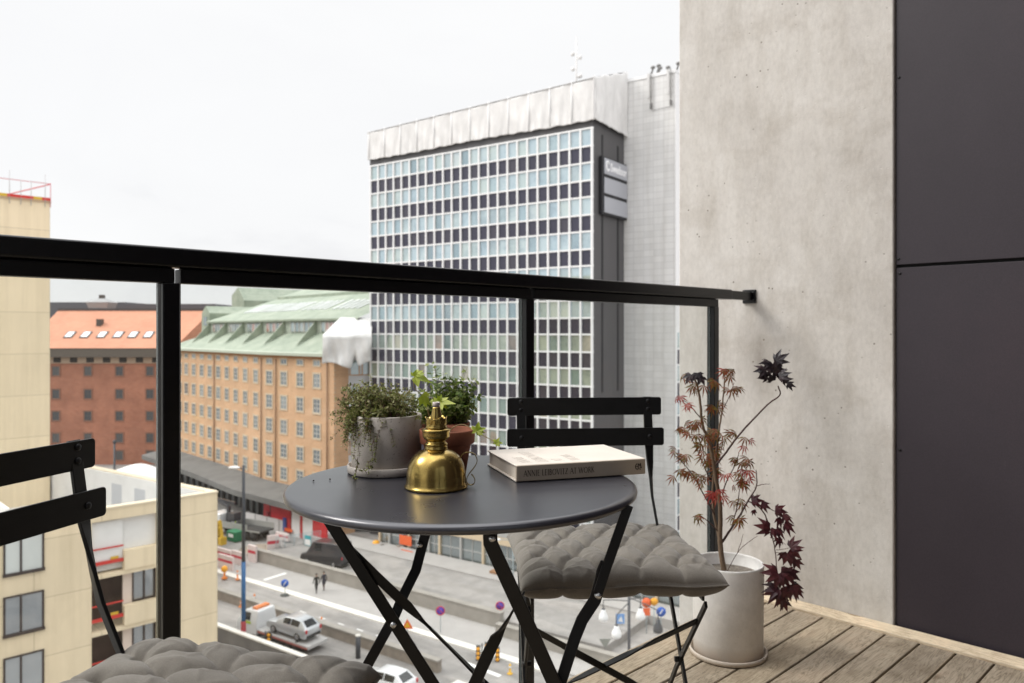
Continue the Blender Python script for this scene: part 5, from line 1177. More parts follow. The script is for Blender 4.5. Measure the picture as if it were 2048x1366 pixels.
for grp in ((487, 516), (519, 556), (559, 594), (600, 655), (663, 722)):
    k = 5
    for i in range(k):
        px = grp[0] + (grp[1] - grp[0]) * (i + .3) / k; r0 = at_px(px, 7.3); r1 = at_px(px + 4, 10.9)
        if not r0 or not r1: continue
        p0, (dr, nn) = r0; p1 = p0 - nn * 3.6; wd_ = .5; up_ = Vector((0, 0, .08))
        s_ = lambda p, d: Vector((p.x, p.y, lz(2.75 + (d - 3.7) / 9.8 * 3.85)))
        q0, q1 = s_(p0, 7.3), s_(p1, 10.9); b = MB(); b.beam(q0 + up_, q1 + up_, wd_, .12); b.build('skylight', skm, t)
# gabled bay at the far end of the roof
g0, (dr, nn) = at_px(411, 4.6); b = MB(); hw = 1.75
prof = [(-hw, .7), (hw, .7), (hw, 4.3), (0, 5.6), (-hw, 4.3)]
b.extr([g0 + dr * x + Vector((0, 0, lz(z))) for x, z in prof], -nn * 12); b.build('gable_bay', green, t)
b = MB(); b.obox(g0 + nn * .04 + Vector((0, 0, lz(2.9))), dr * .7, nn * .04, (0, 0, .75)); b.build('bay_window', dgl, t)
b = MB(); g1 = g0 - nn * 9 + dr * 6.5; b.extr([g1 + dr * x + Vector((0, 0, lz(z))) for x, z in ((-2.2, 3), (3.4, 3), (3.4, 8.1), (.6, 9.6), (-2.2, 7.0))], -nn * 14); b.build('upper_gable', green, t)
# canopy and arcade
can = pm('grey_canopy', (.145, .142, .135), .7, var=.2, scale=.4); arc_d = pm('arcade_dark', (.06, .06, .06), .7, var=.4, scale=.3); redp = pm('red_shop_panel', (.52, .025, .03), .6); whp = pm('white_shop_panel', (.75, .75, .75), .6)
b = MB(); cz0, cz1 = -19.75, -20.55
strip(b, .0, cz0, -4.6, cz1); strip(b, -4.6, cz1, -4.6, cz1 - .75); strip(b, -4.6, cz1 - .75, 0, cz1 - .75)
for k in (0, 3):
    a, c = offs(0)[k], offs(-4.6)[k]; b.add([(a.x, a.y, lz(cz0)), (c.x, c.y, lz(cz1)), (c.x, c.y, lz(cz1 - .75)), (a.x, a.y, lz(cz1 - .75))], [(0, 1, 2, 3)])
b.build('canopy', can, t)
b = MB(); strip(b, -.04, GZ, -.04, cz1 - .75); b.build('arcade_wall', arc_d, t)  # dark shop fronts and the shade of the recess in one flat colour
for px in range(352, 530, 12):
    r_ = at_px(px, -.06)
    if not r_: continue
    p, (dr, nn) = r_; b = MB(); b.obox(p + nn * .2 + Vector((0, 0, 1.9)), dr * .35, nn * .2, (0, 0, 1.88)); b.build('pillar', can, t)
    b = MB(); b.obox(p + nn * .05 + dr * .95 + Vector((0, 0, 1.6)), dr * .5, nn * .05, (0, 0, 1.3)); b.build('shop_window', podg, t)
def panel(px0, px1, z0, z1, m, nm, d=-3.0):
    r0, r1 = at_px(px0, d, .6), at_px(px1, d, .6)
    p0, p1 = r0[0], r1[0]; nn = r0[1][1]; b = MB(); q = (p1 - p0) / 2; b.obox((p0 + p1) / 2 + Vector((0, 0, lz((z0 + z1) / 2))), q, nn * .12, (0, 0, (z1 - z0) / 2)); return b.build(nm, m, t)
panel(529, 541, GZ, -21.4, redp, 'shop_front'); panel(543, 582, GZ + .2, -21.4, redp, 'shop_front'); panel(585, 601, GZ, -21.4, whp, 'shop_front'); panel(602, 606, GZ, -21.4, redp, 'shop_front'); panel(607, 626, GZ, -21.4, whp, 'shop_front'); panel(627, 654, GZ, -21.4, redp, 'shop_front')
panel(541.2, 542.8, GZ, -21.4, arc_d, 'door', -2.98); panel(567, 573, GZ + .4, -23, pm('blue_poster', (.03, .06, .25), .6), 'poster', -3.17)
panel(532, 538, GZ + .6, -22.8, pm('red_shop_door', (.25, .015, .02), .4), 'door', -3.17)

# ------------------------------------------------------------------ grey link block between the brick building and the tower
LB = W(671, 98.2, GZ); LE = W(741, 99.6, GZ); dl = (LE - LB); LL = dl.length
t = thing('link_block', 'narrow grey banded block with wooden window frames beside the gridded tower', 'office building', LB, math.atan2(dl.y, dl.x))
gpan = pm('light_grey_panel', (.50, .51, .53), .6); wfr = pm('brown_window_frame', (.42, .22, .10), .6); tg = pane('teal_glass', [(0, (.06, .12, .13)), (.5, (.20, .28, .28)), (1, (.36, .42, .40))], .3)
b = MB(); b.box(-.1, LL + .8, .08, 10, 3.8, zz(-1.2)); b.box(-.1, LL + .8, 2.5, 10, 0, 3.8); b.build('wall', gpan, t)
for k in range(6):
    z1 = -2.7 - 3.42 * k; z0 = z1 - 1.85
    if z0 < -21: break
    b = MB(); b.box(0, LL, .0, .078, zz(z0), zz(z1)); o = b.build('window_band', tg, t)
    b = MB()
    for x in (.0, 1.35, 1.75, 2.95, 3.3, 4.3): b.box(x, x + .16, -.06, -.002, zz(z0), zz(z1))
    b.box(0, LL, -.05, -.003, zz(z0) - .12, zz(z0)); b.build('window_frame', wfr, o)
    b = MB(); b.box(-.05, LL + .3, -.02, .079, zz(z0) - 1.57, zz(z0) - .122); b.build('panel_band', gpan, t)
b = MB(); b.box(-.1, LL + .7, .5, 2.4, 0, 3.75); b.build('passage_shade', arc_d, t)  # dark block fills the opening, its colour standing in for the shade inside
# tarpaulin tent over its roof
t = thing('tarpaulin', 'crumpled white tarpaulin hanging over the roof edge between green roof and tower', 'tarpaulin', W(645, 95.6, GZ), math.atan2(.9, 6))
rg = random.Random(9); b = MB(); vs = []; nu, nv = 60, 26; TW = 6.05
for i in range(nu + 1):
    u = i / nu; x = u * TW
    for j in range(nv + 1):
        v = j / nv
        if v < .35:
            f = v / .35; y = 4.2 * (1 - f); z = .55 + (2.35 - .12 * u) * (1 - f) + .1 * math.sin(6 * u + 3 * f) * f; xx = x + (1 - f) * 1.9 * (1 - u)
        else:
            f = (v - .35) / .65; fold = math.sin(15 * u + 2 * f) * .35 + math.sin(31 * u - 3 * f) * .16 + math.sin(7 * u + 5 * f) * .3
            y = -.15 - fold * f * .9; bot = -3.0 + .3 * math.sin(8 * u) - (.9 if .5 < u < .94 else 0) * 0 + (1.5 * math.exp(-((u - .66) / .045) ** 2)) - .3 * math.sin(math.pi * u); z = .55 + (bot - .55) * f; xx = x + .12 * fold
        vs.append((xx, y, zz(z)))
b.add(vs, [(i * (nv + 1) + j, i * (nv + 1) + j + 1, (i + 1) * (nv + 1) + j + 1, (i + 1) * (nv + 1) + j) for i in range(nu) for j in range(nv)], 0, True)
o = b.build('sheet', sheetm, t); q = o.modifiers.new('s', 'SOLIDIFY'); q.thickness = .05

# ------------------------------------------------------------------ red brick building
redbr = brick('red_brick', (.47, .19, .115), (.40, .155, .095), (.42, .25, .18), .14); redtile = brick('orange_roof_tile', (.62, .29, .185), (.56, .26, .16), (.52, .25, .16), .06)
RB = Vector((-95, 150, GZ))
t = thing('red_brick_building', 'dark red brick building with an orange tiled roof at the far end of the street', 'building', RB)
def rx(px, Z=150): return (px - CX) / F * Z + 95
b = MB(); b.box(0, rx(352), 0, 22, 0, zz(-2.3)); b.build('wall', redbr, t)
b = MB(); b.box(-.1, rx(352), -.25, -.002, zz(-5.2), zz(-4.0)); b.build('frieze', pm('pale_frieze', (.40, .30, .22), .8), t)
b = MB(); b.box(-.3, rx(353), -1.1, -.01, zz(-3.95), zz(-2.25)); 
b.build('cornice', pm('dark_cornice', (.13, .11, .09), .8), t)
b = MB(); 
for i in range(12): b.box(rx(116) + i * 3.22 - .7, rx(116) + i * 3.22 + .7, -.35, -.252, zz(-5.0), zz(-4.05))
b.build('frieze_vents', pm('dark_vent', (.04, .035, .03), .8), t)
dkgl = pane('dark_window_glass', [(0, (.03, .028, .03)), (1, (.08, .075, .07))], .07); brst = pm('brick_stone_trim', (.25, .13, .09), .8); dkfr = pm('dark_sash', (.10, .085, .075), .7)
for px in (112, 176, 239, 300, 335):
    for zc in (-6.7, -11.2, -15.5, -19.8, -23.2):
        o = wall_window(t, 'window', (rx(px), 0, zz(zc) - .85), (1, 0, 0), (0, -1, 0), 1.35, 1.7, brst, dkfr, dkgl, .25, (2, 2))
ZR0, ZR1 = -2.2, 5.6
b = MB(); b.add([(-.4, -1.2, zz(ZR0)), (rx(353), -1.2, zz(ZR0)), (rx(425, 161), 11, zz(ZR1)), (-.4, 11, zz(ZR1))], [(0, 1, 2, 3)]); b.add([(-.4, 23, zz(ZR0)), (rx(425, 161), 11, zz(ZR1)), (-.4, 11, zz(ZR1))], [(0, 1, 2)])
b.add([(rx(353), -1.2, zz(ZR0)), (rx(353) + 3, 23, zz(ZR0)), (rx(425, 161), 11, zz(ZR1))], [(0, 1, 2)]); b.build('roof', redtile, t)
b = MB(); b.beam((-.4, 11, zz(ZR1 + .12)), (rx(425, 161), 11, zz(ZR1 + .12)), .7, .45); b.build('ridge', pm('dark_ridge', (.09, .085, .085), .8), t)
sk2 = pane('roof_light_glass', [(0, (.72, .74, .76)), (1, (.8, .82, .84))], .35)
for px in (140, 172, 205, 237, 267, 297.6, 330):
    f = .33; y = -1.2 + 12.2 * f; z = ZR0 + (ZR1 - ZR0) * f; x = rx(px, 150 + y); sl_ = Vector((0, 12.2, 7.8)).normalized(); nn_ = Vector((0, -7.8, 12.2)).normalized(); c = Vector((x, y, zz(z)))
    b = MB(); b.obox(c + nn_ * .06, (.85, 0, 0), sl_ * 1.15, nn_ * .08); o = b.build('roof_light', dkfr, t); b = MB(); b.obox(c + nn_ * .16, (.62, 0, 0), sl_ * .9, nn_ * .02); b.build('pane', sk2, o)
b = MB(); b.box(rx(205, 157) - .5, rx(205, 157) + .5, 5.5, 6.6, zz(2.2), zz(3.6)); b.build('chimney', dkfr, t)
t = thing('roof_lantern', 'grey roof pavilion with a flared top showing above the orange tiled roof', 'roof pavilion', W(204, 172, zz(5.0) + GZ))
lm_ = pm('lantern_grey', (.34, .34, .34), .7); b = MB(); b.box(-2.2, 2.2, -2, 2, 0, 1.2); b.build('base', lm_, t)
b = MB(); b.add([(-2.0, -1.8, 1.2), (2.0, -1.8, 1.2), (2, 1.8, 1.2), (-2, 1.8, 1.2), (-2.5, -2.2, 2.6), (2.5, -2.2, 2.6), (2.5, 2.2, 2.6), (-2.5, 2.2, 2.6), (-.6, -.5, 3.5), (.6, -.5, 3.5), (.6, .5, 3.5), (-.6, .5, 3.5)], [(0, 1, 5, 4), (1, 2, 6, 5), (2, 3, 7, 6), (3, 0, 4, 7), (4, 5, 9, 8), (5, 6, 10, 9), (6, 7, 11, 10), (7, 4, 8, 11), (8, 9, 10, 11)]); b.build('flared_roof', lm_, t)
b = MB(); b.box(-.5, .5, -.4, .4, 3.5, 4.3); b.build('vent', dkfr, t)
t = thing('far_building', 'dark low roof line seen over the ridge of the orange tiled roof', 'building', Vector((-115, 178, GZ)))
b = MB(); b.box(0, 46, 0, 12, 0, zz(7.5)); b.box(0, 25, 0, 12, zz(7.5), zz(7.9)); b.build('wall', pm('far_grey', (.13, .13, .14), .8), t)
# ------------------------------------------------------------------ cream panel apartment houses (local x along the balcony rail direction, front faces -y)
ypan = grid_mat('cream_facade_panel', (.79, .66, .46), (.54, .44, .30), 3.2, 3.05, 'x', .022, .7, .045, off=.0, scale=.5)
whi = pm('white_insulation', (.76, .75, .73), .8, var=.06, scale=.7); rdk = pm('pale_roof_felt', (.58, .57, .55), .9, var=.1, scale=.8); bfr = pm('dark_brown_frame', (.035, .022, .018), .5)
ygl = pane('flat_window_glass', [(0, (.10, .115, .13)), (.55, (.16, .18, .20)), (1, (.24, .26, .27))], .3, (.9, .95, 1)); brt = pane('bright_curtain_glass', [(0, (.52, .55, .52)), (1, (.62, .64, .60))], .2); inter = pm('loggia_interior', (.10, .06, .05), .9, var=.3, scale=.6); redr = pm('red_site_rail', (.55, .03, .02), .5); yel = pm('yellow_site_board', (.60, .38, .02), .6)
KC = Vector((-17.75, 46.1, GZ))
t = thing('cream_apartment_block', 'low cream panel apartment block still unroofed, with loggias and dark framed windows', 'apartment block', KC, BR)
VX, VY = -.1815, .983                                     # side wall direction in the local frame
Dp = 23.5; ZP = -8.72; ZF = -11.75
def yz(z): return z - GZ
front = MB()
# front wall as piers and bands, so the loggia is a real opening
LG0, LG1 = -6.9, -3.45
front.box(-40, LG0, 0, .35, 0, yz(ZP)); front.box(LG1, 0, 0, .35, 0, yz(ZP)); front.box(LG0, LG1, 0, .35, yz(-9.35), yz(ZP))
ztops = [-9.42 - 3.08 * k for k in range(5)]
for k, zt in enumerate(ztops):
    zb = zt - 1.72; front.box(LG0, LG1, 0, .35, yz(zb - 1.34 if k < 4 else GZ), yz(zb)) if False else None
front.prism([(0, .351), (-.0644, .351), (VX * Dp, VY * Dp), (VX * Dp + .36, VY * Dp)][::-1], 0, yz(ZP)) if False else None
front.build('front_wall', ypan, t)
b = MB(); b.prism([(0, .0), (0 + VX * Dp, VY * Dp), (-.36 + VX * Dp, VY * Dp), (-.40, .352)][::1], 0, yz(ZP)); b.build('side_wall', ypan, t)
b = MB(); b.prism([(-40, .36), (-.42, .36), (-.40 + VX * Dp, VY * Dp), (-40 + VX * Dp, VY * Dp)], yz(ZF - .4), yz(ZF)); b.build('roof_deck', rdk, t)
b = MB(); b.prism([(-.41, .37), (-.43 + VX * (Dp - .3), VY * (Dp - .3)), (-.53 + VX * (Dp - .3), VY * (Dp - .3)), (-.52, .37)], yz(ZF), yz(ZP + .02)); b.box(-40, -.55, .36, .46, yz(ZF), yz(ZP + .02)); b.build('inner_lining', whi, t)
for q, wq in ((4.2, 1.5), (7.4, 1.3), (10.4, 1.5), (14.0, 1.6), (17.5, 1.5)):
    b = MB(); x = -.535 + VX * q; b.obox((x, VY * q + .36, yz(-10.4)), (VX * wq / 2, VY * wq / 2, 0), (-.02, -.004, 0), (0, 0, 1.05)); b.build('blank_opening', pm('grey_opening_board', (.52, .53, .55), .7) if q == 4.2 else bpy.data.materials['grey_opening_board'], t)
b = MB(); b.box(-40, .03, -.05, .40, yz(ZP), yz(ZP + .10)); b.obox((VX * Dp / 2 - .19, VY * Dp / 2 + .2, yz(ZP + .05)), (VX * Dp / 2, VY * Dp / 2, 0), (.24, .05, 0), (0, 0, .052)); b.build('parapet_cap', pm('cream_cap', (.72, .62, .46), .7), t)
# white partitions standing on the open top floor
for x0, x1, y0, y1 in ((-16, -15.8, .6, 15), (-9.5, -9.3, 7, 19), (-30, -9.3, 15.5, 15.7)): 
    b = MB(); b.box(x0, x1, y0, y1, yz(ZF), yz(ZP - .6)); b.build('partition', whi, t)
# loggia: recess, bands, windows, red rails
b = MB(); b.box(LG0, LG1, 2.1, 2.2, 0, yz(-9.36)); b.box(LG0 - .1, LG0, .36, 2.2, 0, yz(-9.36)); b.box(LG1, LG1 + .1, .36, 2.2, 0, yz(-9.36)); b.build('loggia_back', inter, t)
pale = pm('pale_pink_panel', (.66, .55, .47), .8)
for k, zt in enumerate(ztops):
    zb = zt - 1.72
    b = MB(); b.box(LG0, LG1, .0, .35, yz(zb - 1.34 + .98), yz(zb - .42)) if False else b.box(LG0, LG1, .02, 2.1, yz(zb - 1.34), yz(zb - 1.12)); b.build('loggia_slab', ypan, t)
    b = MB(); b.box(-5.25, LG1, -.06, .34, yz(zb - 1.10), yz(zb - .02)); b.build('balcony_front', ypan, t)
    b = MB(); b.box(-5.2, -4.72, .40, .52, yz(zb - 1.0), yz(zt + .02)); b.build('pier', pale, t)
    b = MB(); b.box(-4.70, LG1, .44, .50, yz(zb), yz(zt)); o = b.build('window', brt if k == 0 else ygl, t)
    b = MB(); b.box(-4.72, LG1, .38, .438, yz(zb), yz(zb + .08)); b.box(-4.72, LG1, .38, .437, yz(zt - .08), yz(zt))
    for x in (-4.72, -4.12, LG1 - .09): b.box(x, x + .09, .37, .436, yz(zb + .08), yz(zt - .08))
    b.build('window_frame', bfr, o)
    b = MB(); b.box(LG0, -5.26, .10, .14, yz(zb + .22), yz(zb + .30)); b.box(LG0, -5.26, .10, .13, yz(zb - .62), yz(zb - .42)); b.build('site_rail', redr, t)
    if k == 0: b = MB(); b.box(LG0, -5.26, .24, .26, yz(zb - .6), yz(zt - .02)); b.build('white_wrap', whi, t)
    b = MB(); b.box(-5.9, -5.5, .16, .19, yz(zb - .5), yz(zb - .28)); b.build('toe_board', yel, t)
# framed windows left of the loggia
for k in range(5):
    zt, zb = -9.32 - 3.07 * k, -11.35 - 3.07 * k
    for xa in (-10.95, -17.2):
        b = MB(); b.box(xa, xa + 1.8, -.02, .02, yz(zb), yz(zt)); o = b.build('window', brt if k == 0 else ygl, t)
        b = MB()
        for x in (xa, xa + .72, xa + 1.71): b.box(x, x + .09, -.07, -.021, yz(zb + .12), yz(zt - .08))
        b.box(xa, xa + 1.8, -.08, -.022, yz(zt - .08), yz(zt)); b.box(xa - .03, xa + 1.83, -.12, -.023, yz(zb - .03), yz(zb + .12)); b.build('window_frame', bfr, o)
# tall block behind
TB = W(100, 57, GZ)
t = thing('tall_cream_block', 'tall plain cream panelled block rising at the left edge', 'apartment block', TB, BR)
b = MB(); b.prism([(0, 0), (VX * 14, VY * 14), (-14 + VX * 14, VY * 14), (-14, 0)], 0, yz(10.55)); b.build('wall', ypan, t)
b = MB(); b.box(-14, .06, -.06, .3, yz(10.55), yz(10.72)); b.build('parapet_cap', pm('tall_cap', (.55, .42, .28), .7), t)
t = thing('guard_rail', 'thin red edge protection rail with a striped kick board on the tall block roof', 'guard rail', TB + Vector((0, 0, 10.72 - GZ)), BR)
pink = pm('faded_red_tube', (.55, .16, .18), .5); gtube = pm('galvanised_tube', (.45, .44, .44), .5)
b = MB(); b.beam((-9, -.12, 1.25), (0, -.12, 1.25), .045, .045); b.beam((0, -.12, 1.25), (VX * 8, VY * 8, 1.25), .045, .045); b.beam((-2.6, -.12, .15), (0, -.12, 1.2), .04, .04); b.build('rail', pink, t)
for x in (0, -.35, -1.25, -1.9, -2.6, -5): b = MB(); b.cyl((x, -.14, -.5), (x, -.14, 1.9 if x in (-.35, -2.6) else 1.3), .025, 6); b.build('post', gtube if x else pink, t)
b = MB(); x = 0; i = 0
while x > -9:
    b.box(x - .55, x, -.16, -.10, .0, .20, 1 if i % 4 == 1 else 0); x -= .55; i += 1
b.build('kick_board', [redr, yel], t)

# ------------------------------------------------------------------ vehicles
whp_ = pm('white_car_paint', (.74, .75, .76), .25, coat=.6); silver = pm('silver_car_paint', (.55, .57, .59), .28, .35, coat=.6); blackp = pm('dark_van_paint', (.045, .045, .05), .3, coat=.5); cgl = pm('dark_car_glass', (.018, .022, .025), .06, spec=.8); tyre = pm('tyre_rubber', (.025, .025, .025), .8); rim = pm('alloy_rim', (.4, .4, .41), .3, .8); redl_ = pm('tail_lamp_red', (.5, .03, .04), .3); whl = pm('head_lamp', (.8, .8, .78), .2); plast = pm('black_plastic', (.03, .03, .03), .6); bluep_ = pm('blue_mark', (.03, .08, .4), .5)
def vehicle(name, label, cat, loc, rz, st, wid, paint, wheels, wr=.33, glass=(), rear=None, grp=None, bev=.05):
    """st: stations (x, z_low, z_belt, z_roof, roof half-width factor)"""
    t = thing(name, label, cat, loc, rz, grp); b = MB(); h = wid / 2; vs = []
    for x, zl, zb_, zr, rf_ in st:
        for y, z in ((-h * .94, zl), (-h, (zl + zb_) / 2), (-h * .97, zb_), (-h * rf_, zr), (h * rf_, zr), (h * .97, zb_), (h, (zl + zb_) / 2), (h * .94, zl)): vs.append((x, y, z))
    n = 8; k = len(st)
    fs = [(i * n + j, (i + 1) * n + j, (i + 1) * n + (j + 1) % n, i * n + (j + 1) % n) for i in range(k - 1) for j in range(n)] + [tuple(range(n)), tuple((k - 1) * n + j for j in range(n - 1, -1, -1))]
    b.add(vs, fs, 0); b.build('body', paint, t, bevel=bev, seg=2)
    def lat(i0, i1, f0, f1, off=.012):
        a, c = st[i0], st[i1]
        def pt(s_, f, sg): return Vector((s_[0], sg * (h * .97 + (h * s_[4] - h * .97) * f + off), s_[2] + (s_[3] - s_[2]) * f))
        return lambda sg: [pt(a, f0, sg), pt(c, f0, sg), pt(c, f1, sg), pt(a, f1, sg)]
    for g in glass:
        if g[0] == 'side':
            _, i0, i1, x0, x1 = g; a, c = st[i0], st[i1]
            for sg in (-1, 1):
                b = MB(); q = []
                for u, f in ((x0, .12), (x1, .12), (x1, .88), (x0, .88)):
                    s_ = [a[m_] + (c[m_] - a[m_]) * u for m_ in range(5)]; q.append(Vector((s_[0], sg * (h * .97 + (h * s_[4] - h * .97) * f + .02), s_[2] + (s_[3] - s_[2]) * f)))
                b.extr(q if sg < 0 else q[::-1], (0, -sg * .03, 0)); b.build('side_window', cgl, t)
        else:
            _, i0, i1 = g; a, c = st[i0], st[i1]; b = MB(); q = []
            for s_, sg in ((a, -1), (a, 1), (c, 1), (c, -1)): q.append(Vector((s_[0], sg * h * s_[4] * .88, s_[3])))
            nn = (q[1] - q[0]).cross(q[3] - q[0]).normalized(); nn = nn if nn.z > 0 else -nn
            m_ = sum(q, Vector()) / 4; q = [m_ + (p - m_) * .86 + nn * .02 for p in q]; b.extr(q, -nn * .03); b.build('windscreen' if g[0] == 'front' else 'rear_window', cgl, t)
    for x in wheels:
        for sg in (-1, 1):
            b = MB(); b.tube([(x, sg * (h - .20), wr), (x, sg * (h - .02), wr), (x, sg * (h + .015), wr)], [wr, wr, wr * .9], 20); w_ = b.build('wheel', tyre, t)
            b = MB(); b.tube([(x, sg * (h + .0), wr), (x, sg * (h + .022), wr)], [wr * .62, wr * .58], 14); b.build('rim', rim, w_)
    xf, xr = st[0], st[-1]
    for sg in (-1, 1):
        b = MB(); b.box(xf[0] - .03, xf[0] + .1, sg * h * .78 - .16, sg * h * .78 + .16, xf[2] - .22, xf[2] - .06); b.build('headlight', whl, t)
        zt_ = xr[2] - .02 if rear is None else rear; b = MB(); b.box(xr[0] - .10, xr[0] + .03, sg * h * .84 - .1, sg * h * .84 + .1, zt_ - .28, zt_); b.build('tail_light', redl_, t)
    b = MB(); b.box(xf[0] - .05, xf[0] + .06, -h * .8, h * .8, xf[1], xf[1] + .22); b.box(xr[0] - .06, xr[0] + .05, -h * .8, h * .8, xr[1], xr[1] + .22); b.build('bumper', plast, t)
    return t
SUV = [(-2.25, .35, .72, .74, .86), (-2.05, .28, .90, .92, .86), (-1.15, .26, 1.02, 1.05, .84), (-.35, .26, 1.06, 1.56, .68), (.5, .26, 1.08, 1.63, .68), (1.55, .26, 1.12, 1.58, .68), (2.15, .30, 1.10, 1.14, .80), (2.28, .36, .95, .98, .84)]
VAN = [(-2.75, .35, .85, .88, .86), (-2.6, .3, 1.05, 1.10, .86), (-1.9, .28, 1.25, 1.32, .84), (-1.3, .28, 1.40, 2.25, .80), (-.95, .28, 1.45, 2.55, .93), (2.7, .28, 1.45, 2.60, .93), (2.76, .32, 1.45, 2.52, .93)]
p = G(650, 1147); VR = SR
vehicle('van', 'dark grey van parked on the far side of the retaining wall', 'van', S(sn(652, 1143)[0] - .3, 56.6, GZ + .71), VR + R(10), VAN, 1.95, blackp, (-1.8, 1.75), .34, (('front', 2, 3), ('side', 3, 4, .1, 1), ('side', 4, 5, .05, .30)), 1.25)
# tow truck with the silver car on its bed
s_, n_ = sn(598, 1302); TRR = SR + R(4)
tt = thing('tow_truck', 'white flatbed tow truck with its cab pointing left, carrying the silver car', 'tow truck', S(s_ - 2.2, 41.6, GZ + .01), TRR)
b = MB(); cab = [(-5.0, .45, 1.15, 1.2, .88), (-4.85, .4, 1.35, 1.4, .88), (-4.35, .4, 1.45, 2.05, .82), (-3.95, .4, 1.5, 2.35, .82), (-2.6, .4, 1.5, 2.4, .82), (-2.5, .45, 1.5, 2.3, .82)]; vs = []
for x, zl, zb_, zr, rf_ in cab:
    for y, z in ((-1.05, zl), (-1.08, (zl + zb_) / 2), (-1.06, zb_), (-1.08 * rf_, zr), (1.08 * rf_, zr), (1.06, zb_), (1.08, (zl + zb_) / 2), (1.05, zl)): vs.append((x, y, z))
b.add(vs, [(i * 8 + j, (i + 1) * 8 + j, (i + 1) * 8 + (j + 1) % 8, i * 8 + (j + 1) % 8) for i in range(5) for j in range(8)] + [tuple(range(8)), tuple(40 + j for j in range(7, -1, -1))]); cb_ = b.build('cab', whp_, tt, bevel=.05)
b = MB(); b.extr([(-4.80, -.85, 1.47), (-4.80, .85, 1.47), (-4.40, .80, 1.98), (-4.40, -.80, 1.98)], (-.02, 0, .03)); b.build('windscreen', cgl, cb_)
for sg in (-1, 1): b = MB(); b.extr([(-4.25, sg * 1.07, 1.55), (-3.3, sg * 1.07, 1.55), (-3.3, sg * .93, 2.15), (-3.95, sg * .93, 2.15)], (0, sg * .03, 0)); b.build('side_window', cgl, cb_)
b = MB(); b.extr([(-3.9, -1.09, 1.25), (-3.2, -1.09, 1.25), (-3.2, -1.09, 1.45), (-3.9, -1.09, 1.45)], (0, -.02, 0)); b.build('yellow_panel', pm('lime_panel', (.45, .6, .05), .5), cb_)
b = MB(); b.box(-3.4, -2.9, -.7, .7, 2.4, 2.55); b.build('light_bar', pm('amber_bar', (.65, .20, .06), .4), tt)
b = MB(); b.add([(-2.4, -1.1, .95), (-2.4, 1.1, .95), (3.6, 1.1, .72), (3.6, -1.1, .72), (-2.4, -1.1, .80), (-2.4, 1.1, .80), (3.6, 1.1, .50), (3.6, -1.1, .50)], [(0, 1, 2, 3), (7, 6, 5, 4), (0, 3, 7, 4), (1, 5, 6, 2), (0, 4, 5, 1), (3, 2, 6, 7)]); b.build('flatbed', pm('truck_bed_grey', (.46, .45, .44), .5), tt)
b = MB(); b.box(-2.4, 2.9, -.95, .95, .35, .55); b.build('chassis', plast, tt)
b = MB(); b.beam((-2.3, -1.13, .80), (3.5, -1.13, .55), .04, .12); b.build('side_rail', pm('dull_red_rail', (.35, .10, .08), .6), tt)
for x in (-4.1, 1.2, 2.1):
    for sg in (-1, 1): b = MB(); b.tube([(x, sg * .75, .4), (x, sg * 1.05, .4)], .4, 18); b.build('wheel', tyre, tt)
q = TV * 0; M_ = Matrix.Rotation(TRR, 3, 'Z'); cp = Vector(tt.location) + M_ @ Vector((.75, 0, .90))
sv = vehicle('car', 'silver estate car riding on the bed of the tow truck', 'car', cp, TRR, SUV, 1.86, silver, (-1.4, 1.35), .34, (('front', 2, 3), ('side', 3, 4, .05, .95), ('side', 4, 5, .05, .9), ('rear', 5, 6)), 1.05); sv.rotation_euler = (0, R(2.6), TRR)
s1, n1 = sn(835, 1352)
vehicle('car', 'pale silver car near the bottom edge, seen between the table legs', 'car', S(s1 - .4, n1 - 3.0, GZ + .012), SR + R(4), SUV, 1.86, whp_, (-1.4, 1.35), .34, (('front', 2, 3), ('side', 3, 4, .05, .95), ('side', 4, 5, .05, .9), ('rear', 5, 6)), 1.05)
# crane lorry and digger on the building site
p = G(505, 1078)
ct = thing('crane_lorry', 'flatbed lorry with grey drop sides and a folded crane on the building site', 'lorry', Vector((p.x - 1.2, p.y + 1.0, GZ + .01)), SR + R(8))
b = MB(); b.box(-2.8, 3.6, -1.2, 1.2, 1.05, 1.25); b.build('bed', plast, ct)
sid = pm('grey_drop_side', (.36, .36, .34), .5); 
for x0, x1 in ((-2.8, -.7), (-.66, 1.5), (1.54, 3.6)): b = MB(); b.box(x0, x1, -1.26, -1.2, 1.15, 1.95 if x1 < 3 else 1.3); b.build('drop_side', sid, ct)
b = MB(); b.box(-2.8, 3.6, 1.2, 1.26, 1.15, 1.95); b.build('drop_side', sid, ct)
b = MB(); b.box(-5.2, -3.3, -1.15, 1.15, .7, 2.75); c_ = b.build('cab', whp_, ct, bevel=.12); b = MB(); b.box(-5.25, -5.19, -1.0, 1.0, 1.7, 2.5); b.build('windscreen', cgl, c_); b = MB(); b.box(-4.9, -4.0, -1.19, -1.14, 1.7, 2.45); b.build('side_window', cgl, c_)
b = MB(); b.beam((-3.0, 0, 1.2), (-3.0, 0, 3.6), .4, .4); b.beam((-3.0, 0, 3.5), (-5.6, .2, 4.3), .3, .35); b.beam((-5.6, .2, 4.3), (-2.4, .5, 3.9), .25, .3); b.box(-2.6, -1.4, -.6, .6, 1.9, 2.9); b.build('crane_arm', blackp, ct)
for x in (-4.3, 1.2, 2.4):
    for sg in (-1, 1): b = MB(); b.tube([(x, sg * .8, .5), (x, sg * 1.15, .5)], .5, 16); b.build('wheel', tyre, ct)
p = G(447, 1088); dg = thing('digger', 'yellow digger half hidden behind the corner of the cream block', 'digger', Vector((p.x - 1.8, p.y, GZ)), SR)
ym = pm('digger_yellow', (.52, .33, .02), .5)
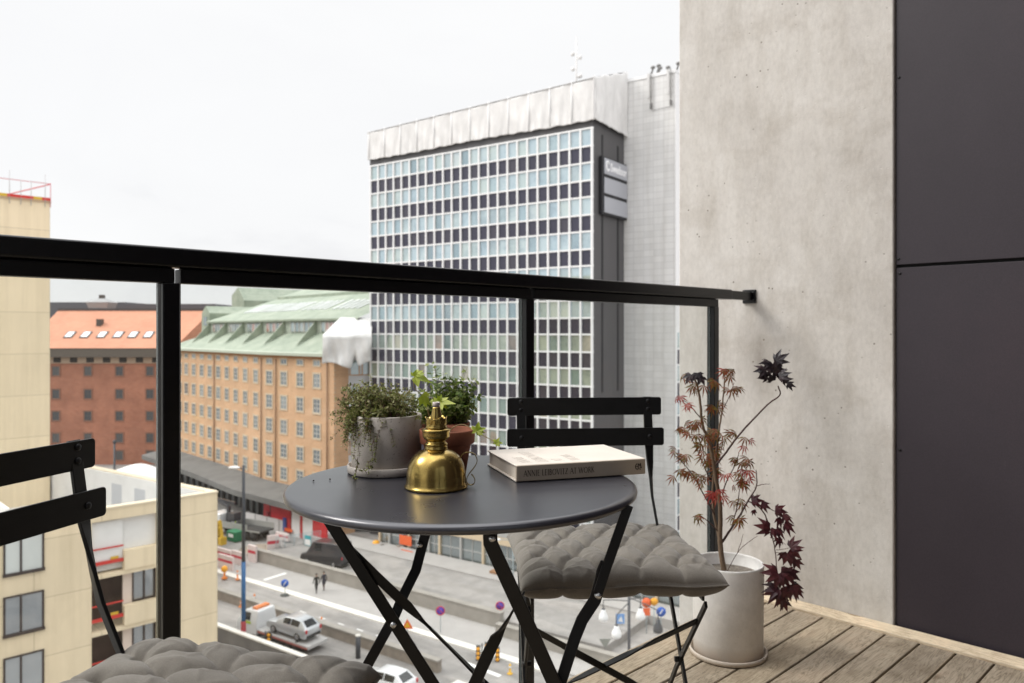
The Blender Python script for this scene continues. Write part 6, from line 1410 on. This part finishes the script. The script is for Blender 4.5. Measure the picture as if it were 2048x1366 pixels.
b = MB(); b.box(-1.4, 1.2, -1.1, 1.1, .9, 2.1); b.build('body', ym, dg, bevel=.1); b = MB(); b.box(-1.0, .2, -.9, .5, 2.1, 3.1); b.build('cab', cgl, dg, bevel=.08)
for sg in (-1, 1): b = MB(); b.extr([(-1.6, sg * .9 - .25, .1), (1.5, sg * .9 - .25, .1), (1.8, sg * .9 - .25, .45), (1.5, sg * .9 - .25, .85), (-1.6, sg * .9 - .25, .85), (-1.9, sg * .9 - .25, .45)], (0, .5, 0)); b.build('track', tyre, dg)
b = MB(); b.beam((1.0, 0, 1.8), (2.6, -.2, 3.2), .3, .35); b.beam((2.6, -.2, 3.2), (3.2, -.3, 1.4), .25, .3); b.box(2.9, 3.5, -.7, .1, .5, 1.4); b.build('boom', ym, dg)

# ------------------------------------------------------------------ people
def cloth(name, bands):
    m, nt, b = nodes(name); tc = N(nt, 'ShaderNodeTexCoord'); sp = N(nt, 'ShaderNodeSeparateXYZ'); L(nt, tc.outputs['Object'], sp.inputs[0]); mr = N(nt, 'ShaderNodeMath', operation='DIVIDE'); L(nt, sp.outputs['Z'], mr.inputs[0]); mr.inputs[1].default_value = 2.0
    r = ramp(nt, [(z / 2, c) for z, c in bands], 'CONSTANT'); L(nt, mr.outputs[0], r.inputs['Fac']); L(nt, r.outputs[0], b.inputs['Base Color']); b.inputs['Roughness'].default_value = .8; return m
def person(label, loc, rz, m, stride=.22, hairc=(.03, .02, .015), coat=False):
    t = thing('person', label, 'person', loc, rz)
    t.scale = (1.1, 1.1, 1.1); J = {'pel': (0, 0, .95), 'waist': (0, 0, 1.10), 'chest': (0, .02, 1.32), 'neck': (0, .01, 1.47), 'chin': (0, .02, 1.55), 'head': (0, .02, 1.64), 'top': (0, .01, 1.72)}
    E = [('pel', 'waist'), ('waist', 'chest'), ('chest', 'neck'), ('neck', 'chin'), ('chin', 'head'), ('head', 'top')]
    rad = {'pel': (.15, .11), 'waist': (.135, .10), 'chest': (.165, .11), 'neck': (.055, .055), 'chin': (.065, .075), 'head': (.078, .095), 'top': (.05, .06)}
    for s, sg in (('l', -1), ('r', 1)):
        f = stride * sg
        J.update({s + 'hip': (.095 * sg, 0, .88), s + 'knee': (.10 * sg, f * .45 + .03, .49), s + 'ank': (.10 * sg, f * 1.0 - .03, .09), s + 'toe': (.11 * sg, f * 1.0 + .13, .04),
                  s + 'sho': (.19 * sg, 0, 1.40), s + 'elb': (.24 * sg, -f * .35 - .02, 1.12), s + 'wri': (.25 * sg, -f * .6 + .06, .88), s + 'han': (.25 * sg, -f * .7 + .09, .79)})
        E += [('pel', s + 'hip'), (s + 'hip', s + 'knee'), (s + 'knee', s + 'ank'), (s + 'ank', s + 'toe'), ('chest', s + 'sho'), (s + 'sho', s + 'elb'), (s + 'elb', s + 'wri'), (s + 'wri', s + 'han')]
        c = .03 if coat else 0
        rad.update({s + 'hip': (.095 + c, .10 + c), s + 'knee': (.06, .065), s + 'ank': (.042, .045), s + 'toe': (.04, .03), s + 'sho': (.06, .065), s + 'elb': (.045, .05), s + 'wri': (.032, .035), s + 'han': (.03, .045)})
    names = list(J); me = bpy.data.meshes.new('body'); me.from_pydata([J[k] for k in names], [(names.index(a), names.index(c)) for a, c in E], []); me.materials.append(m)
    o = bpy.data.objects.new('body', me); COL.objects.link(o); o.parent = t
    md = o.modifiers.new('skin', 'SKIN'); md.use_smooth_shade = True
    if not me.skin_vertices: bpy.context.view_layer.objects.active = o
    for i, k in enumerate(names): me.skin_vertices[0].data[i].radius = rad[k]
    me.skin_vertices[0].data[names.index('pel')].use_root = True
    sb = o.modifiers.new('sub', 'SUBSURF'); sb.levels = 1; sb.render_levels = 2
    b = MB(); b.ell((0, -.005, 1.685), .088, .105, .085, n=12, k=8); b.build('hair', pm('hair', hairc, .8), t); return t
skin = (.45, .26, .18)
clA = cloth('dark_coat_black_trousers', [(0, (.02, .02, .02)), (.1, (.028, .028, .03)), (.86, (.025, .026, .022)), (1.5, skin)]); clB = cloth('long_dark_coat', [(0, (.05, .04, .035)), (.12, (.13, .10, .09)), (.55, (.030, .030, .045)), (1.5, skin)]); clC = cloth('high_visibility_jacket', [(0, (.02, .02, .02)), (.1, (.03, .035, .06)), (.86, (.50, .70, .03)), (1.5, skin)])
person('person in a short dark jacket and trousers, left of two walkers by the retaining wall', G(633, 1186, GZ + .13), SR + R(70), clA, .26)
person('person in a long dark coat, right of two walkers by the retaining wall', G(648, 1181, GZ + .13), SR + R(80), clB, .16, coat=True)
pw = G(471, 1062); person('worker in a yellow high visibility jacket beside the crane lorry', Vector((pw.x, pw.y, GZ)), SR + R(150), clC, .05, hairc=(.75, .75, .7))
# ------------------------------------------------------------------ lamp posts, signs, signals, site barriers
dk = pm('dark_grey_steel', (.045, .05, .06), .5); blue = pm('blue_sign', (.015, .11, .52), .5); bluep = pm('pole_blue', (.02, .12, .30), .5); redp_ = pm('pole_red', (.30, .018, .03), .5); whs = pm('white_sign', (.8, .8, .8), .5); org = pm('orange_plastic', (.80, .22, .02), .5); orl = pm('amber_lamp', (.85, .38, .02), .4); purp = pm('purple_blue_sign', (.12, .07, .50), .5); signred = pm('sign_red', (.55, .03, .06), .5); yels = pm('sign_yellow', (.75, .42, .02), .5); pinkw = pm('white_pink_barrier', (.72, .62, .60), .6); teal = pm('teal_board', (.05, .35, .40), .5); steel2 = pm('galvanised', (.34, .40, .42), .5); orr = pm('orange_red_board', (.80, .13, .03), .5)
p = G(487, 1306); h = 15.2
t = thing('lamp_post', 'tall lamp post painted red then blue at its foot, black above', 'lamp post', p)
b = MB(); b.tube([(0, 0, 0), (0, 0, 2.6)], .20, 12); b.build('red_section', redp_, t); b = MB(); b.tube([(0, 0, 2.6), (0, 0, 7.4)], .17, 12); b.build('blue_section', bluep, t); b = MB(); b.tube([(0, 0, 7.4), (0, 0, h)], [.15, .11], 12); b.build('mast', dk, t)
b = MB(); b.tube([(0, 0, h - .35), (-.35, 0, h - .2)], .05, 8); b.build('arm', dk, t); b = MB(); b.ell((-.75, 0, h - .18), .5, .22, .12); b.build('lamp_head', whs, t)
p = W(229, 88, GZ); t = thing('lamp_post', 'thin dark lamp post standing in front of the red brick building', 'lamp post', p); hh = (CAM - (884 - HY) / F * 88) - GZ
b = MB(); b.tube([(0, 0, 0), (0, 0, hh)], [.16, .11], 10); b.build('mast', dk, t); b = MB(); b.ell((0, 0, hh), .2, .2, .25); b.build('lamp_head', dk, t)
def round_sign(name, label, px, pyc, pyb, m, rad, cat='road sign', zg=GZ, grp=None, inner=None, Z=None, base=True):
    g = G(px, pyb, zg) if Z is None else W(px, Z, zg); zc = CAM - (pyc - HY) / F * g.y - zg
    t = thing(name, label, cat, g, 0, grp); b = MB(); b.cyl((0, 0, 0), (0, 0, zc + rad * .8), .035, 8); b.build('pole', steel2, t)
    b = MB(); b.cyl((0, -.05, zc), (0, -.08, zc), rad, 24); f = b.build('sign_plate', m, t)
    if inner == 'bike':
        b = MB(); b.beam((-.12, -.085, zc - .18), (.15, -.085, zc + .2), .012, .1); b.build('symbol', whs, f)
    if inner == 'nopark':
        b = MB(); b.tube([(math.cos(a) * rad * .9, -.085, zc + math.sin(a) * rad * .9) for a in [i * math.pi / 12 for i in range(25)]], .045, 6); b.beam((-.7 * rad, -.085, zc + .7 * rad), (.7 * rad, -.085, zc - .7 * rad), .012, .07); b.build('symbol', signred, f)
    if base: b = MB(); b.lathe([(.45, 0), (.45, .08), (.2, .18), (0, .18)], n=16); b.build('foot', pm('rubber_foot', (.08, .085, .08), .8), t)
    return t
round_sign('road_sign', 'round blue road sign with a white stroke on a rubber foot by the kerb', 570, 1166, 1191, blue, .38, inner='bike')
round_sign('road_sign', 'round purplish no parking sign below the long retaining wall', 881, 1221, 1268, purp, .40, inner='nopark', base=False, grp='no parking signs')
round_sign('road_sign', 'round purplish no parking sign on the road above the long retaining wall', 1000, 1211, 1246, purp, .40, inner='nopark', base=False, grp='no parking signs')
round_sign('road_sign', 'small round blue sign seen under the right side of the chair seat', 1322, 1223, 1262, blue, .42, inner='bike', base=False)
g = G(1240, 1266); t = thing('road_sign', 'square pale blue sign seen under the left side of the chair seat', 'road sign', g); zc = CAM - (1237 - HY) / F * g.y - GZ
b = MB(); b.cyl((0, 0, 0), (0, 0, zc + .3), .035, 8); b.build('pole', steel2, t); b = MB(); b.box(-.38, .38, -.08, -.05, zc - .42, zc + .42); f = b.build('sign_plate', pm('pale_blue_sign', (.16, .34, .68), .5), t); b = MB(); b.add([(-.2, -.085, zc - .2), (.26, -.085, zc - .3), (.1, -.085, zc + .25)], [(0, 1, 2)]); b.build('symbol', whs, f)
def tri_sign(label, px, pyc, pyb, m, r_, inv=False, col2=None):
    g = G(px, pyb); zc = CAM - (pyc - HY) / F * g.y - GZ; t = thing('warning_sign', label, 'warning sign', g); b = MB(); b.cyl((0, 0, 0), (0, 0, zc + .1), .035, 8); b.build('pole', steel2, t)
    k = -1 if inv else 1; b = MB(); b.extr([(-r_, -.05, zc - .6 * r_ * k), (r_, -.05, zc - .6 * r_ * k), (0, -.05, zc + 1.1 * r_ * k)], (0, -.03, 0)); f = b.build('sign_plate', m, t)
    if col2: b = MB(); b.extr([(-r_ * .55, -.081, zc - .35 * r_ * k), (r_ * .55, -.081, zc - .35 * r_ * k), (0, -.081, zc + .55 * r_ * k)], (0, -.01, 0)); b.build('symbol', col2, f)
    return t
tri_sign('orange yellow triangular roadworks sign on the pavement below the retaining wall', 815, 1250, 1268, orr, .5, col2=yels)
tri_sign('grey back of a give way sign seen under the chair seat', 1210, 1284, 1310, pm('sign_back_grey', (.30, .31, .28), .6), .48, inv=True)
# traffic signals
def signal(label, px, pyb, pyt, boards, grp):
    g = G(px, pyb); h = CAM - (pyt - HY) / F * g.y - GZ; t = thing('traffic_light', label, 'traffic light', g, 0, grp); b = MB(); b.cyl((0, 0, 0), (0, 0, h), .06, 8); b.build('pole', dk, t)
    for dx, dz in boards:
        b = MB(); b.box(dx - .17, dx + .17, -.22, .08, h - 1.25 + dz, h - .15 + dz); o = b.build('signal_head', plast, t)
        for k, z in enumerate((-.35, -.70, -1.05)): b = MB(); b.ell((dx, -.24, h + z + dz), .15, .08, .15, n=10, k=6); b.build('lens', orl, o)
signal('yellow lensed traffic light with two heads in front of the tow truck', 531, 1306, 1262, ((-.2, -.3), (.32, .1)), 'traffic lights')
signal('traffic light with amber lenses standing alone right of the crossed table legs', 826, 1318, 1284, ((.0, 0),), 'traffic lights')
signal('traffic light with two amber heads by the crossing, left of the thin table strap', 964, 1320, 1287, ((-.3, 0), (.4, .25)), 'traffic lights')
signal('traffic light with one amber head right of the thin table strap', 995, 1322, 1290, ((0, 0),), 'traffic lights')
# delineator posts
def deline(px, pyt, pyb, label, zg=GZ, m=org):
    g = G(px, pyb, zg); h = CAM - (pyt - HY) / F * g.y - zg; t = thing('marker_post', label, 'marker post', g, 0, 'orange marker posts'); b = MB(); b.lathe([(.22, 0), (.2, .08), (.07, .1), (.085, h * .6), (.085, h - .06), (.05, h), (0, h)], n=12); b.build('post', m, t); b = MB(); b.lathe([(.09, h * .62), (.09, h * .8)], n=12); b.build('reflective_band', whs, t)
deline(475, 1141, 1159, 'orange marker post on the white kerb just left of the painted lamp post', GZ + .15)
deline(509, 1188, 1211, 'orange marker post on the barrier just right of the painted lamp post', GZ)
deline(482, 1201, 1214, 'orange marker post half behind the painted lamp post', GZ)
deline(643, 1234, 1255, 'orange marker post behind the rear of the silver car', GZ)
deline(433, 1160, 1182, 'orange marker post touching the corner of the cream block', GZ)
deline(1020, 1328, 1348, 'yellowish marker post near the bottom edge beside the glass post', GZ, yels)
g = G(449, 1160); t = thing('warning_lamp', 'amber roadworks lamp at the left end of the white kerb', 'warning lamp', g + Vector((0, 0, .15))); b = MB(); b.lathe([(.3, 0), (.3, .12), (.1, .2), (.1, .7), (0, .7)], n=12); b.build('foot', org, t); b = MB(); b.ell((0, 0, 1.0), .36, .28, .36); b.build('lens', orl, t)
g = G(716, 1316); t = thing('vent_pipe', 'short dark upright pipe with a pale cap on the street below the table', 'pipe', Vector((g.x, g.y, GZ))); b = MB(); b.tube([(0, 0, 0), (0, 0, 1.75)], .2, 14); b.build('pipe', dk, t); b = MB(); b.tube([(0, 0, 1.75), (0, 0, 1.85)], .21, 14); b.build('cap', kerbm, t)
# pendant street lamps under the chair
g = W(1258, 43, GZ); t = thing('lamp_post', 'black lamp post with white bell lamps on arms, seen below the chair seat', 'lamp post', g); zt = CAM - (1212 - HY) / F * 43 - GZ
b = MB(); b.tube([(0, 0, 0), (0, 0, zt + 1.6)], .085, 10); b.build('mast', dk, t)
def lampz(py, Z=43): return CAM - (py - HY) / F * Z - GZ
for px, py, dy in ((1211, 1233, 1.0), (1227, 1266, -1.2), (1287, 1230, 1.0), (1308, 1256, -1.2)):
    x = (px - 1258) / F * 43; z = lampz(py, 43 + dy); a = MB(); a.tube([(0, 0, z + 1.25), (x * .6, dy * .6, z + 1.1), (x, dy, z + .95), (x, dy, z + .42)], .03, 6); o = a.build('arm', dk, t)
    b = MB(); b.lathe([(.0, .42), (.12, .40), (.14, .26), (.22, .12), (.27, -.05), (.26, -.2), (.15, -.27), (0, -.28)], n=16); o2 = b.build('lamp_shade', whs if px < 1300 else dk, t); o2.location = (x, dy, z)
    b = MB(); b.lathe([(.10, .27), (.11, .45), (0, .46)], n=12); b.build('cap', dk, o2)
# orange and red boards far right under the seat
for px, py, m, lab in ((1293, 1205, orr, 'orange red board under the chair seat, left of two'), (1308, 1203, orl, 'amber board under the chair seat, right of two')):
    g = W(px, 66, GZ); zc = CAM - (py - HY) / F * 66 - GZ; t = thing('roadworks_board', lab, 'board', g); b = MB(); b.cyl((0, 0, 0), (0, 0, zc), .04, 6); b.build('pole', steel2, t); b = MB(); b.cyl((0, -.04, zc), (0, -.08, zc), .42 if m is orr else .34, 20); b.build('sign_plate', m, t)
    if m is orr: b = MB(); b.box(-.3, .3, -.08, -.05, zc - 1.1, zc - .45); b.build('sub_plate', m, t)
# building site furniture
def site(name, label, cat, px, py, grp=None, rz=SR, dz=0): g = G(px, py); return thing(name, label, cat, Vector((g.x, g.y, GZ + dz)), rz, grp)
def pbar(px, py, label, L_=2.0, h=1.0, rz=SR):
    t = site('site_barrier', label, 'barrier', px, py, 'white and pink site barriers', rz); b = MB(); b.box(-L_ / 2, L_ / 2, -.12, .12, .12, h); b.build('board', pinkw, t); b = MB(); b.box(-L_ / 2, L_ / 2, -.125, -.121, h * .55, h * .72); b.build('red_stripe', signred, t); b = MB(); b.box(-L_ / 2, -L_ / 2 + .3, -.3, .3, 0, .12); b.box(L_ / 2 - .3, L_ / 2, -.3, .3, 0, .12); b.build('feet', plast, t)
pbar(452, 1140, 'white plastic barrier with a red stripe nearest the cream block corner', 2.6, 1.6); pbar(478, 1132, 'white barrier with a red stripe just behind the painted lamp post', 2.4, 1.6); pbar(448, 1122, 'white barrier standing behind the amber roadworks lamp', 2.8, 1.4); pbar(505, 1126, 'upright white barrier at the left end of the retaining wall', 1.4, 2.0); pbar(546, 1108, 'slanting white and pink board at the end of the mesh fence', 1.3, 2.2, SR + R(60)); pbar(565, 1082, 'low pale barrier on the site behind the mesh fence', 2.4, 1.0)
t = site('site_container', 'long sloping grey white site hoarding behind the crane lorry', 'hoarding', 535, 1058); b = MB(); b.box(-4.5, 5.6, -.1, .1, 0, 1.6); b.build('boards', pm('grey_white_hoarding', (.60, .57, .56), .7, var=.08), t)
for x in (-2.5, .0, 2.5): b = MB(); b.box(x - .06, x + .06, -.16, -.102, 0, 1.6); b.build('stud', pm('hoarding_stud', (.45, .43, .42), .7), t)
t = site('skip', 'green bin with a white label below the crane lorry', 'bin', 470, 1082); gr_ = pm('bin_green', (.01, .16, .07), .5); b = MB(); b.box(-.9, .9, -.6, .6, .1, 1.3); b.build('body', gr_, t, bevel=.06); b = MB(); b.box(-.5, .5, -.63, -.602, .6, 1.0); b.build('label_plate', whs, t)
t = site('sand_pile', 'low pile of pale earth on the building site', 'earth pile', 520, 1100); b = MB(); b.lathe([(2.6, 0), (1.8, .25), (.9, .5), (0, .6)], n=18); b.build('heap', earth, t)
# mesh fence
a_, c_ = G(551, 1110), G(642, 1094); d_ = c_ - a_; nF = 5
ft = thing('mesh_fence', 'grey steel mesh site fence between the retaining wall and the red shop fronts', 'fence', a_, math.atan2(d_.y, d_.x)); LF = d_.length / nF
for i in range(nF):
    b = MB(); 
    for z in (.1, 2.0): b.cyl((i * LF + .04, 0, z), ((i + 1) * LF - .04, 0, z), .03, 6)
    for x in (i * LF + .05, (i + 1) * LF - .05): b.cyl((x, 0, 0), (x, 0, 2.05), .03, 6)
    o = b.build('panel_frame', steel2, ft); b = MB()
    for q in range(1, 14): b.cyl((i * LF + q * LF / 14, 0, .1), (i * LF + q * LF / 14, 0, 2.0), .008, 4)
    for q in range(1, 8): b.cyl((i * LF + .05, 0, .1 + q * .24), ((i + 1) * LF - .05, 0, .1 + q * .24), .008, 4)
    b.build('mesh', steel2, o)
    b = MB(); b.box(i * LF - .15, i * LF + .15, -.35, .35, 0, .14); b.build('foot', concw, ft)
def board(name, label, px, py, w_, z0, z1, m, m2=None, off=.25, cat='sign'):
    t = site(name, label, cat, px, py); b = MB(); b.box(-w_ / 2, w_ / 2, -off - .03, -off, z0, z1); b.build('sign_plate', m, t); b = MB(); b.cyl((-w_ * .35, -off + .03, 0), (-w_ * .35, -off + .03, z1), .025, 6); b.cyl((w_ * .35, -off + .03, 0), (w_ * .35, -off + .03, z1), .025, 6); b.build('legs', steel2, t)
    if m2: b = MB(); b.box(-w_ * .44, w_ * .44, -off - .04, -off - .031, z0 + .08, z0 + (z1 - z0) * .62); b.build('white_field', m2, t)
board('site_sign', 'teal and white board on the mesh fence', 619, 1103, 1.1, .75, 1.95, teal, whs); board('site_sign', 'bright orange board at the right end of the mesh fence', 649, 1086, .9, .25, 1.25, orr); board('site_sign', 'small white notice hung on the left of the mesh fence', 562, 1106, .9, .9, 1.8, whs)
board('site_barrier_board', 'low orange barrier board behind the mesh fence, left one', 580, 1070, 1.5, .5, .9, orr, cat='barrier'); board('site_barrier_board', 'low orange barrier board behind the mesh fence, right one', 598, 1064, 1.4, .5, .9, orr, cat='barrier')
for px, py, lab in ((640, 1080, 'white site bag beside the bright orange board, left'), (657, 1080, 'white site bag beside the bright orange board, right')): t = site('rubble_sack', lab, 'sack', px, py); b = MB(); b.ell((0, 0, .6), .55, .5, .62, n=10, k=7); b.build('sack', whp, t)
board('roadworks_board', 'orange red mesh barrier in front of the tower shops', 814, 1108, 1.9, 1.1, 2.2, orr, cat='barrier'); board('roadworks_board', 'cream and orange low barrier below the orange mesh barrier', 817, 1116, 1.8, .15, .95, orr, pm('cream_board', (.7, .62, .45), .6), cat='barrier')
t = site('barrel', 'amber drum at the left end of the tower shops', 'drum', 752, 1100); b = MB(); b.lathe([(.35, 0), (.42, .3), (.42, .9), (.3, 1.1), (0, 1.12)], n=16); b.build('drum', orl, t)
t = site('rubble_heap', 'heap of rubble and grey pallets by the amber drum', 'rubble', 785, 1104); rg = random.Random(3); b = MB()
for i in range(34): b.obox((rg.uniform(-1.6, 1.6), rg.uniform(-.8, .8), rg.uniform(.1, .9)), (rg.uniform(.1, .35), 0, rg.uniform(-.1, .1)), (0, rg.uniform(.1, .3), 0), (0, .05, rg.uniform(.05, .2)))
b.build('pile', pm('rubble_grey', (.28, .25, .22), .9, var=.4, scale=2), t)
t = site('crate', 'brown timber crate by the tower shops, left of the leaning table leg', 'crate', 990, 1162); b = MB(); b.box(-.45, .45, -.4, .4, .1, 1.1); b.build('box', pm('crate_brown', (.30, .16, .08), .8), t, bevel=.02); b = MB(); b.box(-.5, .5, -.45, .45, 0, .1); b.build('pallet', pm('crate_pallet', (.35, .25, .15), .8), t)
g = W(930, 73.5, GZ); t = thing('lamp_post', 'lamp post with a white head in front of the tower shops', 'lamp post', W(1026, 76, GZ)); hz = CAM - (1079 - HY) / F * 76 - GZ
b = MB(); b.tube([(0, 0, 0), (0, 0, hz)], .07, 8); b.build('mast', steel2, t); b = MB(); b.tube([(0, 0, hz - .1), (-1.2, 0, hz)], .04, 6); b.build('arm', steel2, t); b = MB(); b.ell((-1.7, 0, hz), .55, .25, .14); b.build('lamp_head', whs, t)
# junk and skip vehicles beyond the unfinished terrace
t = thing('site_hut', 'white curved site tent behind the terrace of the cream block', 'site tent', W(236, 84, GZ + 8.2)); b = MB(); n = 10
arc_ = [(-3.6 + 7.2 * i / n, 0, 1.0 + 1.5 * math.sin(math.pi * i / n)) for i in range(n + 1)]; b.extr(arc_ + [(3.6, 0, -8.1), (-3.6, 0, -8.1)], (0, 5, 0)); b.build('canvas', whi, t)
t = thing('site_container', 'cream and orange stacked site cabin right of the white site tent', 'site cabin', W(285, 82, GZ + 8.0), SR); b = MB(); b.box(-2.4, 3.2, 0, 3, -8.0, 1.6); b.build('cabin', pm('cabin_cream', (.70, .48, .25), .7, var=.2, scale=.8), t); b = MB(); b.box(-1.9, -1.0, -.06, -.002, -.5, .6); b.build('window', cgl, t)
t = thing('material_bag', 'red tarpaulin bundle right of the white site tent', 'bundle', W(287, 76, GZ + 8.6)); b = MB(); b.lathe([(.9, -9), (.9, 0), (.6, .9), (0, 1.3)], n=12); b.build('bundle', redr, t)
t = thing('scrap_heap', 'heap of rusty scrap and pipes behind the terrace wall', 'scrap heap', W(240, 78, GZ + 8.0)); b = MB(); rg = random.Random(8); b.box(-2.4, 2.4, -.9, .9, -8, -.6)
for i in range(40): b.obox((rg.uniform(-2.2, 2.2), rg.uniform(-.8, .8), rg.uniform(-.7, .5)), (rg.uniform(.2, .6), 0, rg.uniform(-.2, .2)), (0, rg.uniform(.05, .2), 0), (0, .05, rg.uniform(.05, .2)))
b.build('heap', pm('rusty_scrap', (.26, .13, .09), .9, var=.5, scale=2), t)
